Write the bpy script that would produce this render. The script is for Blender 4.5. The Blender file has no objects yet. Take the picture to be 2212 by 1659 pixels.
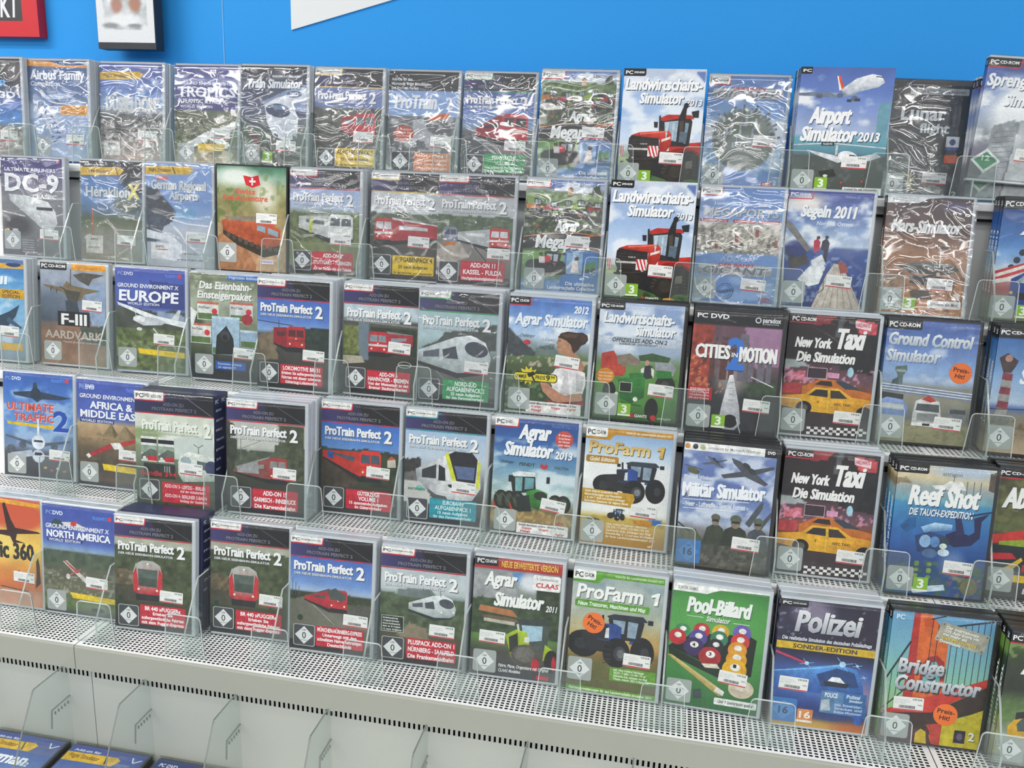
import bpy, math, random
import numpy as np
from mathutils import Matrix, Vector

scene = bpy.context.scene
COL = scene.collection

# ------------------------------------------------------------------ camera
FPX = 1797.16                                    # focal length in pixels of the 2212 px wide frame
CAM = np.array([1.07424, -1.07823, 0.72335])
_y, _p, _r = -0.179500, -0.240570, 0.042317
_F = np.array([math.sin(_y)*math.cos(_p), math.cos(_y)*math.cos(_p), math.sin(_p)])
_rt = np.array([math.cos(_y), -math.sin(_y), 0.0])
_up = np.cross(_rt, _F)
_R = math.cos(_r)*_rt + math.sin(_r)*_up
_U = -math.sin(_r)*_rt + math.cos(_r)*_up
cam_data = bpy.data.cameras.new('camera')
cam_data.sensor_width = 36.0
cam_data.sensor_fit = 'HORIZONTAL'
cam_data.lens = FPX/2212*36.0
cam_data.clip_start = 0.02
cam = bpy.data.objects.new('camera', cam_data)
COL.objects.link(cam)
cam.matrix_world = Matrix(((_R[0], _U[0], -_F[0], CAM[0]), (_R[1], _U[1], -_F[1], CAM[1]),
                           (_R[2], _U[2], -_F[2], CAM[2]), (0, 0, 0, 1)))
scene.camera = cam

# ------------------------------------------------------------------ world, lights, exposure
world = bpy.data.worlds.new('shop_ambience')
scene.world = world
world.use_nodes = True
world.node_tree.nodes['Background'].inputs[0].default_value = (0.86, 0.90, 0.94, 1)
world.node_tree.nodes['Background'].inputs[1].default_value = 0.36

def overhead_strip(x, y, sx, sy, power, z=2.05):
    d = bpy.data.lights.new('overhead_strip_light', 'AREA')
    d.shape = 'RECTANGLE'; d.size = sx; d.size_y = sy; d.energy = power
    d.color = (1.0, 0.985, 0.95)
    o = bpy.data.objects.new('overhead_strip_light', d)
    COL.objects.link(o)
    o.location = (x, y, z)
    return o
# rows of fluorescent strips under the shop ceiling, running along the shelf
for (ly, sy, rad) in ((-1.25, 0.16, 11.0), (-3.1, 0.11, 35.0), (-5.0, 0.11, 40.0), (-7.2, 0.11, 40.0)):
    for lx in (-5.0, -2.0, 1.0, 4.0, 7.0):
        overhead_strip(lx, ly, 2.7, sy, rad*math.pi*2.7*sy)
overhead_strip(-0.9, -0.75, 1.2, 0.16, 34.0*math.pi*1.2*0.16)  # extra lamp, added to brighten the left end of the wall

vs = scene.view_settings
vs.view_transform = 'Standard'
vs.look = 'None'
vs.gamma = 1.0
vs.use_curve_mapping = False
vs.exposure = 0.22
try:
    scene.cycles.transparent_max_bounces = 32
    scene.cycles.max_bounces = 10
    scene.cycles.use_denoising = True
except Exception:
    pass

# ------------------------------------------------------------------ helpers
def lin(h):
    c = np.array([int(h[i:i+2], 16) for i in (0, 2, 4)], float)/255
    return np.where(c <= 0.04045, c/12.92, ((c+0.055)/1.055)**2.4)
def srgb(h):
    return np.array([int(h[i:i+2], 16) for i in (0, 2, 4)], float)/255
def tolin(c):
    c = np.clip(c, 0, 1)
    return np.where(c <= 0.04045, c/12.92, ((c+0.055)/1.055)**2.4)

def mat_nodes(name):
    m = bpy.data.materials.new(name); m.use_nodes = True
    nt = m.node_tree
    return m, nt, nt.nodes['Principled BSDF'], nt.nodes['Material Output']

def plain(name, hexc, rough=0.5, spec=0.5, metal=0.0, noise=0.0, nscale=60.0, bump=0.0):
    m, nt, b, out = mat_nodes(name)
    c = lin(hexc)
    b.inputs['Base Color'].default_value = (*c, 1)
    b.inputs['Roughness'].default_value = rough
    b.inputs['Specular IOR Level'].default_value = spec
    b.inputs['Metallic'].default_value = metal
    if noise or bump:
        tc = nt.nodes.new('ShaderNodeTexCoord')
        n = nt.nodes.new('ShaderNodeTexNoise'); n.inputs['Scale'].default_value = nscale; n.inputs['Detail'].default_value = 4
        nt.links.new(tc.outputs['Object'], n.inputs['Vector'])
        if noise:
            r = nt.nodes.new('ShaderNodeMix'); r.data_type = 'RGBA'
            r.inputs[6].default_value = (*(c*(1-noise)), 1); r.inputs[7].default_value = (*np.clip(c*(1+noise), 0, 1), 1)
            nt.links.new(n.outputs['Fac'], r.inputs[0]); nt.links.new(r.outputs[2], b.inputs['Base Color'])
        if bump:
            bp = nt.nodes.new('ShaderNodeBump'); bp.inputs['Strength'].default_value = bump; bp.inputs['Distance'].default_value = 0.001
            nt.links.new(n.outputs['Fac'], bp.inputs['Height']); nt.links.new(bp.outputs[0], b.inputs['Normal'])
    return m

def print_mat(name, rough, spec, grain):
    m, nt, b, out = mat_nodes(name)
    a = nt.nodes.new('ShaderNodeAttribute'); a.attribute_name = 'ink'
    tc = nt.nodes.new('ShaderNodeTexCoord')
    n = nt.nodes.new('ShaderNodeTexNoise'); n.inputs['Scale'].default_value = 420; n.inputs['Detail'].default_value = 3
    nt.links.new(tc.outputs['Object'], n.inputs['Vector'])
    mr = nt.nodes.new('ShaderNodeMapRange'); mr.inputs[1].default_value = 0.3; mr.inputs[2].default_value = 0.7
    mr.inputs[3].default_value = 1-grain; mr.inputs[4].default_value = 1+grain
    nt.links.new(n.outputs['Fac'], mr.inputs[0])
    mx = nt.nodes.new('ShaderNodeVectorMath'); mx.operation = 'SCALE'
    nt.links.new(a.outputs['Color'], mx.inputs[0]); nt.links.new(mr.outputs[0], mx.inputs['Scale'])
    nt.links.new(mx.outputs[0], b.inputs['Base Color'])
    b.inputs['Roughness'].default_value = rough
    b.inputs['Specular IOR Level'].default_value = spec
    return m

def art_mat(name):
    """printed picture shapes: photographic mottling over the flat inks"""
    m = print_mat(name, 0.36, 0.35, 0.06)
    nt = m.node_tree; b = nt.nodes['Principled BSDF']
    src = b.inputs['Base Color'].links[0].from_socket
    tc = nt.nodes.new('ShaderNodeTexCoord')
    n = nt.nodes.new('ShaderNodeTexNoise'); n.inputs['Scale'].default_value = 95; n.inputs['Detail'].default_value = 6; n.inputs['Roughness'].default_value = 0.65
    nt.links.new(tc.outputs['Object'], n.inputs['Vector'])
    mr = nt.nodes.new('ShaderNodeMapRange'); mr.inputs[1].default_value = 0.28; mr.inputs[2].default_value = 0.72
    mr.inputs[3].default_value = 0.62; mr.inputs[4].default_value = 1.34
    nt.links.new(n.outputs['Fac'], mr.inputs[0])
    mx = nt.nodes.new('ShaderNodeVectorMath'); mx.operation = 'SCALE'
    nt.links.new(src, mx.inputs[0]); nt.links.new(mr.outputs[0], mx.inputs['Scale']); nt.links.new(mx.outputs[0], b.inputs['Base Color'])
    return m

def clear_mat(name, tint, haze, hazecol, gloss_rough, fac_min, fac_max, bump=None):
    """thin clear plastic: transparent, a little white haze, mirror gloss growing towards grazing"""
    m = bpy.data.materials.new(name); m.use_nodes = True
    nt = m.node_tree; nt.nodes.clear()
    out = nt.nodes.new('ShaderNodeOutputMaterial')
    tr = nt.nodes.new('ShaderNodeBsdfTransparent'); tr.inputs[0].default_value = (*lin(tint), 1)
    df = nt.nodes.new('ShaderNodeBsdfDiffuse'); df.inputs[0].default_value = (*lin(hazecol), 1)
    gl = nt.nodes.new('ShaderNodeBsdfGlossy'); gl.inputs['Roughness'].default_value = gloss_rough
    m1 = nt.nodes.new('ShaderNodeMixShader'); m1.inputs[0].default_value = haze
    nt.links.new(tr.outputs[0], m1.inputs[1]); nt.links.new(df.outputs[0], m1.inputs[2])
    lw = nt.nodes.new('ShaderNodeLayerWeight'); lw.inputs['Blend'].default_value = 0.5
    pw = nt.nodes.new('ShaderNodeMath'); pw.operation = 'POWER'; pw.inputs[1].default_value = 4.0
    nt.links.new(lw.outputs['Facing'], pw.inputs[0])
    mr = nt.nodes.new('ShaderNodeMapRange'); mr.inputs[3].default_value = fac_min; mr.inputs[4].default_value = fac_max
    nt.links.new(pw.outputs[0], mr.inputs[0])
    m2 = nt.nodes.new('ShaderNodeMixShader')
    nt.links.new(mr.outputs[0], m2.inputs[0]); nt.links.new(m1.outputs[0], m2.inputs[1]); nt.links.new(gl.outputs[0], m2.inputs[2])
    nt.links.new(m2.outputs[0], out.inputs[0])
    if bump:
        strength, scale, stretch = bump
        tc = nt.nodes.new('ShaderNodeTexCoord')
        oi = nt.nodes.new('ShaderNodeObjectInfo')
        mp = nt.nodes.new('ShaderNodeVectorMath'); mp.operation = 'MULTIPLY_ADD'
        mp.inputs[1].default_value = stretch
        cb = nt.nodes.new('ShaderNodeCombineXYZ')
        ml = nt.nodes.new('ShaderNodeMath'); ml.operation = 'MULTIPLY'; ml.inputs[1].default_value = 37.0
        nt.links.new(oi.outputs['Random'], ml.inputs[0])
        nt.links.new(ml.outputs[0], cb.inputs[0]); nt.links.new(ml.outputs[0], cb.inputs[1]); nt.links.new(ml.outputs[0], cb.inputs[2])
        nt.links.new(tc.outputs['Object'], mp.inputs[0]); nt.links.new(cb.outputs[0], mp.inputs[2])
        def noise(sc, det, dist):
            q = nt.nodes.new('ShaderNodeTexNoise'); q.inputs['Scale'].default_value = sc; q.inputs['Detail'].default_value = det
            q.inputs['Distortion'].default_value = dist; nt.links.new(mp.outputs[0], q.inputs['Vector']); return q.outputs['Fac']
        def mth(op, x, y=None, z=None):
            q = nt.nodes.new('ShaderNodeMath'); q.operation = op
            for k, w in enumerate((x, y, z)):
                if w is None: continue
                if isinstance(w, (int, float)): q.inputs[k].default_value = w
                else: nt.links.new(w, q.inputs[k])
            return q.outputs[0]
        def crease(sc, dist, sharp):          # thin ridges where the noise crosses its middle
            d = mth('ABSOLUTE', mth('MULTIPLY_ADD', noise(sc, 1.0, dist), 2, -1))
            return mth('POWER', mth('SUBTRACT', 1.0, d), sharp)
        hgt = mth('MULTIPLY_ADD', crease(scale, 1.2, 14.0), 0.35, mth('MULTIPLY', noise(scale*0.3, 0.5, 0.4), 1.3))
        hgt = mth('MULTIPLY_ADD', crease(scale*2.6, 0.8, 10.0), 0.05, hgt)
        bp = nt.nodes.new('ShaderNodeBump'); bp.inputs['Strength'].default_value = strength; bp.inputs['Distance'].default_value = 0.004
        nt.links.new(hgt, bp.inputs['Height'])
        nt.links.new(bp.outputs[0], gl.inputs['Normal']); nt.links.new(bp.outputs[0], lw.inputs['Normal'])
    return m

MAT = {
    'print': print_mat('printed_paper', 0.34, 0.35, 0.10),
    'board': print_mat('printed_cardboard', 0.30, 0.40, 0.07),
    'art': art_mat('printed_picture'),
    'ink': print_mat('printed_ink', 0.36, 0.35, 0.04),
    'sticker': print_mat('paper_label', 0.55, 0.3, 0.015),
    'clear_case': plain('milky_clear_plastic', 'c3c9cf', 0.22, 0.6, noise=0.06, nscale=90),
    'black_case': plain('black_case_plastic', '232427', 0.28, 0.5, noise=0.2, nscale=120),
    'card': plain('box_cardboard_edge', 'a9b6c6', 0.5, 0.3, noise=0.08),
    'navybox': plain('navy_box_cardboard', '2b3052', 0.35, 0.4, noise=0.2, nscale=40),
    'darkbox': plain('dark_box_cardboard', '34363c', 0.4, 0.4, noise=0.25, nscale=30),
    'wall': plain('blue_wall_paint', '339fee', 0.65, 0.25, noise=0.035, nscale=220, bump=0.05),
    'seam': plain('wall_seam_filler', '8fc6ee', 0.6, 0.2),
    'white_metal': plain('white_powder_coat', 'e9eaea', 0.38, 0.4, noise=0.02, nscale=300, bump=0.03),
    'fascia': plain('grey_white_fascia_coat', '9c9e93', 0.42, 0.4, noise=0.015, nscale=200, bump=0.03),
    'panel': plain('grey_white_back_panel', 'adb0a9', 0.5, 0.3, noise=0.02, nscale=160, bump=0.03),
    'hollow_shade': plain('painted_hollow_shade', '1a1a1c', 0.8, 0.1),  # near-black colour stands in for the shade inside the shelf
    'sign': plain('white_sign_board', 'eceeee', 0.5, 0.3, noise=0.01),
    'red': plain('red_lacquer_frame', 'd2202c', 0.35, 0.5, noise=0.05, nscale=40),
    'rim': plain('pale_edge_lit_acrylic', 'd4dad8', 0.18, 0.6),  # edge-lit brightness of the clear plastic put into the colour
    'wrap1': clear_mat('crumpled_shrink_film', 'f2f4f6', 0.035, 'ffffff', 0.075, 0.11, 0.95, (0.72, 8.5, (1.0, 1.0, 1.6))),
    'wrap2': clear_mat('tight_shrink_film', 'f6f8f8', 0.02, 'ffffff', 0.10, 0.035, 0.8, (0.16, 9.0, (1.0, 1.0, 1.4))),
    'acrylic': clear_mat('clear_acrylic', 'f8fbfa', 0.03, 'e6ecea', 0.05, 0.025, 0.7),
}
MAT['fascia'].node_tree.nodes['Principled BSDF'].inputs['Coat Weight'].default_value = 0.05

def link(o, parent=None):
    COL.objects.link(o)
    if parent is not None:
        o.parent = parent
    return o
def mesh_obj(name, me, parent=None, mat=None):
    o = bpy.data.objects.new(name, me)
    if mat is not None:
        if len(me.materials) == 0:
            me.materials.append(mat)
    return link(o, parent)
def tag(o, label=None, category=None, group=None, kind=None):
    if label:
        n = len(label.split())
        if not 4 <= n <= 16: print('LABEL LENGTH', n, label)
        o['label'] = label
    if category: o['category'] = category
    if group: o['group'] = group
    if kind: o['kind'] = kind
    return o
def empty(name, mw=None, loc=None):
    o = bpy.data.objects.new(name, None)
    o.empty_display_size = 0.02
    COL.objects.link(o)
    if mw is not None: o.matrix_world = mw
    if loc is not None: o.location = loc
    return o

class MB:
    """collects polygons (vertex positions, faces, one colour per vertex) into one mesh"""
    def __init__(s): s.v = []; s.f = []; s.c = []; s.n = 0
    def add(s, verts, faces, col=(1, 1, 1)):
        verts = np.asarray(verts, float)
        b = s.n; s.v.append(verts); s.n += len(verts)
        col = np.asarray(col, float)
        s.c.append(np.broadcast_to(col, (len(verts), 3)) if col.ndim == 1 else col)
        for f in faces: s.f.append([i+b for i in f])
        return s
    def box(s, x0, x1, y0, y1, z0, z1, col=(1, 1, 1)):
        v = [(x0,y0,z0),(x1,y0,z0),(x1,y1,z0),(x0,y1,z0),(x0,y0,z1),(x1,y0,z1),(x1,y1,z1),(x0,y1,z1)]
        return s.add(v, [(0,3,2,1),(4,5,6,7),(0,1,5,4),(1,2,6,5),(2,3,7,6),(3,0,4,7)], col)
    def prism(s, pts, axis, a, b, col=(1, 1, 1)):
        """extrude a 2D outline along an axis from a to b"""
        def P(q, t):
            return (t, q[0], q[1]) if axis == 'x' else (q[0], t, q[1]) if axis == 'y' else (q[0], q[1], t)
        n = len(pts)
        v = [P(q, a) for q in pts]+[P(q, b) for q in pts]
        f = [tuple(range(n))[::-1], tuple(range(n, 2*n))]+[(i, (i+1) % n, n+(i+1) % n, n+i) for i in range(n)]
        return s.add(v, f, col)
    def mesh(s, name, mat=None, ink=False, smooth=False):
        me = bpy.data.meshes.new(name)
        if s.n:
            V = np.concatenate(s.v).astype(np.float32)
            sizes = np.array([len(f) for f in s.f], np.int32)
            idx = np.concatenate([np.asarray(f, np.int32) for f in s.f])
            me.vertices.add(len(V)); me.vertices.foreach_set('co', V.ravel())
            me.loops.add(len(idx)); me.loops.foreach_set('vertex_index', idx)
            me.polygons.add(len(sizes))
            me.polygons.foreach_set('loop_start', np.concatenate([[0], np.cumsum(sizes)[:-1]]).astype(np.int32))
            me.update(calc_edges=True)
            if ink:
                C = np.ones((len(V), 4), np.float32); C[:, :3] = np.concatenate(s.c)
                at = me.color_attributes.new('ink', 'FLOAT_COLOR', 'POINT'); at.data.foreach_set('color', C.ravel())
            me.polygons.foreach_set('use_smooth', np.full(len(sizes), bool(smooth)))
        if mat is not None: me.materials.append(mat)
        me.validate(clean_customdata=False)
        return me
def box_obj(name, b, mat, parent=None):
    return mesh_obj(name, MB().box(*b).mesh(name, mat), parent)

def lattice(xs, ys, hole, P):
    """sheet over the grid lines xs, ys leaving out cells where hole(i, j); P maps (x, y) arrays to 3D"""
    nx, ny = len(xs), len(ys)
    X, Y = np.meshgrid(xs, ys)
    V = P(X.ravel(), Y.ravel())
    I, J = np.meshgrid(np.arange(nx-1), np.arange(ny-1))
    keep = ~hole(I, J)
    a = (J*nx+I)[keep]
    F = np.stack([a, a+1, a+1+nx, a+nx], -1)
    return V, F
def fast_mesh(name, V, F, mat):
    me = bpy.data.meshes.new(name)
    me.vertices.add(len(V)); me.vertices.foreach_set('co', np.asarray(V, np.float32).ravel())
    k = F.shape[1]
    me.loops.add(F.size); me.loops.foreach_set('vertex_index', F.astype(np.int32).ravel())
    me.polygons.add(len(F)); me.polygons.foreach_set('loop_start', (np.arange(len(F))*k).astype(np.int32))
    me.polygons.foreach_set('use_smooth', np.zeros(len(F), bool))
    me.update(calc_edges=True)
    if mat: me.materials.append(mat)
    return me

# ------------------------------------------------------------------ the setting: wall and stepped shelf
LEAN = 0.0872
TY = [0.4213, 0.3175, 0.2072, 0.1019, 0.0]        # front line of the goods on each step
TZ = [0.7226, 0.5405, 0.3605, 0.1809, 0.0]        # height of each step
LIP = [0.038, 0.038, 0.038, 0.038, 0.0651]        # how far each step reaches out in front of that line
WALL_Y = 0.56
X0, X1 = -1.03, 2.73
SPLIT = [X0, 0.2200, 1.4757, X1]

tag(box_obj('wall_back', (-3.2, 4.6, WALL_Y, WALL_Y+0.08, -0.95, 2.1), MAT['wall']), kind='structure', label='bright blue painted wall above the stepped shelf')
tag(box_obj('trim_1', (0.1612, 0.1626, WALL_Y-0.0012, WALL_Y+0.001, 0.6, 2.1), MAT['seam']), kind='structure', label='pale vertical joint line in the blue wall')
tag(box_obj('floor', (-3.2, 4.6, -3.2, WALL_Y, -1.0, -0.95), plain('grey_shop_floor', '8d8f90', 0.4, 0.4, noise=0.1, nscale=8)), kind='structure', label='grey shop floor under the shelf')

shelf = tag(empty('display_shelf', loc=(0.85, 0.2, -0.95)), 'white metal stepped display shelf with perforated treads in five steps', 'shelf')
SOFF = Vector((-0.85, -0.2, 0.95))
def shelf_part(name, me):
    o = mesh_obj(name, me, shelf); o.location = SOFF
    return o
PX, PY, HX, HY = 0.00752, 0.00565, 0.0047, 0.0031
for r in range(5):
    yf, zf = TY[r]-LIP[r], TZ[r]-0.0036
    yb = (TY[r-1]-LIP[r-1]+0.02) if r else WALL_Y-0.004
    for k in range(3):
        xa, xb = SPLIT[k]+0.0006, SPLIT[k+1]-0.0006
        nx = int((xb-xa-0.010)/PX); mx = (xb-xa-nx*PX)/2
        xs = [xa]
        for i in range(nx): xs += [xa+mx+i*PX+(PX-HX)/2, xa+mx+i*PX+(PX+HX)/2]
        xs.append(xb)
        ny = int((LIP[r]+0.03)/PY)
        ys = [yf]
        for j in range(ny): ys += [yf+0.004+j*PY+(PY-HY)/2, yf+0.004+j*PY+(PY+HY)/2]
        ys.append(yb)
        V, F = lattice(np.array(xs), np.array(ys), lambda I, J: (I % 2 == 1) & (J % 2 == 1), lambda x, y: np.stack([x, y, np.full_like(x, zf)], -1))
        o = shelf_part('perforated_tread', fast_mesh('perforated_tread', V, F, MAT['white_metal']))
        # rolled front lip of the step
        h = 0.0405 if r == 4 else 0.013
        pr = [(yf, zf), (yf-0.0020, zf-0.0006), (yf-0.0032, zf-0.0030), (yf-0.0034, zf-h), (yf-0.0016, zf-h), (yf-0.0014, zf-0.0034), (yf, zf-0.0016)]
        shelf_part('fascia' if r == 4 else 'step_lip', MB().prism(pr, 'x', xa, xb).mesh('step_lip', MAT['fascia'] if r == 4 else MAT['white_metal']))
    # riser behind the goods and dark sheet painting the shade under the tread
    if r:
        shelf_part('riser', MB().box(X0, X1, yb-0.002, yb, zf-0.002, TZ[r-1]-0.004).mesh('riser', MAT['white_metal']))
    shelf_part('tread_shade_sheet', MB().box(X0, X1, yf+0.002, yb, zf-0.030, zf-0.026).mesh('tread_shade_sheet', MAT['hollow_shade']))
# slotted back panel under the lowest step
SLOTP = 0.00752
yp = TY[4]-LIP[4]+0.006
for (xa, xb) in ((X0, 0.2392), (0.2400, 1.4950), (1.4958, X1)):
    n = int((xb-xa-0.004)/SLOTP); m0 = (xb-xa-n*SLOTP)/2
    xs = [xa]
    for i in range(n): xs += [xa+m0+i*SLOTP+0.0021, xa+m0+i*SLOTP+0.0053]
    xs.append(xb)
    zs = [-0.30, -0.0605, -0.0475, -0.036]
    V, F = lattice(np.array(xs), np.array(zs), lambda I, J: (I % 2 == 1) & (J == 1), lambda x, z: np.stack([x, np.full_like(x, yp), z], -1))
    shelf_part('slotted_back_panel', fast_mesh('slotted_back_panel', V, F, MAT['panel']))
shelf_part('slot_shade_sheet', MB().box(X0, X1, yp+0.012, yp+0.016, -0.30, -0.034).mesh('slot_shade_sheet', MAT['hollow_shade']))  # dark sheet standing in for the shade behind the slots
shelf_part('lower_tread', MB().box(X0, X1, -0.42, yp, -0.224, -0.212).mesh('lower_tread', MAT['white_metal']))
shelf_part('shelf_base', MB().box(X0, X1, -0.38, 0.40, -0.95, -0.224).mesh('shelf_base', MAT['panel']))
for xs_ in (X0, X1-0.02):
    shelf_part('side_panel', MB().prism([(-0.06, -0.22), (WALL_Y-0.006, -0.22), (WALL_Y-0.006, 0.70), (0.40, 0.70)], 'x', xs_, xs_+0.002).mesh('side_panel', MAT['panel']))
# ------------------------------------------------------------------ lettering: glyph outlines of the built-in font
CHARS = "ABCDEFGHIJKLMNOPQRSTUVWXYZabcdefghijklmnopqrstuvwxyz0123456789-.,!&/+*'()°ÄÖÜäöüß»«"
GLYPH = {}
def make_glyphs():
    todo = []
    for w, off in (('r', 0.006), ('b', 0.026)):
        for ch in CHARS:
            for s in (ch, ch+ch):
                cu = bpy.data.curves.new('g', 'FONT'); cu.body = s; cu.resolution_u = 2; cu.offset = off
                o = bpy.data.objects.new('g', cu); COL.objects.link(o); todo.append((w, ch, len(s), o, cu))
    dg = bpy.context.evaluated_depsgraph_get(); dg.update()
    wid = {}
    for w, ch, n, o, cu in todo:
        e = o.evaluated_get(dg); me = e.to_mesh()
        co = np.empty(len(me.vertices)*3, np.float32); me.vertices.foreach_get('co', co); co = co.reshape(-1, 3)
        if n == 1:
            me.calc_loop_triangles()
            t = np.empty(len(me.loop_triangles)*3, np.int32); me.loop_triangles.foreach_get('vertices', t)
            GLYPH[w, ch] = [co[:, :2].copy(), t.reshape(-1, 3).copy(), 0.0]
            wid[w, ch] = co[:, 0].max()-co[:, 0].min()
        else:
            GLYPH[w, ch][2] = (co[:, 0].max()-co[:, 0].min())-wid[w, ch]
        e.to_mesh_clear()
    for w, ch, n, o, cu in todo:
        bpy.data.objects.remove(o); bpy.data.curves.remove(cu)
make_glyphs()
CAP = {w: GLYPH[w, 'H'][0][:, 1].max() for w in 'rb'}
for _w in 'rb':                          # display lettering: raise the height of the small letters
    _xh = GLYPH[_w, 'x'][0][:, 1].max(); _t = 0.74*CAP[_w]
    for _c in 'abcdefghijklmnopqrstuvwxyzäöüß':
        _g = GLYPH[_w, _c][0]; _y = _g[:, 1]
        _g[:, 1] = np.where(_y < 0, _y*0.8, np.where(_y < _xh, _y*_t/_xh, _t+(_y-_xh)*(CAP[_w]-_t)/(CAP[_w]-_xh)))

def layout(s, w):
    V = []; F = []; x = 0.0; n = 0
    for ch in s:
        if ch == ' ': x += 0.30; continue
        g = GLYPH.get((w, ch)) or GLYPH[w, '-']
        V.append(g[0]+[x, 0]); F.append(g[1]+n); n += len(g[0]); x += g[2]
    if not V: return np.zeros((0, 2)), np.zeros((0, 3), int)
    V = np.concatenate(V).copy(); V[:, 0] -= V[:, 0].min()
    return V, np.concatenate(F)

# ------------------------------------------------------------------ value noise for printed pictures
def vnoise(u, v, sc, seed):
    rs = np.random.RandomState(seed % 100000)
    T = rs.rand(64, 64)
    x, y = u/sc+64, v/sc+64
    xi, yi = np.floor(x).astype(int), np.floor(y).astype(int)
    fx, fy = x-xi, y-yi; fx = fx*fx*(3-2*fx); fy = fy*fy*(3-2*fy)
    g = lambda a, b: T[a % 64, b % 64]
    return (g(xi, yi)*(1-fx)+g(xi+1, yi)*fx)*(1-fy)+(g(xi, yi+1)*(1-fx)+g(xi+1, yi+1)*fx)*fy
def fbm(u, v, sc, seed, octv=3):
    r = 0; a = 0.55; t = 0
    for k in range(octv):
        r = r+a*vnoise(u, v, sc/2**k, seed+17*k); t += a; a *= 0.55
    return r/t

NU, NV = 56, 78
SW, SH = 0.1295, 0.183                  # printed sheet of a keep case
def mute(c, k=0.88):
    """offset inks: a little less saturated than screen colours"""
    l = (np.asarray(c)@np.array([0.2126, 0.7152, 0.0722]))[..., None]
    return l+(np.asarray(c)-l)*k
class Art:
    """one printed cover: u 0..100 across, v 0..141 downwards"""
    def __init__(s, seed, w=SW, h=SH, x0=0.0, z0=0.0035):
        s.seed = seed; s.w = w; s.h = h; s.x0 = x0; s.z0 = z0
        s.k = w/100.0; s.VM = 141.0
        s.U, s.V = np.meshgrid(np.linspace(0, 100, NU+1), np.linspace(0, s.VM, NV+1))
        s.C = np.ones((NV+1, NU+1, 3))*0.8
        s.lay = 1; s.art = MB(); s.txt = MB(); s.sd = seed*131+7
    def pos(s, u, v, lay):
        u = np.asarray(u, float); v = np.asarray(v, float)
        return np.stack([s.x0+u/100*s.w, np.full_like(u, -0.00016-0.000012*lay), s.z0+s.h*(1-v/s.VM)], -1)
    def nsd(s): s.sd += 31; return s.sd
    # ---- soft picture painted on the sheet grid
    def g(s, *st):
        vs_ = [a for a, b in st]; cs = np.array([srgb(b) for a, b in st])
        for k in range(3): s.C[..., k] = np.interp(s.V, vs_, cs[:, k])
        return s
    def hg(s, v0, v1, hl, hr):
        m = (s.V >= v0) & (s.V <= v1); t = np.clip(s.U/100, 0, 1)[..., None]
        s.C = np.where(m[..., None], srgb(hl)*(1-t)+srgb(hr)*t, s.C); return s
    def mix(s, m, h, al=1.0):
        m = np.clip(m*al, 0, 1)[..., None]; s.C = s.C*(1-m)+srgb(h)*m
    def nz(s, a=0.12, sc=10, v0=0, v1=141):
        n = 1+a*2*(fbm(s.U, s.V, sc, s.nsd(), 4)-0.5)
        s.C = np.where(((s.V >= v0) & (s.V <= v1))[..., None], s.C*n[..., None], s.C); return s
    def inside(s, pts):
        m = np.zeros(s.U.shape, bool); n = len(pts)
        for i in range(n):
            (x1, y1), (x2, y2) = pts[i], pts[(i+1) % n]
            if y1 == y2: continue
            c = ((y1 > s.V) != (y2 > s.V)) & (s.U < (x2-x1)*(s.V-y1)/(y2-y1)+x1)
            m ^= c
        return m
    def rp(s, h, pts, a=0.15, sc=8):
        m = s.inside(pts).astype(float); n = 1+a*2*(fbm(s.U, s.V, sc, s.nsd(), 4)-0.5)
        s.C = s.C*(1-m[..., None])+srgb(h)*n[..., None]*m[..., None]; return s
    def re(s, h, cx, cy, rx, ry, al=1.0, soft=0.5):
        d = np.sqrt(((s.U-cx)/rx)**2+((s.V-cy)/ry)**2)
        s.mix(np.clip((1+soft/2-d)/soft, 0, 1), h, al); return s
    def cl(s, v0, v1, h='ffffff', th=0.5, sc=26, al=0.9):
        n = fbm(s.U, s.V*1.7, sc, s.nsd(), 4)
        w = np.clip((s.V-v0+6)/12, 0, 1)*np.clip((v1+6-s.V)/12, 0, 1)
        s.mix(np.clip((n-th)/0.16, 0, 1)*w, h, al); return s
    def tl(s, v0, amp, h, v1=141, a=0.35, sc=9, u0=0, u1=100, slope=0.0):
        ln = v0+slope*(s.U-50)+amp*2*(fbm(s.U, s.U*0, 14, s.nsd(), 4)-0.5)
        m = ((s.V > ln) & (s.V < v1) & (s.U >= u0) & (s.U <= u1)).astype(float)
        n = 1+a*2*(fbm(s.U, s.V, sc, s.nsd(), 4)-0.5)
        s.C = s.C*(1-m[..., None])+srgb(h)*n[..., None]*m[..., None]; return s
    def spk(s, h, v0, v1, th=0.62, sc=5, al=0.9, u0=0, u1=100):
        n = fbm(s.U, s.V, sc, s.nsd(), 2)
        m = (s.V > v0) & (s.V < v1) & (s.U >= u0) & (s.U <= u1)
        s.mix(np.clip((n-th)/0.06, 0, 1)*m, h, al); return s
    # ---- crisp printed shapes
    def clip(s, pts):
        """trim a printed shape to the sheet"""
        q = [tuple(map(float, a)) for a in pts]
        for ax, lim, sg in ((0, 0.0, 1), (0, 100.0, -1), (1, 0.0, 1), (1, s.VM, -1)):
            o = []
            for i in range(len(q)):
                a, c = q[i-1], q[i]; da, dc = (a[ax]-lim)*sg, (c[ax]-lim)*sg
                if (da < 0) != (dc < 0):
                    t = da/(da-dc); o.append((a[0]+(c[0]-a[0])*t, a[1]+(c[1]-a[1])*t))
                if dc >= 0: o.append(c)
            q = o
            if len(q) < 3: return None
        return np.array(q)
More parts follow.
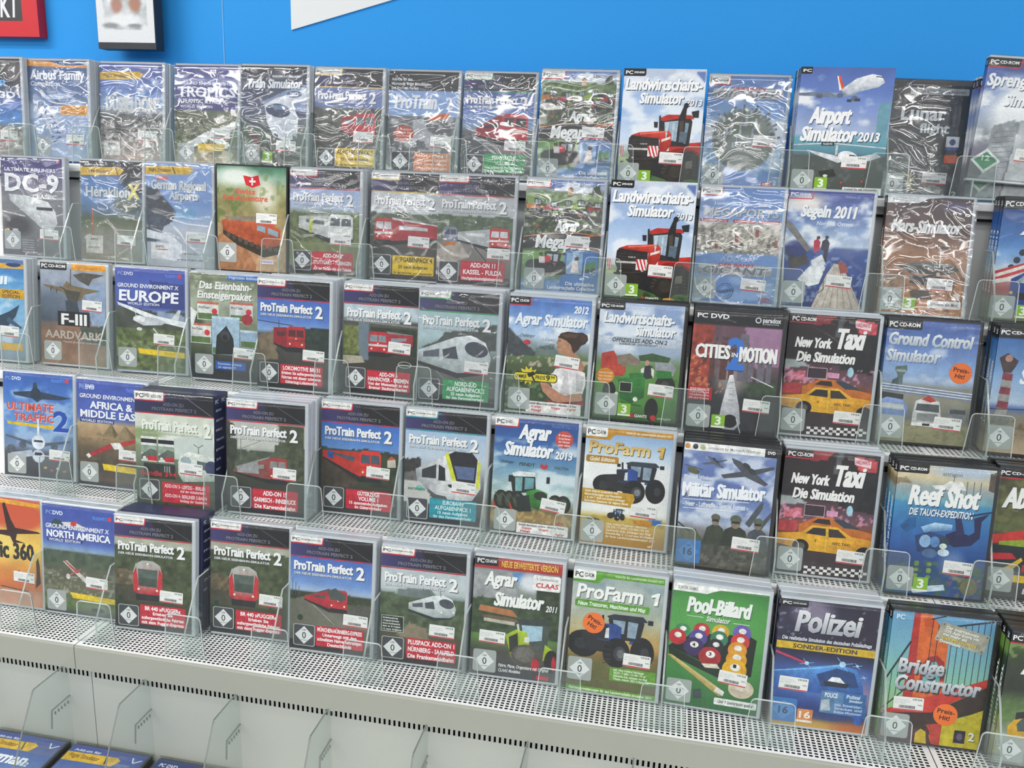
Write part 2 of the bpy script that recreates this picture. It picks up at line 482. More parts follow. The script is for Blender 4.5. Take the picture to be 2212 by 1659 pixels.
    def p(s, h, pts, mb=None):
        q = s.clip(pts)
        if q is None: return s
        s.lay += 1
        (mb or s.art).add(s.pos(q[:, 0], q[:, 1], s.lay), [tuple(range(len(q)))[::-1]], lin(h)); return s
    def pg(s, pts, hs):
        s.lay += 1
        q = np.array(pts, float); q[:, 0] = np.clip(q[:, 0], 0, 100); q[:, 1] = np.clip(q[:, 1], 0, s.VM)
        s.art.add(s.pos(q[:, 0], q[:, 1], s.lay), [tuple(range(len(q)))[::-1]], np.array([lin(h) for h in hs])); return s
    def e(s, h, cx, cy, rx, ry=None, rot=0, n=18):
        ry = ry or rx; t = np.linspace(0, 2*math.pi, n, endpoint=False); c, d = math.cos(rot), math.sin(rot)
        x, y = rx*np.cos(t), ry*np.sin(t)
        return s.p(h, np.stack([cx+x*c-y*d, cy+x*d+y*c], -1))
    def r(s, h, u0, v0, u1, v1, rad=0):
        if not rad: return s.p(h, [(u0, v0), (u1, v0), (u1, v1), (u0, v1)])
        pts = []
        for cx, cy, a0 in ((u1-rad, v0+rad, -90), (u1-rad, v1-rad, 0), (u0+rad, v1-rad, 90), (u0+rad, v0+rad, 180)):
            for k in range(4):
                a = math.radians(a0+30*k); pts.append((cx+rad*math.cos(a), cy+rad*math.sin(a)))
        return s.p(h, pts)
    def ro(s, h, u0, v0, u1, v1, wd=0.8):
        for b in ((u0, v0, u1, v0+wd), (u0, v1-wd, u1, v1), (u0, v0, u0+wd, v1), (u1-wd, v0, u1, v1)): s.r(h, *b)
        return s
    def l(s, h, pts, wd=0.8):
        s.lay += 1
        for (a, b), (c, d) in zip(pts[:-1], pts[1:]):
            dx, dy = c-a, d-b; L = math.hypot(dx, dy) or 1; nx, ny = -dy/L*wd/2, dx/L*wd/2
            q = s.clip([(a+nx, b+ny), (c+nx, d+ny), (c-nx, d-ny), (a-nx, b-ny)])
            if q is not None: s.art.add(s.pos(q[:, 0], q[:, 1], s.lay), [tuple(range(len(q)))], lin(h))
        return s
    def t(s, txt, u, v, w, h, col='ffffff', sh=0.0, b=1, sd=None, so=0.7, rot=0.0, fade=None):
        """lettering squeezed into a box u, v, w, h (h is the capital height); sd a drop shadow colour"""
        V, F = layout(txt, 'b' if b else 'r')
        if not len(V): return s
        wk = 'b' if b else 'r'
        x = V[:, 0]/V[:, 0].max(); y = V[:, 1]/CAP[wk]
        x = x*(w-abs(sh)*h)+sh*h*y
        x = x-min(0, x.min())
        c, d = math.cos(rot), math.sin(rot)
        uu, vv = u+x*c+y*h*d, v+h-y*h*c+x*d
        if sd:
            s.lay += 1
            s.txt.add(s.pos(uu+so, vv+so, s.lay), F.tolist(), lin(sd))
        s.lay += 1
        cc = lin(col) if not fade else (lin(col)*np.clip(y, 0, 1)[:, None]+lin(fade)*(1-np.clip(y, 0, 1))[:, None])
        s.txt.add(s.pos(uu, vv, s.lay), F.tolist(), cc)
        if b and h >= 8:                       # heavy display weight: the strokes doubled up sideways
            off = 0.012+0.05*max(0.0, min(0.7, 1.0-(w/V[:, 0].max())/(h/CAP[wk])))
            for k in (-1, 1):
                s.lay += 0.4; s.txt.add(s.pos(uu+k*h*off, vv, s.lay), F.tolist(), cc)
        return s
    # ---- recurring printed marks
    def pc(s, txt='CD-ROM', bg='1c1c20', fg='f2f2f2', line=None, w=33, h=9.5, u=0, v=0, tw=None):
        if bg: s.p(bg, [(u, v), (u+w, v), (u+w, v+h-1.5), (u+w-1.5, v+h), (u, v+h)])
        if line:
            s.l(line, [(u, v+h+0.7), (u+w, v+h+0.7), (u+w+0.8, v)], 1.5)
        s.t('PC', u+2, v+2.6, 9, h-5.0, fg)
        if txt: s.t(txt, u+12.5, v+3.3, tw or w-15, h-6.6, fg)
        return s
    def train(s, f, t, col, side=None, win='33383e', roof=None, strip=None, under='26262a', light='fff6e0'):
        x0, y0, x1, y1 = f; tx, t0, t1 = t; w, h = x1-x0, y1-y0
        xf = x0 if tx < x0 else x1
        s.p(under, [(tx, t1), (xf, y1), (x1 if xf == x0 else x0, y1), (x1 if xf == x0 else x0, y1+h*0.18), (xf, y1+h*0.2), (tx, t1+1.5)])
        s.p(side or col, [(tx, t0), (xf, y0+h*0.06), (xf, y1), (tx, t1)])
        if roof: s.p(roof, [(tx, t0), (xf, y0+h*0.06), (xf+(2 if xf == x0 else -2), y0-h*0.05), (tx, t0-0.8)])
        dx = (xf-tx)
        s.p(win, [(tx+dx*0.25, t0+(y0-t0)*0.25+(t1-t0)*0.3), (tx+dx*0.86, t0+(y0-t0)*0.86+h*0.26), (tx+dx*0.86, t0+(y0-t0)*0.86+h*0.46), (tx+dx*0.25, t0+(y0-t0)*0.25+(t1-t0)*0.55)])
        s.p(col, [(x0, y0+h*0.12), (x0+w*0.12, y0), (x1-w*0.12, y0), (x1, y0+h*0.12), (x1, y1), (x0, y1)])
        s.p(win, [(x0+w*0.10, y0+h*0.16), (x1-w*0.10, y0+h*0.16), (x1-w*0.06, y0+h*0.48), (x0+w*0.06, y0+h*0.48)])
        s.r(col, x0+w*0.47, y0+h*0.14, x0+w*0.53, y0+h*0.5)
        if strip: s.r(strip, x0, y0+h*0.6, x1, y0+h*0.7)
        for a in (0.16, 0.84): s.e(light, x0+w*a, y0+h*0.82, max(0.9, w*0.05), n=8)
        s.e(light, x0+w*0.5, y0+h*0.56, max(0.7, w*0.035), n=8)
        s.r(under, x0+w*0.08, y1-h*0.04, x1-w*0.08, y1+h*0.12)
        return s
    def plane(s, cx, cy, L, rot=0.0, body='e4e8ee', dark='8c96a4', tail='c8ccd4'):
        c, d = math.cos(rot), math.sin(rot)
        T = lambda pts: [(cx+(x*c-y*d)*L, cy+(x*d+y*c)*L) for x, y in pts]
        s.p(dark, T([(-0.05, 0.02), (0.12, 0.02), (-0.28, 0.30), (-0.38, 0.30)]))
        s.p(dark, T([(0.0, -0.03), (0.10, -0.03), (-0.12, -0.22), (-0.18, -0.22)]))
        s.p(body, T([(-0.5, -0.02), (-0.46, -0.06), (0.30, -0.07), (0.44, -0.045), (0.5, 0.0), (0.44, 0.045), (0.2, 0.06), (-0.3, 0.05)]))
        s.p(tail, T([(-0.5, -0.04), (-0.36, -0.06), (-0.46, -0.22), (-0.54, -0.22)]))
        s.p(dark, T([(0.38, -0.05), (0.46, -0.03), (0.46, -0.015), (0.38, -0.025)]))
        s.e(dark, *T([(-0.02, 0.13)])[0], L*0.06, L*0.035, rot, 10)
        return s
    def front_plane(s, cx, cy, w, body='dfe5ee', dark='5a6576'):
        s.p(dark, [(cx-w*0.5, cy-w*0.05), (cx-w*0.06, cy+w*0.04), (cx-w*0.06, cy+w*0.09), (cx-w*0.48, cy-w*0.02)])
        s.p(dark, [(cx+w*0.5, cy-w*0.03), (cx+w*0.06, cy+w*0.04), (cx+w*0.06, cy+w*0.09), (cx+w*0.48, cy)])
        s.p(body, [(cx-w*0.012, cy-w*0.30), (cx+w*0.012, cy-w*0.30), (cx+w*0.022, cy), (cx-w*0.022, cy)])
        s.e(dark, cx-w*0.24, cy+w*0.08, w*0.055, n=10); s.e(dark, cx+w*0.24, cy+w*0.08, w*0.055, n=10)
        s.e(body, cx, cy+w*0.03, w*0.10, w*0.105)
        s.p('3a4350', [(cx-w*0.06, cy+w*0.0), (cx+w*0.06, cy+w*0.0), (cx+w*0.075, cy+w*0.03), (cx-w*0.075, cy+w*0.03)])
        return s
    def tractor(s, u, v, k, body='2f5fae', cab='26282c', glass='8ea2b2', hub='9a9fa6', roof=None, grille='2c2e32', ky=None):
        """tractor seen from the front left; k is its width"""
        q = ky or k*0.7
        P = lambda pts: [(u+x*k, v+y*q) for x, y in pts]
        s.e('1f2022', u+0.16*k, v+0.62*q, 0.19*k, 0.26*q, 0.15, 20); s.e('34363a', u+0.13*k, v+0.62*q, 0.07*k, 0.11*q, 0.15, 12)
        s.p('2a2c30', P([(0.12, 0.36), (0.40, 0.30), (0.66, 0.40), (0.62, 0.76), (0.2, 0.72)]))
        s.p(body, P([(0.72, 0.30), (0.93, 0.42), (0.95, 0.56), (0.82, 0.50), (0.70, 0.52)]))
        s.e('1c1d1f', u+0.86*k, v+0.66*q, 0.14*k, 0.30*q, -0.05, 20); s.e('3a3c40', u+0.89*k, v+0.66*q, 0.05*k, 0.11*q, 0, 12)
        s.p(cab, P([(0.46, 0.02), (0.82, 0.0), (0.86, 0.10), (0.82, 0.46), (0.50, 0.46), (0.44, 0.10)]))
        s.p(glass, P([(0.49, 0.09), (0.64, 0.09), (0.63, 0.34), (0.53, 0.34)])); s.p(glass, P([(0.67, 0.09), (0.79, 0.10), (0.77, 0.40), (0.67, 0.40)]))
        s.p(roof or cab, P([(0.42, 0.03), (0.50, -0.02), (0.84, -0.03), (0.90, 0.06), (0.84, 0.08), (0.45, 0.08)]))
        s.p(cab, P([(0.36, 0.02), (0.385, 0.02), (0.395, 0.24), (0.37, 0.24)])); s.p(cab, P([(0.30, 0.06), (0.35, 0.06), (0.35, 0.14), (0.30, 0.14)]))
        s.p(cab, P([(0.90, 0.02), (0.96, 0.02), (0.96, 0.11), (0.90, 0.11)]))
        s.p(body, P([(0.30, 0.20), (0.52, 0.16), (0.60, 0.22), (0.60, 0.50), (0.46, 0.52), (0.32, 0.50)]))
        s.p(grille, P([(0.295, 0.22), (0.445, 0.20), (0.455, 0.49), (0.315, 0.49)]))
        s.p('d8dee4', P([(0.42, 0.27), (0.455, 0.25), (0.46, 0.45), (0.41, 0.46)]))
        s.e('1a1b1d', u+0.56*k, v+0.72*q, 0.16*k, 0.29*q, 0.0, 22); s.e('404246', u+0.60*k, v+0.73*q, 0.075*k, 0.14*q, 0, 14); s.e(hub, u+0.61*k, v+0.73*q, 0.045*k, 0.085*q, 0, 12)
        for a in np.linspace(-1.2, 1.2, 6):
            s.l('34363a', [(u+(0.56-0.15)*k, v+0.72*q+math.sin(a)*0.24*q), (u+(0.56-0.06)*k, v+0.72*q+math.sin(a)*0.20*q)], 0.9)
        return s
    def build(s, parent, key, mat='print'):
        me = GRID.copy(); me.name = 'cover_sheet'
        if mat != 'print':
            me.materials[0] = MAT[mat]
        V = s.pos(s.U.ravel(), s.V.ravel(), 0)
        me.vertices.foreach_set('co', V.astype(np.float32).ravel())
        C = np.ones((len(V), 4), np.float32); C[:, :3] = mute(tolin(s.C.reshape(-1, 3)))
        me.color_attributes['ink'].data.foreach_set('color', C.ravel())
        me.update()
        o = mesh_obj('cover_sheet', me, parent)
        if s.art.n: mesh_obj('cover_artwork', s.art.mesh('cover_artwork', MAT['art'], ink=True), o)
        if s.txt.n: mesh_obj('title_lettering', s.txt.mesh('title_lettering', MAT['ink'], ink=True), o)
        return o

def _grid():
    I, J = np.meshgrid(np.arange(NU), np.arange(NV))
    a = (J*(NU+1)+I).ravel()
    F = np.stack([a+(NU+1), a+(NU+1)+1, a+1, a], -1)
    me = fast_mesh('cover_sheet', np.random.RandomState(0).rand((NU+1)*(NV+1), 3), F, MAT['print'])
    me.color_attributes.new('ink', 'FLOAT_COLOR', 'POINT')
    return me
GRID = _grid()
# ------------------------------------------------------------------ the printed covers
RED, YEL, GRN, TEAL = 'c8283c', 'e8c41e', '2f9e5c', '2a97a8'
def ptp(A, band, disc, lines, tcol='ffffff', bcol=None):
    A.hg(0, 24.4, '3f3a78', '121216'); A.rp('17171b', [(45, 0), (100, 0), (100, 24.4), (62, 24.4)], 0.3, 6)
    A.tl(129, 1.0, '2e2f34', a=0.15, sc=4)
    A.l(band, [(0, 25), (100, 25)], 1.3)
    A.l('5a5b66', [(64, 4), (98, 23)], 0.7)
    A.pc(disc, 'eceae6', '1a1a1c', band, w=39, h=8.2)
    A.t('ADD-ON ZU', 34, 11, 26, 3.6, '777884'); A.t('PROTRAIN PERFECT 2', 20, 17, 56, 3.8, '777884')
    A.t('ProTrain Perfect', 4.8, 30.6, 72, 10.8, 'f4f4f4', sd='2a2c34', so=0.8)
    A.t('2', 81, 31, 10, 15.4, 'f4f4f4', sd='2a2c34', so=0.9)
    A.t('DER NEUE EISENBAHN-SIMULATOR', 5, 44.4, 71, 2.8, 'e6e8ec', sd='3a3c44', so=0.4)
    A.r(bcol or band, 33, 109, 92, 134.5, 1.5)
    v = 111; n = len(lines)
    tot = sum(h for _, h in lines); gap = (22.5-tot)/max(1, n-1)
    for s, h in lines:
        w = min(55, len(s)*h*0.62); A.t(s, 62.5-w/2, v, w, h, tcol); v += h+gap

def c_r1c0(A):
    A.g((0, '15171f'), (34, '232b42'), (60, '2d62b0'), (88, '4e96de'), (100, '857a74'), (141, 'a39d98')).nz(.2, 8)
    A.re('8a7268', 90, 18, 14, 14, .6); A.p('e8ecf4', [(84, 16), (92, 10), (90, 20)]); A.t('R', 64, 30, 13, 9, '6db2ea'); A.t('3D', 63, 46.5, 27, 9, 'e8eef8', sd='26406e')
    A.spk('cfc4bc', 96, 128, .6, 6)
def c_r1c1(A):
    A.g((0, '2c5a94'), (18, '3a5f98'), (45, '5f7fb0'), (75, '8ea6cc'), (110, '9ab4d8'), (141, 'a9bedb')).nz(.12, 14).cl(40, 110, 'c9d6ea', .5, 30, .6)
    A.p('e89a28', [(0, 0), (36, 1), (60, 7), (100, 6), (100, 10), (0, 8)]); A.p('2b4f8c', [(55, 1), (100, 0), (100, 6), (70, 6)])
    A.t('Airbus Family', 4, 14, 92, 12.5, 'eef2fa', sd='34507c'); A.t('Compilation', 4, 29.5, 50, 6.4, 'e2e8f2', sd='34507c')
    A.plane(50, 51, 55, -.1, 'b8c8e4', '5f7397'); A.plane(28, 70, 36, -.1, 'b0c0dc', '5f7397')
    A.r('e8a22e', 54, 63.5, 99, 76.5); A.t('EXTENDED EDITION', 57, 65.5, 38, 4, 'b26a10', b=0); A.t('INKL. UPDATE', 59, 71.5, 32, 3, 'b26a10', b=0)
    for k, y in enumerate((80, 86, 93, 99, 106)): A.plane(40+k*3, y, 34, -.05, 'a9bbd8', '60759a')
def c_r1c2(A):
    A.g((0, '3d54a4'), (38, '4f78c0'), (58, '82aad8'), (69, '8f9ba6'), (72, '5c5f62'), (100, '7e7a78'), (141, 'c4aea2')).nz(.15, 12).cl(20, 70, 'dfe8f4', .52, 22, .7)
    A.spk('d9d2cc', 80, 141, .6, 6); A.spk('44464a', 76, 110, .62, 5)
    A.p('e2b62c', [(0, 13), (62, 11), (70, 14), (64, 21), (0, 23.5)]); A.t('Flight Simulator', 6, 14.4, 40, 5, '6f4c12'); A.l('3a3320', [(49, 12), (53, 23)], 1.6)
    A.t('Add-on für', 4, 9, 34, 3, 'dfe6f2', b=0); A.t('DÜSSELDORF', 9.5, 47, 83, 20, 'd2d4d4', sd='4a4e58')
    A.r('e0ddda', 5, 111, 31, 132); A.t('INFO', 12, 114, 12, 3, '5a5a5a'); A.r('d8b23a', 48, 136, 76, 140)
    A.p('3c3e40', [(5, 95), (30, 92), (58, 97), (30, 100)])
def c_r1c3(A):
    A.g((0, '35398c'), (14, '3f4396'), (20, '8a92c2'), (30, '4a4c90'), (62, '3c3d80'), (64, '5c6448'), (110, '6a7248'), (141, 'bca888')).nz(.15, 9)
    A.spk('3d4a30', 70, 118, .58, 6); A.spk('e6d8bc', 120, 141, .55, 8)
    A.t('GROUND ENVIRONMENT X', 4, 22.6, 93, 4.2, 'e2e6f4'); A.t('TROPICS', 4, 30, 92, 13.5, 'f6f8ff', sd='5a5ca0'); A.t('ATLANTIC & PACIFIC', 6, 47, 78, 5.6, 'e6e8f6'); A.t('WORLD EDITION', 8, 56, 52, 3.4, 'd6daf0')
    A.p('dfe2e0', [(20, 110), (48, 94), (96, 80), (100, 86), (54, 104), (30, 116)]); A.p('eef0ee', [(45, 98), (62, 92), (90, 112), (80, 116)])
    A.r('e2be34', 37, 110, 80, 120)
def c_r1c4(A):
    A.g((0, '181c2e'), (28, '25365e'), (60, '4a5a7c'), (90, '4c5c58'), (141, '3a463c')).nz(.12, 12)
    A.rp('8fa4cc', [(30, 50), (70, 32), (100, 26), (100, 60), (60, 60)], .1).rp('53685a', [(0, 80), (45, 92), (30, 141), (0, 141)], .3, 6)
    A.t('PC', 3, 2, 9, 4, 'eef0f4'); A.t('DVD', 14, 2.3, 10, 3.6, 'eef0f4', b=0)
    A.pg([(36, 54), (54, 46), (78, 50), (88, 70), (86, 98), (70, 103), (50, 96), (40, 76)], ['dfe5ee', 'f0f3f8', 'e6ebf2', 'd2dae4', 'c6ced8', 'ccd3da', 'd8dfe8', 'd6dde8'])
    A.p('e8ecf4', [(30, 56), (52, 44), (100, 30), (100, 46), (78, 51), (54, 48)])
    A.e('2c4468', 57, 60.5, 19, 9.5, .12); A.e('6d87ae', 59, 56, 13, 3, .1)
    A.p('55606c', [(52, 92), (58, 95), (56, 101), (50, 97)]); A.p('55606c', [(80, 94), (85, 96), (85, 102), (80, 100)])
    A.t('RAILSIMULATOR.COM', 48, 12, 42, 2.8, 'dfe6ee'); A.t('Train Simulator', 8, 17.6, 86, 12, 'eef2f6', sh=.12, sd='3c4656'); A.e('9eb0cc', 81, 37.5, 12.5, 5.5); A.e('4d6388', 81, 37.5, 11, 4.4); A.t('2012', 74.5, 35, 13, 5, 'e8eef6')
    A.p('6a3a40', [(12, 90), (28, 100), (34, 118), (20, 108)])
def c_r1c5(A):
    A.g((0, '333333'), (25, '6a7ebc'), (50, '6f86c4'), (58, '5a5e54'), (84, '46493f'), (104, '55544e'), (141, '4a4a46')).nz(.1, 8).tl(54, 4, '4c5248', 90, .4, 5)
    A.spk('8c8a80', 56, 72, .66, 5, .6)
    A.train((60, 60, 91, 92), (40, 66, 84), 'c4303e', 'a42834', win='6a7478')
    ptp(A, YEL, 'CD-ROM ADD-ON', [('AUFGABENPACK 5', 6.2), ('25 neue Aufgaben', 4.2), ('für den Personen- und Güterverkehr', 3)], '3c300c')
def c_r1c6(A):
    A.g((0, '1c1c20'), (26, '26262c'), (27, '8fb0e4'), (60, '8db4e6'), (62, '707478'), (90, '5e6264'), (141, '6f7276')).nz(.12, 9).spk('c9ced2', 62, 110, .6, 10, .7)
    A.t('Add-On für den', 3, 9, 30, 4, 'dfe2e8'); A.t('Microsoft Train Simulator', 3, 15, 54, 4, 'dfe2e8'); A.t('und ProTrain Perfect', 3, 21, 40, 4, 'dfe2e8')
    A.t('ProTrain', 9, 32, 62, 18.5, 'f4f6fa', sd='46587c', sh=.1); A.t('2', 84, 34, 9, 16, 'eef2f8', sd='46587c')
    A.p('d8703c', [(60, 60), (89, 55), (90, 62), (60, 67)]); A.e('c05038', 24, 85.5, 15, 11); 
    for k in range(4): A.t(('25 Aufgaben', 'Spannende Züge', 'Neue Strecken', 'Zubehör')[k], 13, 78+k*4.4, 22, 2.8, 'f2d8cc', b=0)
    A.r('dd8a58', 41, 111, 95, 136); 
    for k in range(4): A.t(('ADD-ON 1', 'Die neue Strecke', 'mit vielen neuen', 'Aufgaben')[k], 45, 113.5+k*5.6, 44, 3.2, 'f6e4d6', b=0)
def c_r1c7(A):
    A.g((0, '333333'), (25, '4d66aa'), (50, '5f84c8'), (72, '8fa8d0'), (80, '6c7076'), (104, '7a7a7a'), (141, '5a5c58')).nz(.06, 9)
    A.p('55585e', [(0, 85), (12, 82), (60, 112), (40, 118), (0, 118)]); A.p('9a9ca0', [(14, 86), (17, 86), (58, 112), (52, 113)])
    A.train((56, 54, 93, 90), (20, 75, 84), 'c82c3c', 'a02430', win='38393e', strip='d8d2cc', roof='8e2630')
    ptp(A, GRN, 'CD-ROM ADD-ON', [('NAHVERKEHR', 5.6), ('VOLUME 4', 5.2), ('Neue Aufgaben für ProTrain Perfect 2', 3.0), ('Die Baureihe BR 101 im Einsatz', 2.8)], 'd8f2e0')
def mini_tractor(A, u, v, k, col, cab='39423c'):
    A.e('1c1e1c', u+.22*k, v+.62*k, .17*k, .2*k, n=12); A.e('1c1e1c', u+.76*k, v+.58*k, .22*k, .26*k, n=14)
    A.p(col, [(u, v+.34*k), (u+.5*k, v+.26*k), (u+.56*k, v+.56*k), (u+.04*k, v+.6*k)]); A.p(cab, [(u+.46*k, v), (u+.9*k, v), (u+.94*k, v+.42*k), (u+.5*k, v+.44*k)])
    A.p('9fb2b4', [(u+.52*k, v+.06*k), (u+.66*k, v+.06*k), (u+.67*k, v+.32*k), (u+.54*k, v+.32*k)]); A.p('8a9c9c', [(u+.7*k, v+.06*k), (u+.86*k, v+.06*k), (u+.88*k, v+.32*k), (u+.71*k, v+.32*k)])
    A.p(col, [(u+.6*k, v+.42*k), (u+.98*k, v+.4*k), (u+k, v+.54*k), (u+.62*k, v+.56*k)]); A.e('6a6c66', u+.76*k, v+.58*k, .09*k, .1*k, n=10); A.e('6a6c66', u+.22*k, v+.62*k, .06*k, .07*k, n=10)
def megapack(A):
    A.g((0, '6a8ad0'), (8, 'b8c8e0'), (16, '70885c'), (24, '5a7038'), (36, '464e3a'), (46, '2e332c'), (52, '3c4a30'), (66, '485a38'), (84, '2a2c2a'), (92, '6a9a50'), (122, '6d9056'), (128, '6f9ac8'), (141, '7aa4d0')).nz(.25, 6)
    A.rp('e2e8f2', [(30, 12), (46, 5), (60, 1), (78, 6), (98, 14), (60, 15)], .2, 5).rp('5a7cc0', [(28, 3), (44, 1), (50, 8), (30, 12)], .2, 6).tl(15, 3, '5c7a3a', 30, .5, 5).spk('86a850', 18, 44, .58, 5).spk('22261e', 26, 50, .54, 6).spk('6f8a4c', 48, 70, .6, 4).spk('26301e', 48, 70, .58, 5)
    A.rp('7fb058', [(0, 92), (56, 88), (58, 104), (0, 108)], .2, 6).rp('4f86c4', [(56, 80), (100, 76), (100, 141), (50, 141)], .1, 10)
    A.pc('DVD', 'eeeeea', '222222', 'cc2c3c', w=31, h=9, tw=9); A.t('AEROSOFT', 68, 4.5, 28, 3.4, '5a6470')
    A.r('cfa888', 54, 11, 61, 18); A.p('a4602c', [(53, 11), (57.5, 8), (62, 11)]); A.p('33452c', [(86, 8), (93, 4), (97, 16), (84, 17)])
    mini_tractor(A, 1, 24, 22, 'd07a24'); mini_tractor(A, 24, 27, 19, 'b4303a'); mini_tractor(A, 44, 25, 16, '557a2c'); mini_tractor(A, 58, 24, 20, '94b838'); mini_tractor(A, 80, 26, 19, 'a8323a'); mini_tractor(A, 36, 35, 14, '7a8a34'); mini_tractor(A, 68, 37, 13, '8a3a34')
    A.p('262829', [(0, 73), (24, 69), (60, 66), (100, 68), (100, 90), (70, 84), (30, 84), (0, 88)]); A.l('d88848', [(0, 73), (30, 68), (64, 65.4), (100, 67.6)], 1.0); A.l('c86a38', [(70, 72), (100, 66)], 1.6)
    for k in range(7): A.p('c8803c', [(17+5.5*math.cos(k*.9), 58+5.5*math.sin(k*.9)), (17+1.6*math.cos(k*.9+.4), 58+1.6*math.sin(k*.9+.4)), (17, 58)])
    A.t('Agrar', 40, 50.5, 32, 13, 'f2f4f2', sh=.15, sd='3a3c3a'); A.t('Megapack', 16, 70, 73, 16, 'f2f4f2', sh=.12, sd='2a2c2a', so=1)
    A.tractor(6, 91, 52, 'd03038', ky=30, glass='a8b4b8', grille='eae6e0'); A.p('2a2c2c', [(18, 112), (56, 108), (60, 118), (24, 122)])
    A.r('8db0d0', 58, 91, 79, 118); A.rp('5f8a4c', [(58, 108), (79, 108), (79, 118), (58, 118)], .2, 4); A.p('efe2da', [(66, 102), (72, 100), (75, 116), (64, 116)]); A.e('5a3c2c', 71, 98, 3, 2.6); A.r('3f7cc0', 80, 91, 99, 118); A.p('3a8a48', [(82, 104), (96, 100), (97, 114), (81, 114)]); A.e('2a2c2a', 86, 113, 3); A.e('2a2c2a', 93, 112, 3.4)
    A.t('Die ultimative', 58, 128, 38, 4.6, 'e6ecf0', sh=.1); A.t('Landwirtschafts Collection', 35, 134, 62, 4.4, 'e6ecf0', sh=.1)
def lws13(A):
    A.g((0, 'bcc6d8'), (20, '9ab2da'), (50, '9cbce6'), (80, 'c2d6ee'), (98, 'd8e0e6'), (104, '8fa07c'), (122, '4c6234'), (141, '3f7026')).nz(.05, 12).cl(0, 100, 'eef2f6', .46, 34, .8)
    A.rp('5878b8', [(86, 4), (100, 2), (100, 16)], .1).re('c6d2a0', 4, 118, 16, 14, .9).spk('2c3c20', 112, 141, .6, 5)
    A.pc('DVD-ROM', '17171a', 'f4f4f4', None, w=27, h=9)
    A.t('Landwirtschafts-', 2.5, 11.5, 95, 13.5, 'f4f5f6', sh=.14, sd='464a52', so=1.2); A.t('Simulator', 21, 28.5, 55, 12.5, 'f4f5f6', sh=.14, sd='464a52', so=1.2); A.t('2013', 78, 35.5, 20, 7.5, 'f0f2f4', sh=.14, sd='464a52', so=.9)
    # big red tractor
    A.p('202124', [(14, 104), (60, 98), (100, 92), (100, 130), (66, 134), (30, 124), (12, 112)])
    A.e('2c2823', 72, 122, 17, 15); A.e('3a352d', 73, 122, 8, 8); A.e('26231f', 97, 114, 10, 18); A.e('2c2823', 32, 118, 12, 9)
    A.p('c23026', [(62, 90), (100, 86), (100, 104), (90, 96), (74, 98), (62, 108)])
    A.p('2b2c2e', [(49, 62), (55, 55), (84, 54), (88, 62), (86, 92), (52, 92)])
    A.p('9fb4c6', [(54, 63), (71, 61), (70, 86), (56, 84)]); A.p('7d93a6', [(74, 62), (84, 64), (82, 88), (73, 88)])
    A.p('b82e26', [(47, 59), (58, 54), (86, 54), (90, 59), (74, 58), (52, 62)])
    A.pg([(14, 80), (24, 76), (60, 73), (64, 78), (50, 84), (14, 84)], ['a82a20', 'd84434', 'e45040', 'c83a2c', 'b43024', '9a261c'])
    A.pg([(50, 82), (64, 77), (64, 90), (55, 104), (49, 104)], ['c03226', 'cc3a2c', 'a82a20', '8a2018', 'a2261c'])
    A.p('e6ddd4', [(52, 84), (63, 80), (63, 83), (52, 87)])
    A.p('2d2a28', [(12, 83), (15, 80), (49, 83), (50, 104), (46, 108), (16, 108), (11, 98)])
    for k in range(6): A.l('423e3a', [(14, 86+k*3.4), (49, 87+k*3.2)], .6)
    A.r('c8c4c0', 12, 95, 50, 97.5); A.t('CASE IH', 26, 89, 9, 1.8, 'c8c4c0')
    for (a, b, w) in ((36, 92, 13), (1, 93, 6)):
        A.r('eeeae6', a, b, a+w, b+13)
        for k in range(3): A.p('cc2030', [(a+w*(k-.2)/3, b), (a+w*(k+.3)/3, b), (min(a+w, a+w*(k+1.3)/3), b+13), (a+w*(k+.8)/3, b+13)])
    A.p('222326', [(71, 58), (76, 44), (80, 44), (79, 90), (72, 90)]); A.p('4c4238', [(72.6, 62), (77.5, 60), (77.6, 86), (73.2, 86)])
    A.e('1c1d20', 79, 43, 3, 3.4); A.p('26282b', [(86, 50), (95, 48), (95, 57), (88, 57)]); A.p('26282b', [(47, 56), (49, 55), (50, 74), (48, 74)]); A.p('26282b', [(41, 63), (46, 63), (46, 70), (42, 70)])
    for k in range(11):
        t = math.pi*(.95+.105*k); A.l('4a4238', [(72+17*math.cos(t), 122+15*math.sin(t)), (72+12*math.cos(t+.12), 122+10.5*math.sin(t+.12))], 1.3)
    for k in range(7): A.l('433c33', [(89+k*.6, 101+k*4), (95+k*.5, 103+k*4)], 1.2)
    A.p('c4d4de', [(55, 64), (60, 63.4), (58, 82), (57, 82)]); A.p('b4c6d2', [(64, 63), (68, 62.6), (66, 84), (64, 84)]); A.p('5a6c7a', [(74, 74), (83, 75), (82, 87), (73, 87)])
    A.p('e8705c', [(24, 77), (58, 74), (60, 75), (26, 79)]); A.p('8a1c16', [(62, 98), (74, 94), (90, 94), (100, 100), (100, 104), (90, 97), (74, 99), (62, 108)]); A.e('e6dccb', 18, 107, 1.6, 1, n=8); A.e('e6dccb', 44, 106, 1.6, 1, n=8); A.l('3a3632', [(10, 110), (62, 106)], 2.2); A.p('6a655c', [(84, 110), (92, 108), (92, 118), (84, 118)])
    A.t('GIANTS', 50, 136.5, 16, 3, 'f0f0f0'); A.r('c8303c', 45, 136.3, 49, 139.6); A.e('e09a40', 78, 138, 7, 1.8)
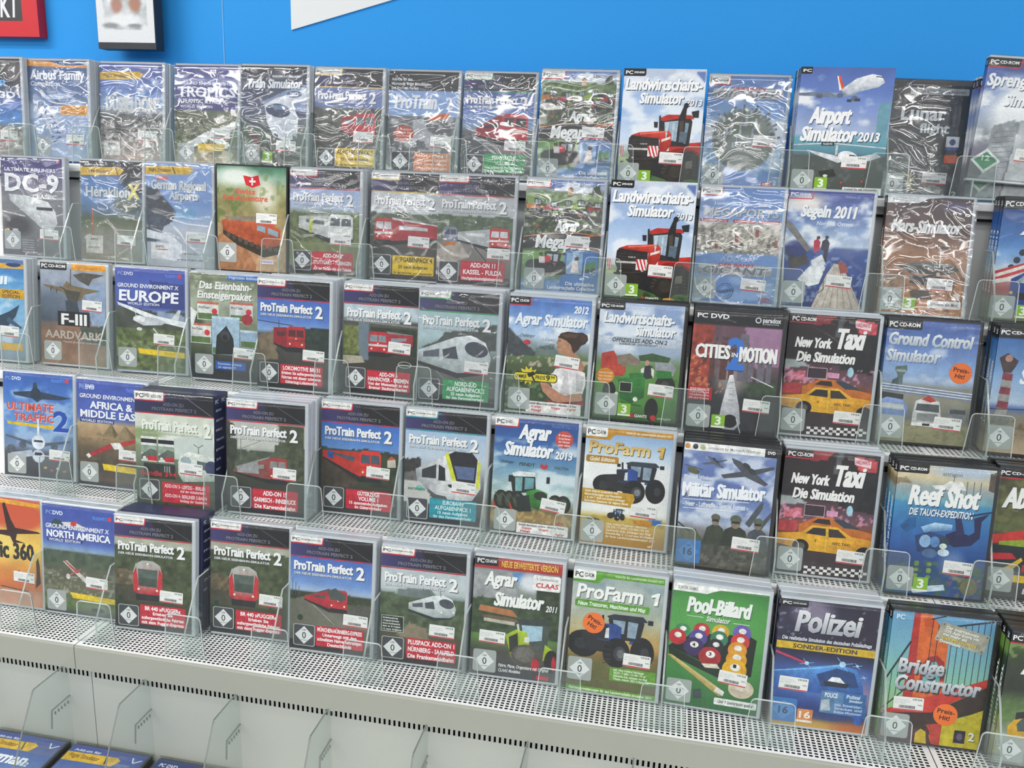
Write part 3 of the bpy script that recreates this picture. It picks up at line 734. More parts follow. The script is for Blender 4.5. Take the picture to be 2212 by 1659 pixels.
def gigant_logo(A, v, w=92, u=4):
    A.r('9aa0a6', u, v, u+w, v+14, 6.5); A.r('c6ccd0', u+1, v+.8, u+w-1, v+6, 2.6)
    A.t('GIGANT', u+6, v+3.4, w-12, 8.4, '6d747c', sh=.25, sd='c8ced4', so=.5); A.t('DER BAHN', u+26, v-1.2, w*.46, 4, 'c42a38', sh=.2)
def c_r1c10(A):
    A.g((0, '4a7cc4'), (40, '6fa2dc'), (90, '88b8e8'), (141, '4f86cc')).nz(.07, 12).cl(50, 120, 'f4f8fc', .48, 30, .9)
    A.re('6a7a70', 50, 80, 40, 39, 1, .08).re('4f6450', 44, 62, 28, 18, .8, .5).re('8a968e', 54, 94, 26, 22, .8, .5)
    for k in range(34):
        a = -2.9+k*.085+0.04*(k % 3); L = 39+((k*7) % 9)
        A.p(('7d8a92', '5c6a72', '9aa6ac', '46545a')[k % 4], [(50+34*math.cos(a-.04), 80+34*math.sin(a-.04)), (50+L*math.cos(a-.03), 80+L*math.sin(a-.03)), (50+L*math.cos(a+.03), 80+L*math.sin(a+.03)), (50+34*math.cos(a+.04), 80+34*math.sin(a+.04))])
    for k in range(26):
        x, y = 22+(k*37) % 46, 58+(k*23) % 40; A.p(('b2bcc0', '8996a0', '6b7a80')[k % 3], [(x, y-7-(k % 4)*2), (x+2.6, y-6-(k % 4)*2), (x+2.8, y), (x, y)])
    A.pc('CD-ROM', 'eeeeea', '222222', 'c42a38', w=27, h=10); gigant_logo(A, 15, 90, 5); A.r('d23a48', 78, 133, 92, 138); A.t('UIG', 80, 134, 10, 3, 'f6e4e4')
def c_r1c11(A):
    A.g((0, '3f62b0'), (26, '5578c4'), (50, '7a94cc'), (74, 'a4b6d8'), (79, '58a2b4'), (95, '4e8a9c'), (99, '4d5654'), (141, '454c46')).nz(.07, 14).cl(8, 66, 'eef0f4', .47, 30, .95).spk('6f7674', 100, 141, .66, 6, .5)
    A.pc('', '1a1a1e', 'f4f4f4', None, w=12, h=8)
    A.rp('5f9aac', [(86, 40), (100, 36), (100, 80), (86, 76)], .1, 6)
    A.p('8f9aac', [(8, 28), (46, 28), (70, 20), (60, 30), (44, 33)]); A.p('6f7d92', [(0, 29), (30, 27), (44, 33), (30, 33), (0, 32)])
    A.pg([(44, 25), (60, 12), (76, 7), (86, 9), (90, 16), (84, 21), (66, 26), (52, 30)], ['c6ccd6', 'e8ecf0', 'f4f6f8', 'eef0f4', 'd2d8e0', 'b4bcc8', 'a8b2c0', 'b0b8c4'])
    A.p('e0562c', [(39, 10), (42, 9), (48, 22), (43, 26)]); A.p('f0e8e4', [(39, 10), (40, 9.5), (45, 24), (43, 26)]); A.l('4a5568', [(80, 9.5), (88, 10.5)], 1.2)
    for x, y in ((22, 32), (44, 31), (60, 34)): A.e('5b6880', x, y, 3.8, 2.8)
    A.r('3a3e48', 52, 35, 57, 38); A.r('3a3e48', 60, 34, 66, 37)
    A.t('Airport', 14, 44, 46, 18, 'f4f5f6', sh=.16, sd='3c4458', so=1.2); A.t('Simulator', 6, 66, 62, 16, 'f4f5f6', sh=.16, sd='3c4458', so=1.2); A.t('2013', 68, 71, 24, 10, 'f4f5f6', sh=.16, sd='3c4458', so=1)
    A.l('d4dadc', [(0, 87), (40, 84), (100, 88)], 1.2); A.r('2f3438', 30, 83, 44, 87); A.t('FLIGHTS', 32, 84, 10, 2, 'dfe4e6')
    A.p('d6dade', [(14, 92), (48, 98), (56, 104), (50, 106), (24, 97)]); A.p('c8ced4', [(64, 100), (90, 94), (96, 98), (74, 106)]); A.e('eceff2', 60, 99, 11, 6.5, .2); A.e('46505c', 66, 98, 5, 1.4, .2); A.r('d8dce0', 46, 86, 48.5, 97)
    A.p('30352f', [(2, 116), (18, 112), (24, 120), (6, 124)]); A.p('2c302c', [(30, 116), (46, 113), (50, 121), (34, 124)]); A.e('e8e4d0', 38, 121, 2.5, 1.6); A.e('d8402c', 56, 128, 1.2); A.e('d8402c', 78, 126, 1.2)
    A.r('ecece8', 58, 133, 100, 141); A.t('Erleben Sie den spannenden', 60, 134, 36, 2.6, '2a2c30', sh=.15); A.t('Flughafen-Alltag hautnah', 60, 137.6, 32, 2.4, '2a2c30', sh=.15)
def c_r1c12(A):
    A.g((0, '26282a'), (30, '3a3d3f'), (60, '4a4e4f'), (90, '3d4140'), (141, '4b4f4f')).nz(.25, 12).re('8d9494', 44, 122, 42, 36, .45, .3).re('5c6460', 46, 124, 30, 24, .7, .4).spk('9aa09c', 84, 141, .64, 7, .5)
    A.r('a4a8aa', 24, 7.5, 95, 15.5, 1); A.t('Simulation für Windows', 29, 9.8, 62, 3.6, '3a3c40', b=0)
    A.t('Lunar', 15.5, 31, 55, 16, 'e8ecec', sd='3a3e40', so=1); A.t('flight', 40, 51, 36, 11.5, 'dfe4e4', sd='3a3e40')
    A.r('eceef2', 74, 66, 90, 82, 1); A.e('3a4c80', 82, 73, 4); A.r('4a5a9c', 74, 79, 90, 83); A.r('e0694a', 74, 89, 91, 99, 2)
    for k in range(14): A.l(('b8aa78', '8a8a60', 'd8d4c0')[k % 3], [(24+(k*7) % 18, 112+(k*5) % 20), (30+(k*11) % 18, 116+(k*7) % 22)], .9)
    A.t('2', 88, 134, 6, 6, 'eceeee')
def c_r1c13(A):
    A.g((0, '3a52a0'), (30, '5674bc'), (60, 'a4b6d8'), (90, '8d949a'), (110, '6d6a80'), (141, '55585c')).nz(.12, 12).re('f4f6f8', 52, 60, 40, 34, 1, .5).cl(20, 100, 'f0f2f6', .5, 26, .9)
    A.pc('CD-ROM', '1d1d22', 'f2f2f4', 'c8303c', w=36, h=10)
    A.rp('8e959b', [(18, 78), (40, 70), (48, 72), (40, 141), (14, 141)], .25, 5).rp('b4babe', [(48, 70), (100, 62), (100, 141), (42, 141)], .15, 5)
    for k in range(8): A.l('6d747c', [(20, 86+k*6), (44, 82+k*6)], .8)
    A.t('Sprengmeister', 2, 18, 92, 14, 'f6f7f8', sh=.15, sd='44547c', so=1.1); A.t('Simulator', 24, 41, 66, 13, 'f6f7f8', sh=.15, sd='44547c', so=1.1)
    A.p('e6e8e8', [(0, 119), (17, 105), (34, 119), (17, 134)]); A.p('2c8a58', [(4, 119), (17, 108.5), (30, 119), (17, 130)]); A.t('12', 12.4, 113, 9, 6, 'dff2e6')
def c_r2c0(A):
    A.g((0, '3b357a'), (22, '453f84'), (30, '6f6a8c'), (56, '84868c'), (100, '7c7e80'), (141, '6a6d72')).nz(.12, 12).re('34343a', 26, 98, 22, 14, .8, .7)
    A.t('DVD', 14, 4, 12, 4.4, '8d88b4'); A.t('FLIGHT1', 72, 3.5, 20, 3.6, '6a68b8'); A.r('d8404c', 92, 3, 96, 7)
    A.t('ULTIMATE AIRLINERS', 6, 14.6, 83, 5, 'e4e4ee'); A.t('DC-9', 6, 23, 88, 25, 'f2f4f6', sd='4a4a60', so=1.2); A.t('CLASSIC', 51, 52, 39, 6, 'eceef0', sd='5a5a60')
    A.pg([(12, 53), (40, 54), (76, 62), (88, 76), (91, 92), (84, 102), (66, 102), (52, 90), (14, 62)], ['c8cccc', 'e6e8e8', 'f2f4f4', 'eef0f0', 'd6d8d8', 'b8bcbc', 'b4b8b8', 'c4c8c8', 'c0c4c4'])
    A.p('3a3e44', [(57, 70), (83, 70), (84, 75), (57, 74)]); A.l('c9cccc', [(0, 78), (38, 84)], 2.2); A.l('c9cccc', [(88, 82), (100, 78)], 2)
    A.e('caa23c', 9, 106, 3.4); A.r('d0d2d4', 17, 103, 26, 110)
    for k in range(6): A.r('a4a6aa', 32, 118+k*3.4, 52, 119.4+k*3.4)
def heraklion(A):
    A.g((0, '26282c'), (14, '3f444c'), (24, '4c7cb8'), (50, '5a8ec8'), (72, '5a7a9a'), (82, '5d6a4c'), (100, '8a8a78'), (116, '9a9a92'), (141, '8f8a74')).nz(.14, 10).re('2c3234', 92, 20, 26, 28, .9, .5).re('3f4c34', 78, 60, 24, 12, .8, .6)
    A.p('e2b62c', [(0, 9.5), (62, 8), (71, 12), (64, 19), (0, 21)]); A.t('Flight Simulator', 10, 12, 40, 5, '5c4210'); A.l('3a3320', [(57, 9), (61, 19)], 1.6); A.t('Add-on für', 6, 4, 34, 3, 'dfe4ea', b=0)
    A.l('c8cad0', [(86, 12), (91, 20), (98, 14)], 1.6); A.t('Heraklion', 8.5, 36.5, 72, 14, 'd6dadb', sd='4a5560', so=1); A.t('X', 77, 31, 19, 20, 'e2d464', sd='4a4c30')
    A.l('c86a58', [(19, 66), (20, 114)], 2); A.l('ecebe6', [(18, 68), (40, 76), (60, 74)], 1.2); A.p('d8dad8', [(4, 110), (14, 104), (24, 110), (14, 116)])
    A.r('d2d0c8', 8, 106, 36, 132); A.t('INFO', 16, 110, 12, 3, '4a4a4a'); A.t('AEROSOFT', 11, 122, 22, 2.6, '7a7a76')
def c_r2c2(A):
    A.g((0, '7ea4dc'), (30, '7ea4dc'), (56, '6f9ad4'), (70, '8cacd8'), (90, 'c6cedc'), (104, 'b4bccb'), (141, 'c2c8d2')).nz(.07, 12)
    A.rp('3a4250', [(0, 32), (18, 36), (46, 66), (40, 80), (10, 96), (0, 90)], .35, 6).rp('4a5468', [(0, 60), (30, 76), (20, 108), (0, 110)], .3, 6).re('5fa4cc', 60, 68, 18, 8, .8)
    A.p('e2b62c', [(0, 4.5), (66, 3), (74, 7), (66, 14), (0, 16)]); A.t('Flight Simulator', 5, 7, 34, 4.6, '5c4210'); A.l('3a3320', [(41, 4), (45, 14)], 1.6)
    A.l('eef2f8', [(86, 8), (90, 14), (97, 8)], 1.6); A.r('d86a5c', 17, 18, 34, 23); A.t('German Regional', 8, 23, 83, 12.5, 'd4d8da', sd='46546c', so=1); A.t('Airports', 35.5, 38, 44, 11, 'd4d8da', sd='46546c', so=1)
    A.p('eceff4', [(0, 92), (40, 100), (54, 112), (52, 134), (30, 134), (34, 108), (0, 104)]); A.e('e2e6ec', 45, 120, 9, 12); A.l('f2f4f8', [(36, 76), (62, 82), (96, 84)], 1.8)
    A.r('f0eef0', 6, 110, 33, 133); A.t('INFO', 14, 114, 12, 3, '4a4a4a'); A.r('b8645c', 16, 119, 32, 120.4); A.t('German Airports', 56, 122, 28, 3, '6a7078', b=0); A.t('www.flight.de', 46, 131, 40, 2.6, '5a6068', b=0)
def c_r2c3(A):
    A.g((0, '3f7a5c'), (16, '8fb49a'), (30, '9aa070'), (50, '8a8850'), (66, '9c8c58'), (90, 'b4946a'), (141, 'c08a60')).nz(.2, 7)
    A.re('e8ece4', 28, 14, 28, 12, .9, .8).re('eee8da', 70, 40, 16, 22, .8, .9).rp('b07850', [(0, 96), (26, 76), (60, 140), (0, 141)], .25, 5).rp('c4a07a', [(62, 104), (100, 100), (100, 141), (56, 141)], .2, 5).spk('5f7a38', 30, 78, .55, 8, .7, 0, 34).spk('6f8a40', 10, 60, .6, 8, .6, 62, 100)
    A.p('cc2430', [(38, 12), (50, 14), (60, 11), (63, 24), (52, 28), (42, 25)]); A.r('f0ece8', 50, 15, 52.4, 25); A.r('f0ece8', 47, 18.4, 56, 21)
    A.t('Swiss', 26, 30, 30, 7, 'd85c48', sh=.1); A.t('Rail-Adventure', 8, 39, 66, 7, 'd05a40', sh=.1)
    A.pg([(6, 74), (20, 68), (76, 74), (92, 84), (91, 104), (70, 110), (32, 96), (8, 86)], ['b0583a', 'cc6c44', 'c8643c', 'b85a38', '9a4a30', 'a8523a', 'b45a3a', 'a04c30'])
    A.p('8a8070', [(10, 68), (68, 66), (72, 74), (16, 73)]); A.p('40382e', [(8, 86), (32, 96), (70, 110), (91, 104), (91, 116), (68, 122), (28, 106), (8, 92)])
    for k in range(9): A.e('57504a', 16+k*8.7, 93+k*2.9+(0 if k < 6 else (k-5)*-2), 3.2, 3.6, n=10)
    A.p('8fa8b8', [(58, 78), (70, 80), (70, 88), (58, 85)]); A.p('8fa8b8', [(74, 81), (89, 86), (88, 93), (74, 89)])
    A.r('dfd4e4', 63, 124.6, 82, 130.4); A.t('trainworks', 64, 126, 16, 2.6, '7a74a4')
def c_r2c4(A):
    A.g((0, '333333'), (25, 'a9bce2'), (50, 'b2c4e0'), (60, '7f8a62'), (80, '84905c'), (104, '78824c'), (141, '8a9a58')).nz(.15, 8).tl(57, 4, '66743e', 96, .45, 6)
    A.train((56, 58, 91, 90), (13, 63, 78), 'dde0dc', 'c6cac6', win='5a6468', roof='9aa09a'); A.r('b8c23c', 28, 64, 33, 84)
    ptp(A, RED, 'CD-ROM ADD-ON', [('ADD-ON 8', 5.6), ('STUTTGART - TÜBINGEN', 5), ('Auf der Neckar-Alb und Talbahn', 3.6)])
def c_r2c5(A):
    A.g((0, '333333'), (25, 'cfd4d8'), (52, 'd4d8da'), (56, '5c6a58'), (76, '50604c'), (104, '4e4c48'), (141, '3e3e40')).nz(.12, 8).tl(52, 3, '5a6a54', 84, .4, 7)
    A.train((6, 60, 32, 90), (98, 68, 84), 'c4343c', 'b0343c', win='c8ccce', roof='d0cccc', strip='d6d2ce')
    ptp(A, YEL, 'CD-ROM ADD-ON', [('AUFGABENPACK 4', 6.2), ('25 neue Aufgaben', 4.2), ('für den Personen- und Güterverkehr', 3)], '3c300c')
def c_r2c6(A):
    A.g((0, '333333'), (25, 'b6babc'), (50, 'c0c4c4'), (58, '58684c'), (74, '4c5c44'), (90, '8a8680'), (141, '6a655e')).nz(.1, 8).tl(50, 3, '54664a', 78, .4, 6)
    A.l('3c3c40', [(40, 80), (70, 112)], 1.4); A.l('3c3c40', [(44, 80), (90, 110)], 1.4); A.p('b4aca0', [(0, 96), (30, 84), (44, 104), (0, 120)])
    A.train((70, 65, 96, 90), (27, 72, 82), 'c63c40', 'b8bcbc', win='e0e2e2', strip='d8d4d0'); A.train((8, 66, 26, 86), (12, 70, 84), '8a8ea0', '6a4a8a', win='4a5068', under='c87a30')
    ptp(A, RED, 'CD-ROM ADD-ON', [('ADD-ON 11', 6), ('KASSEL - FULDA', 6), ('Hochgeschwindigkeitsstrecke', 4)])
def c_r2c9(A):
    A.g((0, '5f90d2'), (40, '77a6e0'), (44, 'b9b4a4'), (70, 'b0a894'), (79, '8a8a80'), (82, '6a9cd8'), (141, '5b8ed0')).nz(.08, 12)
    A.spk('8a8474', 44, 80, .56, 4, .8).spk('e0dccc', 44, 80, .64, 4, .8).spk('6b6658', 56, 80, .66, 3, .7).cl(94, 141, 'a9c8ec', .5, 26, .6)
    A.pc('CD-ROM', 'eeeeea', '222222', 'c42a38', w=26, h=9.5); A.t('3 Landschaften - 5 Städte - 7 Szenarien', 17, 18, 70, 3.4, 'd4e2f4', sh=.15)
    A.t('MEGAPORTS', 5, 25, 92, 10, 'b4bcc4', sh=.15, sd='5a6a80', so=.8); 
    for a, b in ((2, 36), (42, 68), (72, 98)): A.r('c0303c', a, 39, b, 42.5); A.t(('HAMBURG', 'ROTTERDAM', 'BREMEN')[a//35], a+2, 39.8, b-a-4, 2, 'e8c8c8')
    for k in range(16): A.r(('8f8878', 'c8c2b0', '6e685c', '9a4a3c')[k % 4], 4+k*6, 47+(k*13) % 20, 8+k*6, 56+(k*13) % 20)
    for k in range(22): A.r(('d8d4c6', 'a89f8c', '5f5a50')[k % 3], (k*17) % 96, 62+(k*7) % 15, (k*17) % 96+4, 66+(k*7) % 15)
    A.t('ADDON', 30, 84, 42, 6.4, '9fb6d6', sh=.1); gigant_logo(A, 94, 92, 3)
    A.e('39608f', 40, 127.5, 10, 10, n=24); A.e('6f9fda', 40, 127.5, 8.8, 8.8, n=24); A.e('39608f', 40, 127.5, 7.4, 7.4, n=24); A.e('6f9fda', 40, 127.5, 6.4, 6.4, n=24); A.p('39608f', [(29, 128), (50, 123), (51, 127), (30, 132)]); A.t('UIG', 82, 133, 12, 5.5, 'd03a44')
def c_r2c10(A):
    A.g((0, '38489c'), (24, '4468b4'), (44, '7f9ed0'), (66, 'b8cae0'), (68, '33559c'), (100, '3a559c'), (141, '2a3a70')).nz(.12, 8).cl(8, 70, 'eef2f6', .5, 26, .9).re('f0e0d8', 24, 14, 20, 10, .8, .9).spk('8fa4cc', 78, 141, .62, 5, .7)
    A.pc('CD-ROM', None, 'f0f0f4', 'c83c4c', w=28, h=9); A.t('Windows XP / Vista / 7', 66, 4, 32, 3, '8a9ad0', b=0)
    A.p('7c7a78', [(0, 36), (8, 40), (32, 70), (28, 74), (0, 44)]); A.rp('4a4744', [(2, 70), (24, 66), (32, 88), (10, 96)], .3, 5).re('2c3c80', 16, 70, 14, 10, .9, .4)
    A.t('Segeln 2011', 16, 17, 66, 14, 'f4f5f7', sh=.15, sd='4a5a7c', so=1); A.t('Nord- & Ostsee', 36, 36, 43, 4.6, 'd8e0ec', sh=.12)
    A.p('c22c4c', [(35, 60), (39, 57), (43, 61), (42, 72), (36, 74)]); A.p('23283c', [(45, 60), (50, 56), (54, 62), (53, 72), (52, 84), (49, 84), (48, 72), (44, 70)]); A.e('5a3c34', 40, 56, 2.2); A.e('2a2c34', 50, 55, 2.2)
    A.pg([(62, 86), (72, 88), (100, 141), (40, 141), (54, 100)], ['c8beb4', 'cfc6bc', 'b8aea4', 'd2c8bc', 'd8cec2'])
    for k in range(7): A.l('8c7a6c', [(63+k*1.4, 90), (44+k*9, 141)], .5)
    A.p('a4574c', [(66, 84), (74, 84), (80, 96), (70, 98)]); A.p('eceef0', [(20, 108), (32, 92), (46, 84), (52, 92), (46, 112), (34, 116)]); A.p('dfe3e8', [(34, 84), (46, 76), (52, 88), (36, 92)]); A.l('5a5a60', [(50, 96), (52, 118), (46, 124)], 1)
def c_r2c11(A):
    A.g((0, '4a3234'), (30, '5c4036'), (55, '8c5c3c'), (75, 'b07a48'), (92, '9a6c48'), (141, 'c07a38')).nz(.18, 8).spk('7a4c2c', 95, 141, .58, 4, .8).spk('d89a58', 100, 141, .62, 5, .6).re('5c5aa8', 82, 11, 16, 6, .9, .8).re('3a2828', 84, 26, 30, 20, .5, .8)
    A.p('eceeee', [(0, 0), (66, 0), (48, 2), (36, 8), (0, 9)]); A.t('BHV SOFTWARE', 6, 2.6, 26, 3, '7a7c80', b=0)
    A.t('Mars-Simulator', 7.5, 28.5, 83, 14, 'f2f2f0', sh=.15, sd='4a3028', so=1)
    A.p('4c4b48', [(20, 84), (40, 79), (86, 80), (92, 86), (80, 92), (34, 92)]); A.p('6d7472', [(22, 81), (62, 77), (88, 80), (62, 84)]); A.p('3c3a38', [(34, 96), (66, 92), (80, 100), (52, 106), (36, 104)])
    A.l('d2cac0', [(68, 60), (69, 84)], 1.2); A.r('4a443e', 62, 58, 76, 61); A.e('d8c4b4', 68, 92, 2.4); A.e('e6d4c8', 52, 113, 4.4); A.e('c8b4a8', 92, 118, 4.4); A.p('5a4c42', [(36, 112), (60, 112), (64, 122), (40, 124)])
    A.r('f0eeec', 59, 123.5, 98, 133, 1); A.t('Erforsche den Mars', 63, 126, 32, 4, '3a3a3c', sh=.15, b=0)
def c_r2c12(A):
    A.g((0, '26262c'), (11, '2c3038'), (12, '2a4f94'), (50, '4a86cc'), (70, '8cb4e0'), (84, 'c8d2dc'), (104, 'b03a3c'), (118, '8c8a78'), (141, '6a7050')).nz(.1, 10).cl(56, 90, 'e8eef4', .5, 22, .8)
    A.pc('CD-ROM', '1a1a1e', 'f2f2f4', None, w=40, h=11); A.t('Zirkus', 22, 20, 74, 20, 'f4f4f6', sh=.15, sd='2c4470', so=1.2); A.t('Simulator', 34, 46, 62, 18, 'f4f4f6', sh=.15, sd='2c4470', so=1.2)
    for k in range(4): A.e('2c3a48', 33-k*5, 52+k*9, 4, 4, n=8)
    A.p('c83c40', [(0, 84), (40, 70), (60, 62), (60, 72), (0, 96)]); A.p('f0e8e2', [(0, 88), (50, 68), (56, 70), (0, 92)]); A.p('e8dcd6', [(0, 94), (44, 84), (46, 88), (0, 99)])
    A.p('1f3f92', [(20, 92), (40, 80), (100, 78), (100, 128), (20, 128)]); A.p('9fb8b8', [(24, 96), (40, 82), (70, 82), (70, 98)]); A.r('17181c', 28, 108, 80, 116); A.e('d8b840', 22, 108, 2)
def c_r3c0(A):
    A.g((0, '2a5a94'), (12, '2f7cc4'), (40, '58a8dc'), (80, '7fb8e0'), (110, '86a4c0'), (141, '7a8a98')).nz(.12, 12).cl(16, 120, 'dcecf6', .52, 24, .6)
    A.p('e0aa2a', [(0, 4), (100, 6), (100, 12), (0, 14)]); A.e('203c74', 84, 7, 12, 3); A.t('II', 62, 23.5, 12, 11, 'eef4fa', sh=.12, sd='2c5c8c'); A.r('dba82a', 60, 41, 100, 54); A.t('SPECIAL', 65, 42.4, 28, 4.6, '5a3c0c'); A.t('EDITION', 65, 48.4, 28, 5, '5a3c0c')
    A.p('2a4258', [(20, 96), (76, 72), (92, 62), (86, 78), (74, 92), (76, 98), (60, 100)]); A.p('3c5a74', [(74, 80), (96, 94), (92, 96), (70, 86)]); A.r('d8a838', 60, 117, 96, 127)
def c_r3c1(A):
    A.g((0, 'a8b0c0'), (40, '8490a4'), (60, '6f7c92'), (80, '50566a'), (84, '96705a'), (108, '8a6650'), (141, '9a7a62')).nz(.18, 10).rp('8ea4c4', [(66, 30), (100, 26), (100, 86), (78, 84)], .15, 8).rp('46564c', [(60, 88), (100, 84), (100, 112), (64, 108)], .25, 6).re('4a5a6a', 12, 64, 26, 24, .6, .8)
    A.pc('CD-ROM', '1d1d20', 'f2f2f2', None, w=41, h=10.5); A.r('e8a024', 48, 0.6, 100, 9.4); A.t('Flight Simulator X', 54, 3, 40, 4, 'a86a10', b=0)
    A.p('55504a', [(50, 16), (66, 12), (98, 14), (80, 20), (74, 30), (60, 24)])
    A.p('7a6a50', [(3, 31), (34, 34), (40, 25), (50, 31), (66, 33), (92, 36), (68, 42), (60, 52), (44, 48), (34, 41), (10, 35)]); A.p('4c4a40', [(36, 37), (62, 39), (56, 54), (42, 52)]); A.p('3c3a34', [(15, 35), (17, 35), (16, 43)]); A.p('3c3a34', [(24, 37), (26, 37), (25, 45)]); A.l('50503f', [(47, 8), (46, 32)], 1.2); A.l('4a463c', [(30, 33), (46, 41)], 2)
    A.p('3a4450', [(38, 52), (56, 52), (60, 70), (40, 70)]); A.r('1b1b1e', 26, 67, 75, 87); A.t('F-III', 31.5, 70, 39, 15, 'f0f0f0')
    A.t('AARDVARK', 6, 94, 89, 11, 'b8ada2', sd='6a4c3c', so=.5); A.t('Tactical all-weather strike aircraft', 34, 108, 58, 2.6, 'd0c4b8', b=0)
def gex(A, t1, t2=None, gy=27, sc=None):
    A.g((0, '3f56b4'), (20, '4a62bc'), (54, '4a5fae'), (60, '7f96c4')).nz(.07, 12)
    A.t('PC', 4, 6, 8, 4.4, 'a8b4e4', b=0); A.t('DVD', 13, 6, 13, 4.4, 'dfe4f6'); A.t('FLIGHT1', 72, 7, 17, 3.6, '6a8ae4'); A.r('d83c4c', 90, 6, 95, 11)
def c_r3c2(A):
    gex(A, ''); A.rp('3a4890', [(50, 16), (100, 20), (100, 54), (50, 54)], .1)
    A.tl(56, 4, '4a5046', 141, .25, 10).rp('8ea0bc', [(60, 56), (100, 62), (100, 78), (60, 66)], .15).tl(82, 2, '5c6a3c', 141, .4, 6).spk('7d8a52', 86, 141, .58, 6).spk('c0c0b0', 100, 112, .68, 4, .6)
    A.t('GROUND ENVIRONMENT X', 3, 21.6, 88, 5.2, 'eef0f8', sh=.08, sd='34448c'); A.t('EUROPE', 5, 30.5, 86, 14.5, 'f8f9fc', sh=.05, sd='2c3c84', so=1.2); A.r('2c3880', 2, 46, 66, 50.6); A.t('WORLD EDITION', 17, 46.8, 46, 3.4, 'dfe4f6')
    A.p('f0f2f4', [(2, 47.5), (60, 64), (100, 70), (100, 78), (54, 70), (4, 51.5)]); A.p('c8ccd2', [(24, 71), (36, 65), (60, 67), (74, 71), (66, 76), (40, 78)]); A.e('eceef0', 34, 69, 9, 4.6); A.p('d2d6da', [(80, 67), (90, 54), (94, 54), (90, 69)]); A.l('d8dadc', [(26, 55), (30, 66)], 1); A.e('e6e8ea', 34, 83, 4, 2.4); A.l('d8d8d4', [(54, 81), (60, 88)], 1.6)
    A.p('e8c624', [(31, 109.5), (99, 112), (99, 120), (33, 117)])
def c_r3c3(A):
    A.g((0, '6f7a5c'), (20, '8a9478'), (40, 'a4ac98'), (60, '8c987a'), (100, '525c40'), (120, '2c3038'), (141, '34363c')).nz(.18, 9).spk('c4c8b8', 10, 60, .6, 9, .6).re('3a4230', 6, 70, 14, 18, .8, .6)
    A.r('2f6cb8', 53, 0, 97, 7.4); A.t('FlightSim Edition', 56, 2, 42, 3.4, 'cfe0f6', b=0); A.t('DVD', 6, 4, 10, 4, 'c8ccbc', b=0)
    A.t('Das Eisenbahn-', 13, 10.6, 76, 9.6, 'f2f3f0', sh=.12, sd='4a5040'); A.t('Einsteigerpaket', 10, 23.4, 79, 9.6, 'f2f3f0', sh=.12, sd='4a5040')
    for (a, b, c, d, k, q) in ((10, 38, 41, 62, 'dde0da', 1), (57, 36, 90, 62, 'd4d8d8', 1), (0, 67, 30, 94, 'e0e0dc', 1), (31, 56, 71, 107, 'a8c4d8', 0), (72, 72, 100, 96, '9ab4cc', 0)):
        A.r(k, a, b, c, d); A.r('c86a54' if q else 'c8dcea', a, b, c, b+3); A.r('5f7a48', a+1, d-9, c-1, d-1)
        if q: A.e('d23440', c-6, b+12, 4); A.t('ProTrain', a+2, b+6, (c-a)*.5, 3, '4a4a44')
    A.e('a8343c', 82, 58, 8, 7); A.p('eceeea', [(0, 46), (10, 52), (4, 70), (0, 70)]); A.p('24282a', [(38, 82), (52, 68), (62, 84), (64, 106), (36, 107)]); A.e('3c4248', 50, 82, 7, 7); A.e('20242a', 50, 84, 4)
    A.r('2a5cae', 36, 116, 80, 127); A.t('Eisenbahn erleben', 40, 118, 34, 2.8, 'cfe0f4', b=0); A.t('am eigenen PC', 40, 122.4, 26, 3, 'cfe0f4', b=0)
def c_r3c4(A):
    A.g((0, '333333'), (25, '3f6cc4'), (50, '4f7fd0'), (66, '86a8d8'), (72, '4a4a44'), (104, '44443e'), (141, '3a3c3e')).nz(.08, 8).tl(60, 4, '2c3c34', 100, .4, 6, 62, 100).rp('7a6a54', [(0, 74), (24, 66), (30, 104), (0, 106)], .25, 5)
    A.l('2a3040', [(0, 54), (50, 58)], 1); A.l('2a3040', [(30, 52), (31, 66)], .8); A.l('33343a', [(26, 90), (40, 106)], 1.2)
    A.train((42, 59, 67, 87), (23, 62, 82), 'bc2c34', '962630', win='5a2a30', strip='8a3a34')
    ptp(A, RED, 'CD-ROM ADD-ON', [('LOKOMOTIVE BR151', 5.2), ('Erleben Sie außergewöhnliche', 3.8), ('Fahrten mit dieser schweren', 3.8), ('Güterzug-Lokomotive', 3.8)])
def c_r3c5(A):
    A.g((0, '333333'), (25, 'b4c8d4'), (42, 'c2d2da'), (46, '4a4c48'), (54, '55564e'), (66, '5c6a3c'), (92, '3a3a36'), (141, '44423e')).nz(.12, 7).rp('707a38', [(0, 54), (22, 54), (22, 90), (0, 92)], .5, 4).rp('6a7c8a', [(20, 44), (34, 44), (34, 96), (22, 96)], .1).rp('303a2c', [(36, 54), (100, 54), (100, 88), (36, 88)], .4, 5)
    A.l('82867e', [(0, 46), (100, 50)], 3)
    A.train((34.5, 59, 60, 86), (94, 61, 75), 'c22c38', 'a83440', win='8a96a0', strip='d4cec8', roof='8a8a88'); A.p('b4ac98', [(0, 92), (26, 92), (30, 100), (0, 104)]); A.e('3a4038', 84, 99, 10, 5); A.e('cfd4c8', 84, 99, 9, 4.2); A.e('34382f', 84, 99, 8.2, 3.6)
    ptp(A, RED, 'DVD-ROM ADD-ON', [('ADD-ON 6', 5), ('HANNOVER - BREMEN', 5.2), ('Von der Messestadt zu den', 3.8), ('Bremer Stadtmusikanten', 3.8)])
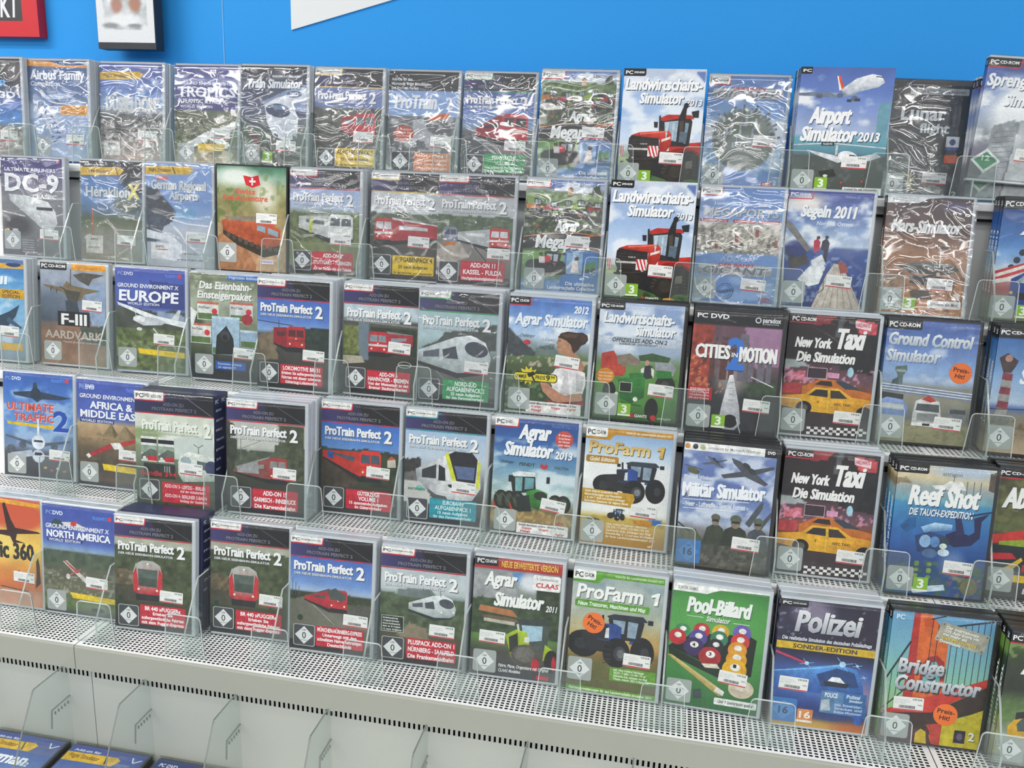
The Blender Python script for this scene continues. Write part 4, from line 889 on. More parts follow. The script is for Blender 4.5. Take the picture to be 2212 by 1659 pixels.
def ice(A, u, v, k, body='c4d0d0', glass='3a4450', k2=.75):
    h = k*k2/.75*.86
    P = lambda pts: [(u+x*k, v+y*h) for x, y in pts]
    A.p('2c2e30', P([(0, .52), (.55, .70), (.95, .62), (.9, .72), (.55, .82), (0, .6)]))
    A.pg(P([(0, .34), (.5, .06), (.72, 0), (.92, .12), (1, .40), (.98, .58), (.88, .68), (.55, .72), (0, .54)]), [body, 'e2e9e8', 'eef2f2', 'dfe6e6', 'b8c4c4', 'a2aeae', '98a4a4', 'a8b4b4', '9aa6a6'])
    A.e(glass, u+.80*k, v+.26*h, .16*k, .14*h, .2); A.p(glass, P([(.34, .30), (.52, .22), (.56, .46), (.36, .46)])); A.p('56606a', P([(.08, .36), (.3, .29), (.3, .44), (.08, .46)]))
    A.e('fff6e0', u+.70*k, v+.54*h, .02*k); A.e('fff6e0', u+.95*k, v+.50*h, .02*k)
def c_r3c6(A):
    A.g((0, '333333'), (25, 'a9c8cc'), (56, 'b4d0d4'), (70, '8fa8a4'), (84, '5a6660'), (104, '606862'), (141, '545a56')).nz(.1, 7).rp('46524c', [(0, 72), (24, 62), (34, 50), (60, 46), (100, 36), (100, 70), (40, 74)], .3, 6)
    A.l('8a8e8c', [(16, 92), (44, 118)], 1.4); A.l('9a9e9c', [(22, 90), (66, 112)], 1.4); ice(A, -1, 52, 94, k2=.62)
    ptp(A, GRN, 'CD-ROM ADD-ON', [('NORD-SÜD', 5.6), ('AUFGABENPACK 2', 5.6), ('25 neue Aufgaben', 3.8), ('für den Personenverkehr', 3.4)])
def c_r3c7(A):
    A.g((0, '4472c0'), (20, '6a96d8'), (46, 'b4cce8'), (60, '8a9aa0'), (72, '5f7a44'), (84, '4a5a38'), (141, '54703c')).nz(.12, 8).cl(20, 60, 'f2f5f8', .47, 26, .9).rp('454c50', [(0, 38), (14, 50), (40, 70), (0, 74)], .25, 6).rp('6a7c78', [(34, 62), (56, 54), (66, 68), (34, 70)], .2, 6).tl(90, 3, '3c5230', 141, .45, 5).spk('8fb070', 92, 141, .62, 5, .6).spk('c4b49a', 72, 84, .6, 5)
    A.pc('CD-ROM', '1d1d20', 'f2f2f4', 'c42c3c', w=26, h=9.5); A.t('2012', 79, 7.5, 18, 8.6, 'eef2f6', sh=.12, sd='3f5c94'); A.t('Agrar Simulator', 7.5, 19.6, 90, 13.4, 'eef2f6', sh=.12, sd='3f5c94', so=1)
    A.t('Challenger', 14, 45, 20, 3.6, '3a3c44', b=0, sh=.3); A.e('c03444', 24, 55, 4.6, 3); A.t('VALTRA', 39, 58, 19, 4, '4a5464'); A.t('SAME', 42, 49, 16, 3, 'a4b0bc')
    A.p('b07e62', [(64, 76), (70, 64), (80, 60), (88, 68), (96, 80), (94, 90), (66, 90)])
    A.p('b98a6c', [(62, 45), (61.4, 50), (59.8, 53.6), (61.4, 55.2), (60.8, 58), (61.8, 61), (64, 65.4), (70, 66.4), (76, 64), (80, 60), (78, 50), (70, 46)])
    A.p('3a2a20', [(61.6, 46.4), (65, 41), (73, 38.6), (84, 39.2), (91, 38.4), (97, 41.6), (98.4, 47), (95, 52), (90, 54.6), (87, 60), (82, 64.6), (79.6, 60), (77.6, 54), (72, 49.6), (66, 47.4)])
    A.p('5a4030', [(66, 43), (76, 40.6), (86, 42), (82, 46), (72, 46)]); A.e('4a3428', 93, 46, 4, 4.4); A.e('b07c60', 74.5, 56.4, 2.0, 3.2, n=12); A.l('4a3428', [(62.4, 50.4), (65.6, 50.8)], .8); A.l('8a4a40', [(61.2, 58.6), (64.4, 59.2)], .8)
    A.p('eae6e6', [(56, 94), (61, 85), (69, 83), (86, 84), (97, 87), (99, 100), (96, 113), (84, 117), (64, 117), (58, 108)]); A.p('d0cccf', [(70, 86), (76, 86), (80, 116), (68, 116)]); A.p('f4f1f0', [(55, 92), (62, 88), (72, 94), (70, 106), (58, 106), (54, 100)]); A.p('c8c2c6', [(86, 88), (96, 92), (95, 110), (88, 112)])
    A.p('c08a6e', [(43, 103), (47, 99), (60, 110), (74, 117), (94, 112), (97, 121), (80, 129), (60, 125), (47, 114)]); A.p('a4303c', [(52, 123), (60, 126), (80, 130), (97, 122), (98, 128), (54, 128)])
    for r_, c_ in ((13, '1e1e16'), (12.2, 'e2d22c')):
        A.p(c_, [(28+(r_ if k % 2 else r_*.62)*math.cos(k*math.pi/12)*1.15, 96+(r_ if k % 2 else r_*.62)*math.sin(k*math.pi/12)) for k in range(24)])
    A.r('1e1e16', 9, 92, 64, 103, 4); A.r('e2d22c', 10, 93, 63, 102, 3.5); A.t('HAMMER', 11, 95, 15, 4.6, '22221a'); A.t('PREIS', 37, 95, 12, 4.6, '22221a'); A.t('9', 50, 93.6, 5, 7, '22221a'); A.t('99', 56, 94.4, 5, 3.4, '22221a'); A.p('22221a', [(26, 94), (34, 90), (37, 94), (29, 98)]); A.l('22221a', [(32, 95), (37, 104)], 2.2)
    A.r('eeecea', 27, 127, 95, 141, 1); A.t('Enthält Maschinen unserer offiziellen Partner', 30, 128.4, 60, 2.6, '3a3a3c', sh=.1)
    for a, s_ in ((34, 'Krampe'), (58, 'Vogel'), (34, 'Fliegl'), (78, 'Agrar')): A.t(s_, a, 132 if s_ != 'Fliegl' else 136.5, 12, 3, 'c8323c', sh=.1)
def c_r3c8(A):
    A.g((0, '8fa6d0'), (30, '7f9ccc'), (48, 'a8bad6'), (60, '9ab0c8'), (72, '6a8a54'), (84, '5c9438'), (120, '4a8a30'), (141, '3a5c2c')).nz(.08, 10).cl(4, 60, 'e8eef6', .46, 28, .9).spk('3f7428', 84, 141, .62, 6, .6)
    A.pc('CD-ROM', '17171a', 'f4f4f4', None, w=30, h=9); A.t('Landwirtschafts-', 5.5, 11.6, 85, 12.4, 'f4f5f6', sh=.14, sd='3f4c68', so=1.1); A.t('Simulator', 43, 26.5, 49, 11.5, 'f4f5f6', sh=.14, sd='3f4c68', so=1.1)
    A.r('c2ccd8', 0, 40.5, 100, 50.5); A.t('OFFIZIELLES ADD-ON 2', 17, 42, 66, 4.8, '2c2e34', sh=.15); A.t('KLASSIKER DER LANDWIRTSCHAFT', 26, 47.8, 46, 2.3, '3a3c44', sh=.15)
    A.p('b43c30', [(6, 62), (20, 58), (30, 72), (34, 88), (12, 88), (6, 80)]); A.r('c24a38', 10, 76, 36, 84); A.p('8a7a6c', [(24, 64), (40, 60), (52, 68), (52, 74), (26, 74)]); A.p('9aa0a4', [(70, 68), (88, 66), (96, 74), (92, 84), (72, 82)]); A.p('3c5a34', [(50, 62), (66, 58), (88, 62), (86, 68), (52, 68)])
    A.e('2a2c2a', 84, 96, 12, 13); A.e('4a4c48', 84, 96, 5, 6)
    A.p('2f3438', [(56, 76), (62, 72), (68, 74), (68, 88), (58, 90)]); A.e('c49a80', 61, 70, 2.8, 3.4); A.p('e4e0d8', [(54, 78), (58, 75), (58, 84), (55, 86)]); A.p('e4e0d8', [(66, 75), (70, 78), (70, 88), (67, 84)])
    A.pg([(28, 92), (48, 86), (60, 88), (60, 112), (46, 120), (32, 116)], ['2f7a34', '4aa04a', '3c8c3c', '256028', '22582a', '2a6a2e']); A.p('1f2220', [(30, 96), (44, 94), (45, 106), (32, 107)]); A.ro('c8ccc4', 30, 95, 45, 107, .7)
    A.p('33803a', [(40, 84), (58, 82), (58, 88), (42, 90)]); A.p('2f7a34', [(72, 78), (90, 78), (92, 86), (74, 88)]); A.e('1f211f', 18, 108, 8, 13); A.e('3a3c38', 17, 108, 4, 6); A.e('222422', 70, 126, 8, 14); A.e('e8ecd8', 27, 110, 2.2); A.e('e8ecd8', 50, 115, 2.8); A.p('2a6a2e', [(32, 118), (58, 122), (58, 124), (34, 121)])
    A.e('d88a30', 12, 89, 11, 9.5); [A.t('Neue Maschinen', 4, 84+k*4, 16, 2.4, 'f2dcb8', b=0) for k in range(3)]
    A.r('c8303c', 44, 133, 49, 137.6); A.t('GIANTS', 50.5, 133.4, 15, 3.4, 'eceeea'); A.e('c83c40', 73, 136, 3.4); A.t('astragon', 78, 134.6, 16, 2.8, 'c8d0c4', b=0)
def c_r3c9(A):
    A.g((0, '1c1c20'), (16, '1e1e22'), (17, '6a4a58'), (50, '7a5a64'), (80, '4a3c40'), (96, '34383a'), (141, '30323a')).nz(.18, 7).rp('a03a2c', [(0, 18), (24, 18), (22, 96), (0, 100)], .4, 5).rp('a4789c', [(58, 18), (100, 18), (100, 60), (74, 64)], .12, 8).rp('3a4a34', [(60, 84), (100, 76), (100, 94), (70, 98)], .35, 5).spk('e08848', 50, 96, .66, 3, .8, 0, 40).spk('2c2c34', 30, 84, .6, 4, .6, 14, 50).re('d8d0d0', 48, 78, 16, 18, .5, .9)
    for a, b, c in ((54, 24, 10), (66, 40, 6), (76, 46, 8), (86, 56, 6), (34, 36, 8), (22, 50, 6), (44, 48, 6)): A.p('6d6874' if a > 50 else '5c3a38', [(a, b), (a+c, b+2), (a+c, 80), (a, 80)])
    A.t('PC DVD', 3.5, 4, 36, 5, 'f2f2f4'); A.e('d8d8dc', 72, 8.4, 3.4); A.e('1c1c20', 72, 8.4, 2.2); A.t('paradox', 77, 5.4, 20, 5, 'e8e8ec'); A.t('INTERACTIVE', 77, 11.4, 18, 1.8, 'a8a8ac')
    A.t('2', 41.5, 30.5, 19, 36, '3a78d0', sd='17305c'); A.t('CITIES', 5, 39.5, 39, 15.5, 'f4f2f0', sd='241c20', so=1.2); A.t('IN', 46, 47.5, 7, 5, 'f4f2f0', sd='241c20'); A.t('MOTION', 55, 40, 41, 16.5, 'f4f2f0', sd='241c20', so=1.2)
    A.pg([(46, 74), (50, 73), (60, 110), (63, 130), (57, 138), (44, 138), (38, 130), (40, 110)], ['e6e6e8', 'e8e8ea', 'b8bac0', 'a8aab2', '9a9ca4', '9a9ca4', 'a8aab2', 'b8bac0']); A.e('1c1e22', 51, 128, 8.5, 8); [A.l('8a8c94', [(47, 82+k*7), (52, 82+k*7)], .7) for k in range(4)]; A.l('c8cacc', [(58, 124), (64, 141)], 1); A.l('d8dadc', [(70, 74), (96, 84)], 1.2)
    A.r('b42430', 0, 90, 28, 105.6); [A.t(('BONUSINHALTE', 'Fahrzeuge', 'Gebäude', 'Karten')[k], 2.6, 91.6+k*3.6, 22, 3 if k == 0 else 2.2, 'f2d8d8', b=1-(k > 0)) for k in range(4)]
def c_taxi(A):
    A.g((0, '2c1f22'), (20, '30262a'), (50, '28262a'), (60, '5a3c46'), (74, '6a4a58'), (86, '8a4a34'), (118, '3c3032'), (141, '463c3e')).nz(.2, 7).rp('8c2c34', [(30, 0), (52, 0), (44, 10), (28, 12)], .3).rp('d84c58', [(74, 2), (98, 6), (98, 20), (78, 18)], .4, 4).rp('565a60', [(56, 0), (62, 0), (58, 24), (52, 24)], .15).rp('24262a', [(58, 24), (100, 18), (100, 66), (62, 62)], .4, 6).rp('a4b0b0', [(0, 54), (16, 52), (28, 60), (0, 64)], .15).rp('d86a7c', [(4, 68), (24, 66), (24, 76), (4, 78)], .4, 3).spk('f0a0c0', 60, 80, .62, 4, .8).rp('c03a40', [(0, 82), (20, 80), (20, 92), (0, 94)], .3, 5)
    A.t('PC', 3, 3, 8, 5, 'f2f0f0'); A.t('CD-ROM', 12.5, 3.7, 17, 4, 'f2f0f0'); A.l('c83444', [(0, 9.6), (28, 10)], 1.2); A.t('Windows', 66, 5, 14, 3, '8a8488', b=0)
    A.p('f0d0d4', [(73, 4), (91, 7), (91, 15), (74, 12)]); A.t('HALLWAYS', 74.5, 6.6, 15, 4.4, 'c03a5c')
    A.t('Taxi', 53, 14, 34, 23, 'f4f2f0', sh=.14, sd='1c1a1c', so=1.2); A.t('New York', 9, 26.6, 41.5, 11.4, 'f4f2f0', sh=.14, sd='1c1a1c', so=1); A.t('Die Simulation', 12, 43, 66, 11.4, 'f4f2f0', sh=.14, sd='1c1a1c', so=1)
    A.r('e0a0c0', 50, 66, 62, 72); A.r('3a2c34', 26, 62, 48, 74); A.ro('c8b0b8', 26, 61, 48, 74, .7); A.e('a8d0e0', 74, 64, 3.4, 6)
    A.p('c8702c', [(22, 84), (32, 79), (40, 74), (58, 74), (68, 82), (100, 87), (100, 100), (22, 98)]); A.p('2c2428', [(36, 81), (42, 76), (54, 76), (56, 82)]); A.p('34424e', [(58, 76), (68, 75), (88, 84), (70, 84)])
    A.pg([(0, 96), (26, 93), (36, 84), (64, 84), (78, 93), (100, 95), (100, 112), (70, 114), (30, 113), (0, 108)], ['d8942c', 'e8ac30', 'f0bc38', 'f0bc38', 'e8ac30', 'd89a2c', 'c8842a', 'e0a82c', 'e4b02c', 'c8862a'])
    A.p('2e2a2c', [(30, 94), (38, 86.5), (51, 86.5), (52, 95)]); A.p('38342f', [(54, 86.5), (64, 86.5), (74, 95), (55, 96)]); A.r('f0c040', 51.6, 86, 53.6, 112)
    A.e('1c191b', 26, 109, 9, 8); A.e('6a6460', 26, 109, 4.6, 4.2); A.e('1c191b', 94, 111, 9, 8); A.t('NYC TAXI', 60, 101, 18, 3, '3a2c1c'); A.t('T', 40, 100, 3, 3, '3a2c1c')
    for k in range(16):
        for j in range(3):
            if (k+j) % 2 == 0: A.r('eceae8', 32+k*4.2, 131+j*3-(k*.16), 36.2+k*4.2, 134+j*3-(k*.16))
def c_r3c11(A):
    A.g((0, '3f5ea8'), (26, '5c80c4'), (60, '8fb0dc'), (70, '8aa6cc'), (76, '8a8c84'), (92, '94927e'), (112, '6a6c6a'), (122, '94906c'), (141, '8d8a66')).nz(.1, 7).cl(6, 70, 'dfe8f4', .52, 30, .7).spk('78744f', 120, 141, .58, 4, .7)
    A.pc('CD-ROM', '1d1d20', 'f2f2f4', None, w=38, h=11); A.t('Ground Control', 2.5, 14.6, 92, 14, 'f2f4f6', sh=.12, sd='5a76a4', so=1.1, fade='b4bcc4'); A.t('Simulator', 2, 34, 60, 13.5, 'f2f4f6', sh=.12, sd='5a76a4', so=1.1, fade='b4bcc4')
    A.p('5d6e6a', [(14, 54), (26, 52), (27, 58), (23, 64), (23, 76), (17, 76), (17, 64), (14, 58)]); A.r('8fa29c', 15, 57, 26, 60); A.p('4c5a60', [(12, 70), (18, 66), (20, 80), (10, 80)])
    for k in range(3): A.l('dde4ec', [(0, 74.5+k*3), (100, 80+k*3)], 1.1); A.l('6f86b4', [(0, 76+k*3), (100, 81.5+k*3)], 1)
    A.p('3c3e42', [(0, 84), (26, 86), (26, 94), (0, 92)]); A.pg([(0, 94), (8, 90), (26, 92), (32, 100), (32, 112), (0, 112)], ['8fa6d8', '9ab0e0', '94acdc', '7a94cc', '6a86c0', '6f8ac4']); A.p('c2c6c4', [(2, 97), (28, 98), (27, 104), (3, 103)])
    A.pg([(40, 92), (54, 86), (66, 92), (70, 112), (68, 122), (38, 120), (38, 108)], ['d8dad8', 'eceeec', 'dfe1df', 'b8bab8', 'a8aaa8', 'b4b6b4', 'c4c6c4']); A.p('c03c34', [(46, 90), (54, 85), (63, 91), (56, 93)]); A.p('50565a', [(42, 95), (66, 95), (67, 104), (41, 103)]); A.r('8a8e8e', 43, 106, 66, 115)
    A.r('f0f0ec', 38, 117, 70, 121); A.r('2c2e30', 50, 117.6, 58, 120.4); A.p('7c7f82', [(76, 98), (96, 98), (97, 114), (76, 116)]); A.p('4c5054', [(78, 99), (95, 99), (95, 104), (78, 104)])
def c_r3c12(A):
    A.g((0, '1d1d22'), (11, '22242a'), (12, '3a70b4'), (50, '7aa4d4'), (84, 'b0c4da'), (90, '4c6cb0'), (98, '8a8674'), (112, '8a7a5c'), (141, 'c0a888')).nz(.08, 8).spk('6c5a40', 96, 120, .58, 4, .8)
    A.pc('CD-ROM', '1d1d20', 'f2f2f4', None, w=44, h=10); A.t('Tower', 40, 20, 56, 16, 'eef2f6', sd='4a76a4', sh=.1); A.t('Simulator', 28, 44, 68, 17, 'eef2f6', sd='4a76a4', sh=.1)
    A.p('4a3c3c', [(4, 34), (12, 28), (24, 36), (22, 42), (18, 50), (10, 50)]); A.e('b88a80', 14, 34, 4)
    for k in range(6): A.p(('8a3c48', '9a9a96')[k % 2], [(10-k*.3, 50+k*8), (20+k*.3-k*.3, 51+k*8), (20-k*.2, 59+k*8), (9.4-k*.5, 58+k*8)])
    A.l('34404c', [(0, 92), (40, 90), (50, 86), (60, 92)], 1); A.e('6f7068', 14, 104, 10, 6); A.e('5c5e58', 14, 116, 9, 5); A.p('dac0a0', [(40, 100), (80, 96), (80, 116), (40, 112)]); A.r('26262a', 46, 110, 90, 141)
def c_r4c0(A):
    A.g((0, '2a5cb4'), (30, '3c78cc'), (70, '5a94d8'), (100, '6f86a8'), (108, '5a5e68'), (141, '3c3e46')).nz(.12, 12).cl(20, 100, 'b8d2ee', .5, 26, .6)
    A.t('PC', 4, 6, 8, 4.6, '8ab0ec', b=0); A.t('DVD', 13, 6, 13, 4.6, 'e4eefa'); A.t('FLIGHT1', 70, 6, 18, 3.8, '5a9af0'); A.r('d83c4c', 89, 5, 94, 10)
    A.p('2c3f54', [(14, 27), (42, 24), (44, 13), (48, 12), (51, 24), (82, 28), (98, 30), (80, 34), (56, 34), (49, 39), (42, 34), (16, 31)]); A.e('24354a', 47, 27, 7, 8)
    A.t('ULTIMATE', 5, 40.6, 68, 10.4, 'd8503c', sh=.04, sd='e8e4e8', so=.6); A.t('TRAFFIC', 14.5, 55, 59, 10, 'd8503c', sh=.04, sd='e8e4e8', so=.6); A.t('2', 72, 48.5, 22, 27, '1f4cae', sd='c8dcf4', so=.9); A.p('e0bc30', [(5, 67), (72, 69), (72, 74), (6, 71)])
    A.front_plane(50, 90, 96, 'dfe6f0'); A.e('c8d0dc', 50, 112, 9, 9); A.p('3a4350', [(45, 107), (55, 107), (56, 111), (44, 111)]); A.e('5c6470', 10, 104, 6, 5); A.p('b8c2d0', [(10, 110), (40, 104), (44, 112), (14, 118)])
    for k in range(4): A.e(('c8a050', '9a5a48', 'd8d0b0', 'b07a48')[k], 60+k*9, 127+k % 2*3, 2.6, 1.6)
def c_r4c1(A):
    gex(A, ''); A.g((0, '3c56b4'), (50, '4a64bc'), (58, 'c0a478'), (76, 'a88a60'), (92, '6c5c48'), (118, '4a443c'), (132, '6a5a50'), (141, '3c3e46')).nz(.12, 7).spk('7c6444', 76, 124, .6, 5, .6)
    A.t('PC', 4, 8, 8, 4.6, '8ab0ec', b=0); A.t('DVD', 13, 8, 13, 4.6, 'e4eefa'); A.t('FLIGHT1', 74, 9, 17, 3.6, '6a8ae4'); A.r('d83c4c', 92, 8, 96, 12)
    A.t('GROUND ENVIRONMENT X', 4, 18.6, 93, 5.4, 'eef0f8', sh=.08, sd='34448c'); A.t('AFRICA &', 19, 28, 62, 9.4, 'f6f7fb', sd='2c3c84'); A.t('MIDDLE EAST', 5, 40, 89, 9.4, 'f6f7fb', sd='2c3c84'); A.r('2c3880', 4, 51.4, 54, 56.4); A.t('WORLD EDITION', 6, 52.4, 46, 3.2, 'dfe4f6')
    A.p('8c7a5c', [(36, 74), (50, 56), (62, 74)]); A.p('6d5f48', [(50, 56), (62, 74), (54, 75)]); A.p('9a8866', [(54, 76), (70, 57), (94, 77)]); A.p('7a6a50', [(70, 57), (94, 77), (80, 78)]); A.p('94825f', [(26, 73), (32, 67), (38, 73)])
    A.p('b4343c', [(15, 99), (50, 82), (56, 86), (19, 103)]); A.p('eceae8', [(12, 101), (16, 98), (20, 102), (16, 105)]); A.p('ecebea', [(48, 82), (62, 80), (68, 88), (54, 90)]); A.p('c03a40', [(62, 80), (100, 69), (100, 73), (66, 85)])
    A.p('e8c82c', [(36, 110.5), (99, 113), (99, 121), (38, 119)])
def c_r4c2(A):
    A.g((0, '15161e'), (25, '17181f'), (27, 'd2d8c8'), (56, 'dde2d2'), (66, '8a9a70'), (80, '74846a'), (104, '4f5c44'), (141, '485238')).nz(.1, 8).re('76904a', 10, 52, 24, 8, .8, .6).rp('c8d2cc', [(46, 56), (100, 46), (100, 92), (50, 80)], .08, 8).spk('343e2c', 98, 141, .6, 6, .6)
    A.hg(0, 24.6, '2a2f62', '121218'); A.l(RED, [(0, 26), (100, 26)], 1.4); A.l('7a7c8a', [(62, 2), (96, 24)], .7); A.pc('', 'eceae6', '1a1a1c', RED, w=37, h=10); A.t('DVD', 11, 2.4, 8, 4, '1a1a1c'); A.t('ADD-ON', 21, 3.6, 13, 3.4, '1a1a1c')
    A.t('ADD-ON ZU', 36, 12, 26, 4, '6a6b7a'); A.t('PROTRAIN PERFECT 2', 22, 18, 56, 4, '6a6b7a')
    A.t('ProTrain Perfect', 9, 34, 70, 12, 'eceee4', sd='6a7060', so=1); A.t('2', 87, 34, 9, 17, 'eceee4', sd='6a7060', so=1); A.t('DER NEUE EISENBAHN-SIMULATOR', 9, 49, 72, 2.6, 'b4baa8')
    for a in (7, 29):
        A.r('e2e6e2', a, 55, a+20, 86); A.r('1c1d26', a, 58, a+20, 63); A.r('98a89a', a, 66, a+20, 76); A.p('5c665c', [(a, 78), (a+12, 70), (a+20, 72), (a+20, 80), (a, 84)]); A.r('c42c38', a+8, 79, a+20, 85); A.e('ece8dc', a+4, 82, 2.2)
    A.l('6a7468', [(74, 60), (80, 64), (86, 60)], .8); A.l('6a7468', [(80, 64), (80, 72)], .8)
    A.pg([(54, 84), (58, 74), (68, 70), (100, 74), (100, 104), (60, 108), (54, 98)], ['dfe3dd', 'eef0ea', 'f0f2ec', 'd2d8d0', 'b0b8ae', 'b8c0b6', 'ccd2ca']); A.e('9fb0b4', 64, 82, 7, 6); A.p('5a666a', [(78, 80), (96, 82), (96, 92), (78, 90)]); A.e('3c4468', 96, 88, 8, 9)
    A.p('2c3430', [(10, 88), (50, 88), (50, 106), (10, 106)]); [A.r('8a948c', 36+k*3, 90, 37.6+k*3, 98) for k in range(3)]; A.t('Bundle 3+4', 6, 97, 46, 6.4, 'cc2c34')
    A.r('c8283c', 33, 110, 94, 135.5, 1.4); A.t('ADD-ON 3: LEIPZIG - BERLIN', 36, 112.4, 52, 4.4, 'f2dcdc'); A.t('Auf der Anhalterbahn', 56, 118.4, 32, 3.2, 'f2dcdc'); A.t('ADD-ON 4: BERLINER S-BAHN', 36, 124.4, 54, 4.4, 'f2dcdc'); A.t('Entlang der Stadtbahn', 56, 130.4, 34, 3.2, 'f2dcdc')
def c_r4c3(A):
    A.g((0, '333333'), (25, 'bcbfb8'), (56, 'c2c4ba'), (66, '7c8478'), (74, '4a5240'), (104, '383c30'), (141, '30322e')).nz(.08, 8).tl(52, 6, '3e4634', 100, .5, 5, 62, 100).tl(60, 3, '4c5644', 90, .4, 6).rp('333a2c', [(0, 24), (10, 30), (14, 60), (8, 90), (0, 96)], .5, 5).rp('454c36', [(66, 26), (100, 26), (100, 96), (70, 90)], .5, 5)
    A.l('6a6e68', [(18, 44), (18, 74)], .8); A.l('6a6e68', [(18, 60), (44, 48)], .6)
    A.train((54, 68, 78, 96), (10, 84, 90), 'a83a38', '8a4a46', win='8a8e8c', roof='8d908c'); A.p('9a9c9c', [(12, 83), (40, 74), (42, 90), (14, 90)])
    ptp(A, RED, 'DVD-ROM ADD-ON', [('ADD-ON 15', 5.6), ('GARMISCH - INNSBRUCK', 5.6), ('Die Karwendelbahn', 5)])
def c_r4c4(A):
    A.g((0, '333333'), (25, '2f6cc4'), (50, '4a86d4'), (60, '6a98d4'), (64, '38422c'), (104, '3c3c2c'), (141, '30322e')).nz(.08, 8).tl(58, 3, '33402a', 104, .45, 6).rp('4a4034', [(0, 62), (18, 68), (50, 100), (40, 108), (0, 110)], .35, 5)
    A.train((50, 58, 78, 92), (2, 62, 70), 'd8392c', 'c2342a', win='4a5864', strip='c8301f'); A.p('2c5aa8', [(8, 62), (16, 63), (16, 72), (8, 70)]); A.p('d0cab8', [(86, 68), (96, 66), (97, 76), (86, 77)]); A.p('c05040', [(85, 68), (91, 62), (97, 66)])
    ptp(A, RED, 'CD-ROM ADD-ON', [('GÜTERZÜGE', 5.2), ('VOLUME 1', 5.2), ('15 spannende Aufgaben', 3.8), ('im Güterverkehr', 3.8)])
def c_r4c5(A):
    A.g((0, '333333'), (25, 'a4c0dc'), (56, 'c0d0e0'), (72, 'b0b8c0'), (84, '8a8a8c'), (104, '5c5a5a'), (141, '3c3e44')).nz(.06, 8).tl(60, 4, '3a3a3a', 80, .4, 5, 0, 20).rp('d0ccc8', [(0, 88), (18, 84), (40, 116), (0, 116)], .06).rp('6c6a68', [(0, 80), (22, 74), (24, 88), (0, 90)], .3, 5)
    A.pg([(14, 74), (50, 54), (56, 58), (56, 106), (40, 104), (16, 88)], ['a8acb0', 'd8dcde', 'e6e8ea', 'd2d4d6', 'c0c2c4', '9a9ea2']); A.p('3a3c40', [(22, 74), (40, 66), (40, 84), (22, 84)])
    A.pg([(48, 56), (58, 48), (84, 48), (94, 58), (96, 92), (86, 108), (56, 110), (46, 96)], ['eceeee', 'f4f4f2', 'f0f0ee', 'e4e6e6', 'd0d2d2', 'c4c6c6', 'd4d6d6', 'dcdede'])
    A.p('d8dc3a', [(50, 52), (56, 50), (66, 88), (90, 88), (92, 56), (95, 60), (94, 92), (62, 92)]); A.p('26282e', [(55, 52), (62, 48), (84, 48), (91, 56), (89, 86), (66, 86)]); A.p('5c6e94', [(62, 66), (88, 66), (87, 82), (67, 82)]); A.p('26282e', [(43, 66), (51, 70), (52, 86), (43, 86)]); A.e('2c2e32', 60, 92, 5, 2.2, .2)
    A.e('8ac4b4', 20, 98, 5, 4); A.t('eurobahn', 5, 97, 22, 4, '2f7a74')
    ptp(A, TEAL, 'CD-ROM ADD-ON', [('EUROBAHN', 5.2), ('AUFGABENPACK 1', 5.2), ('15 neue Aufgaben', 3.8), ('für den Personenverkehr', 3.4)], 'd8f0f2')
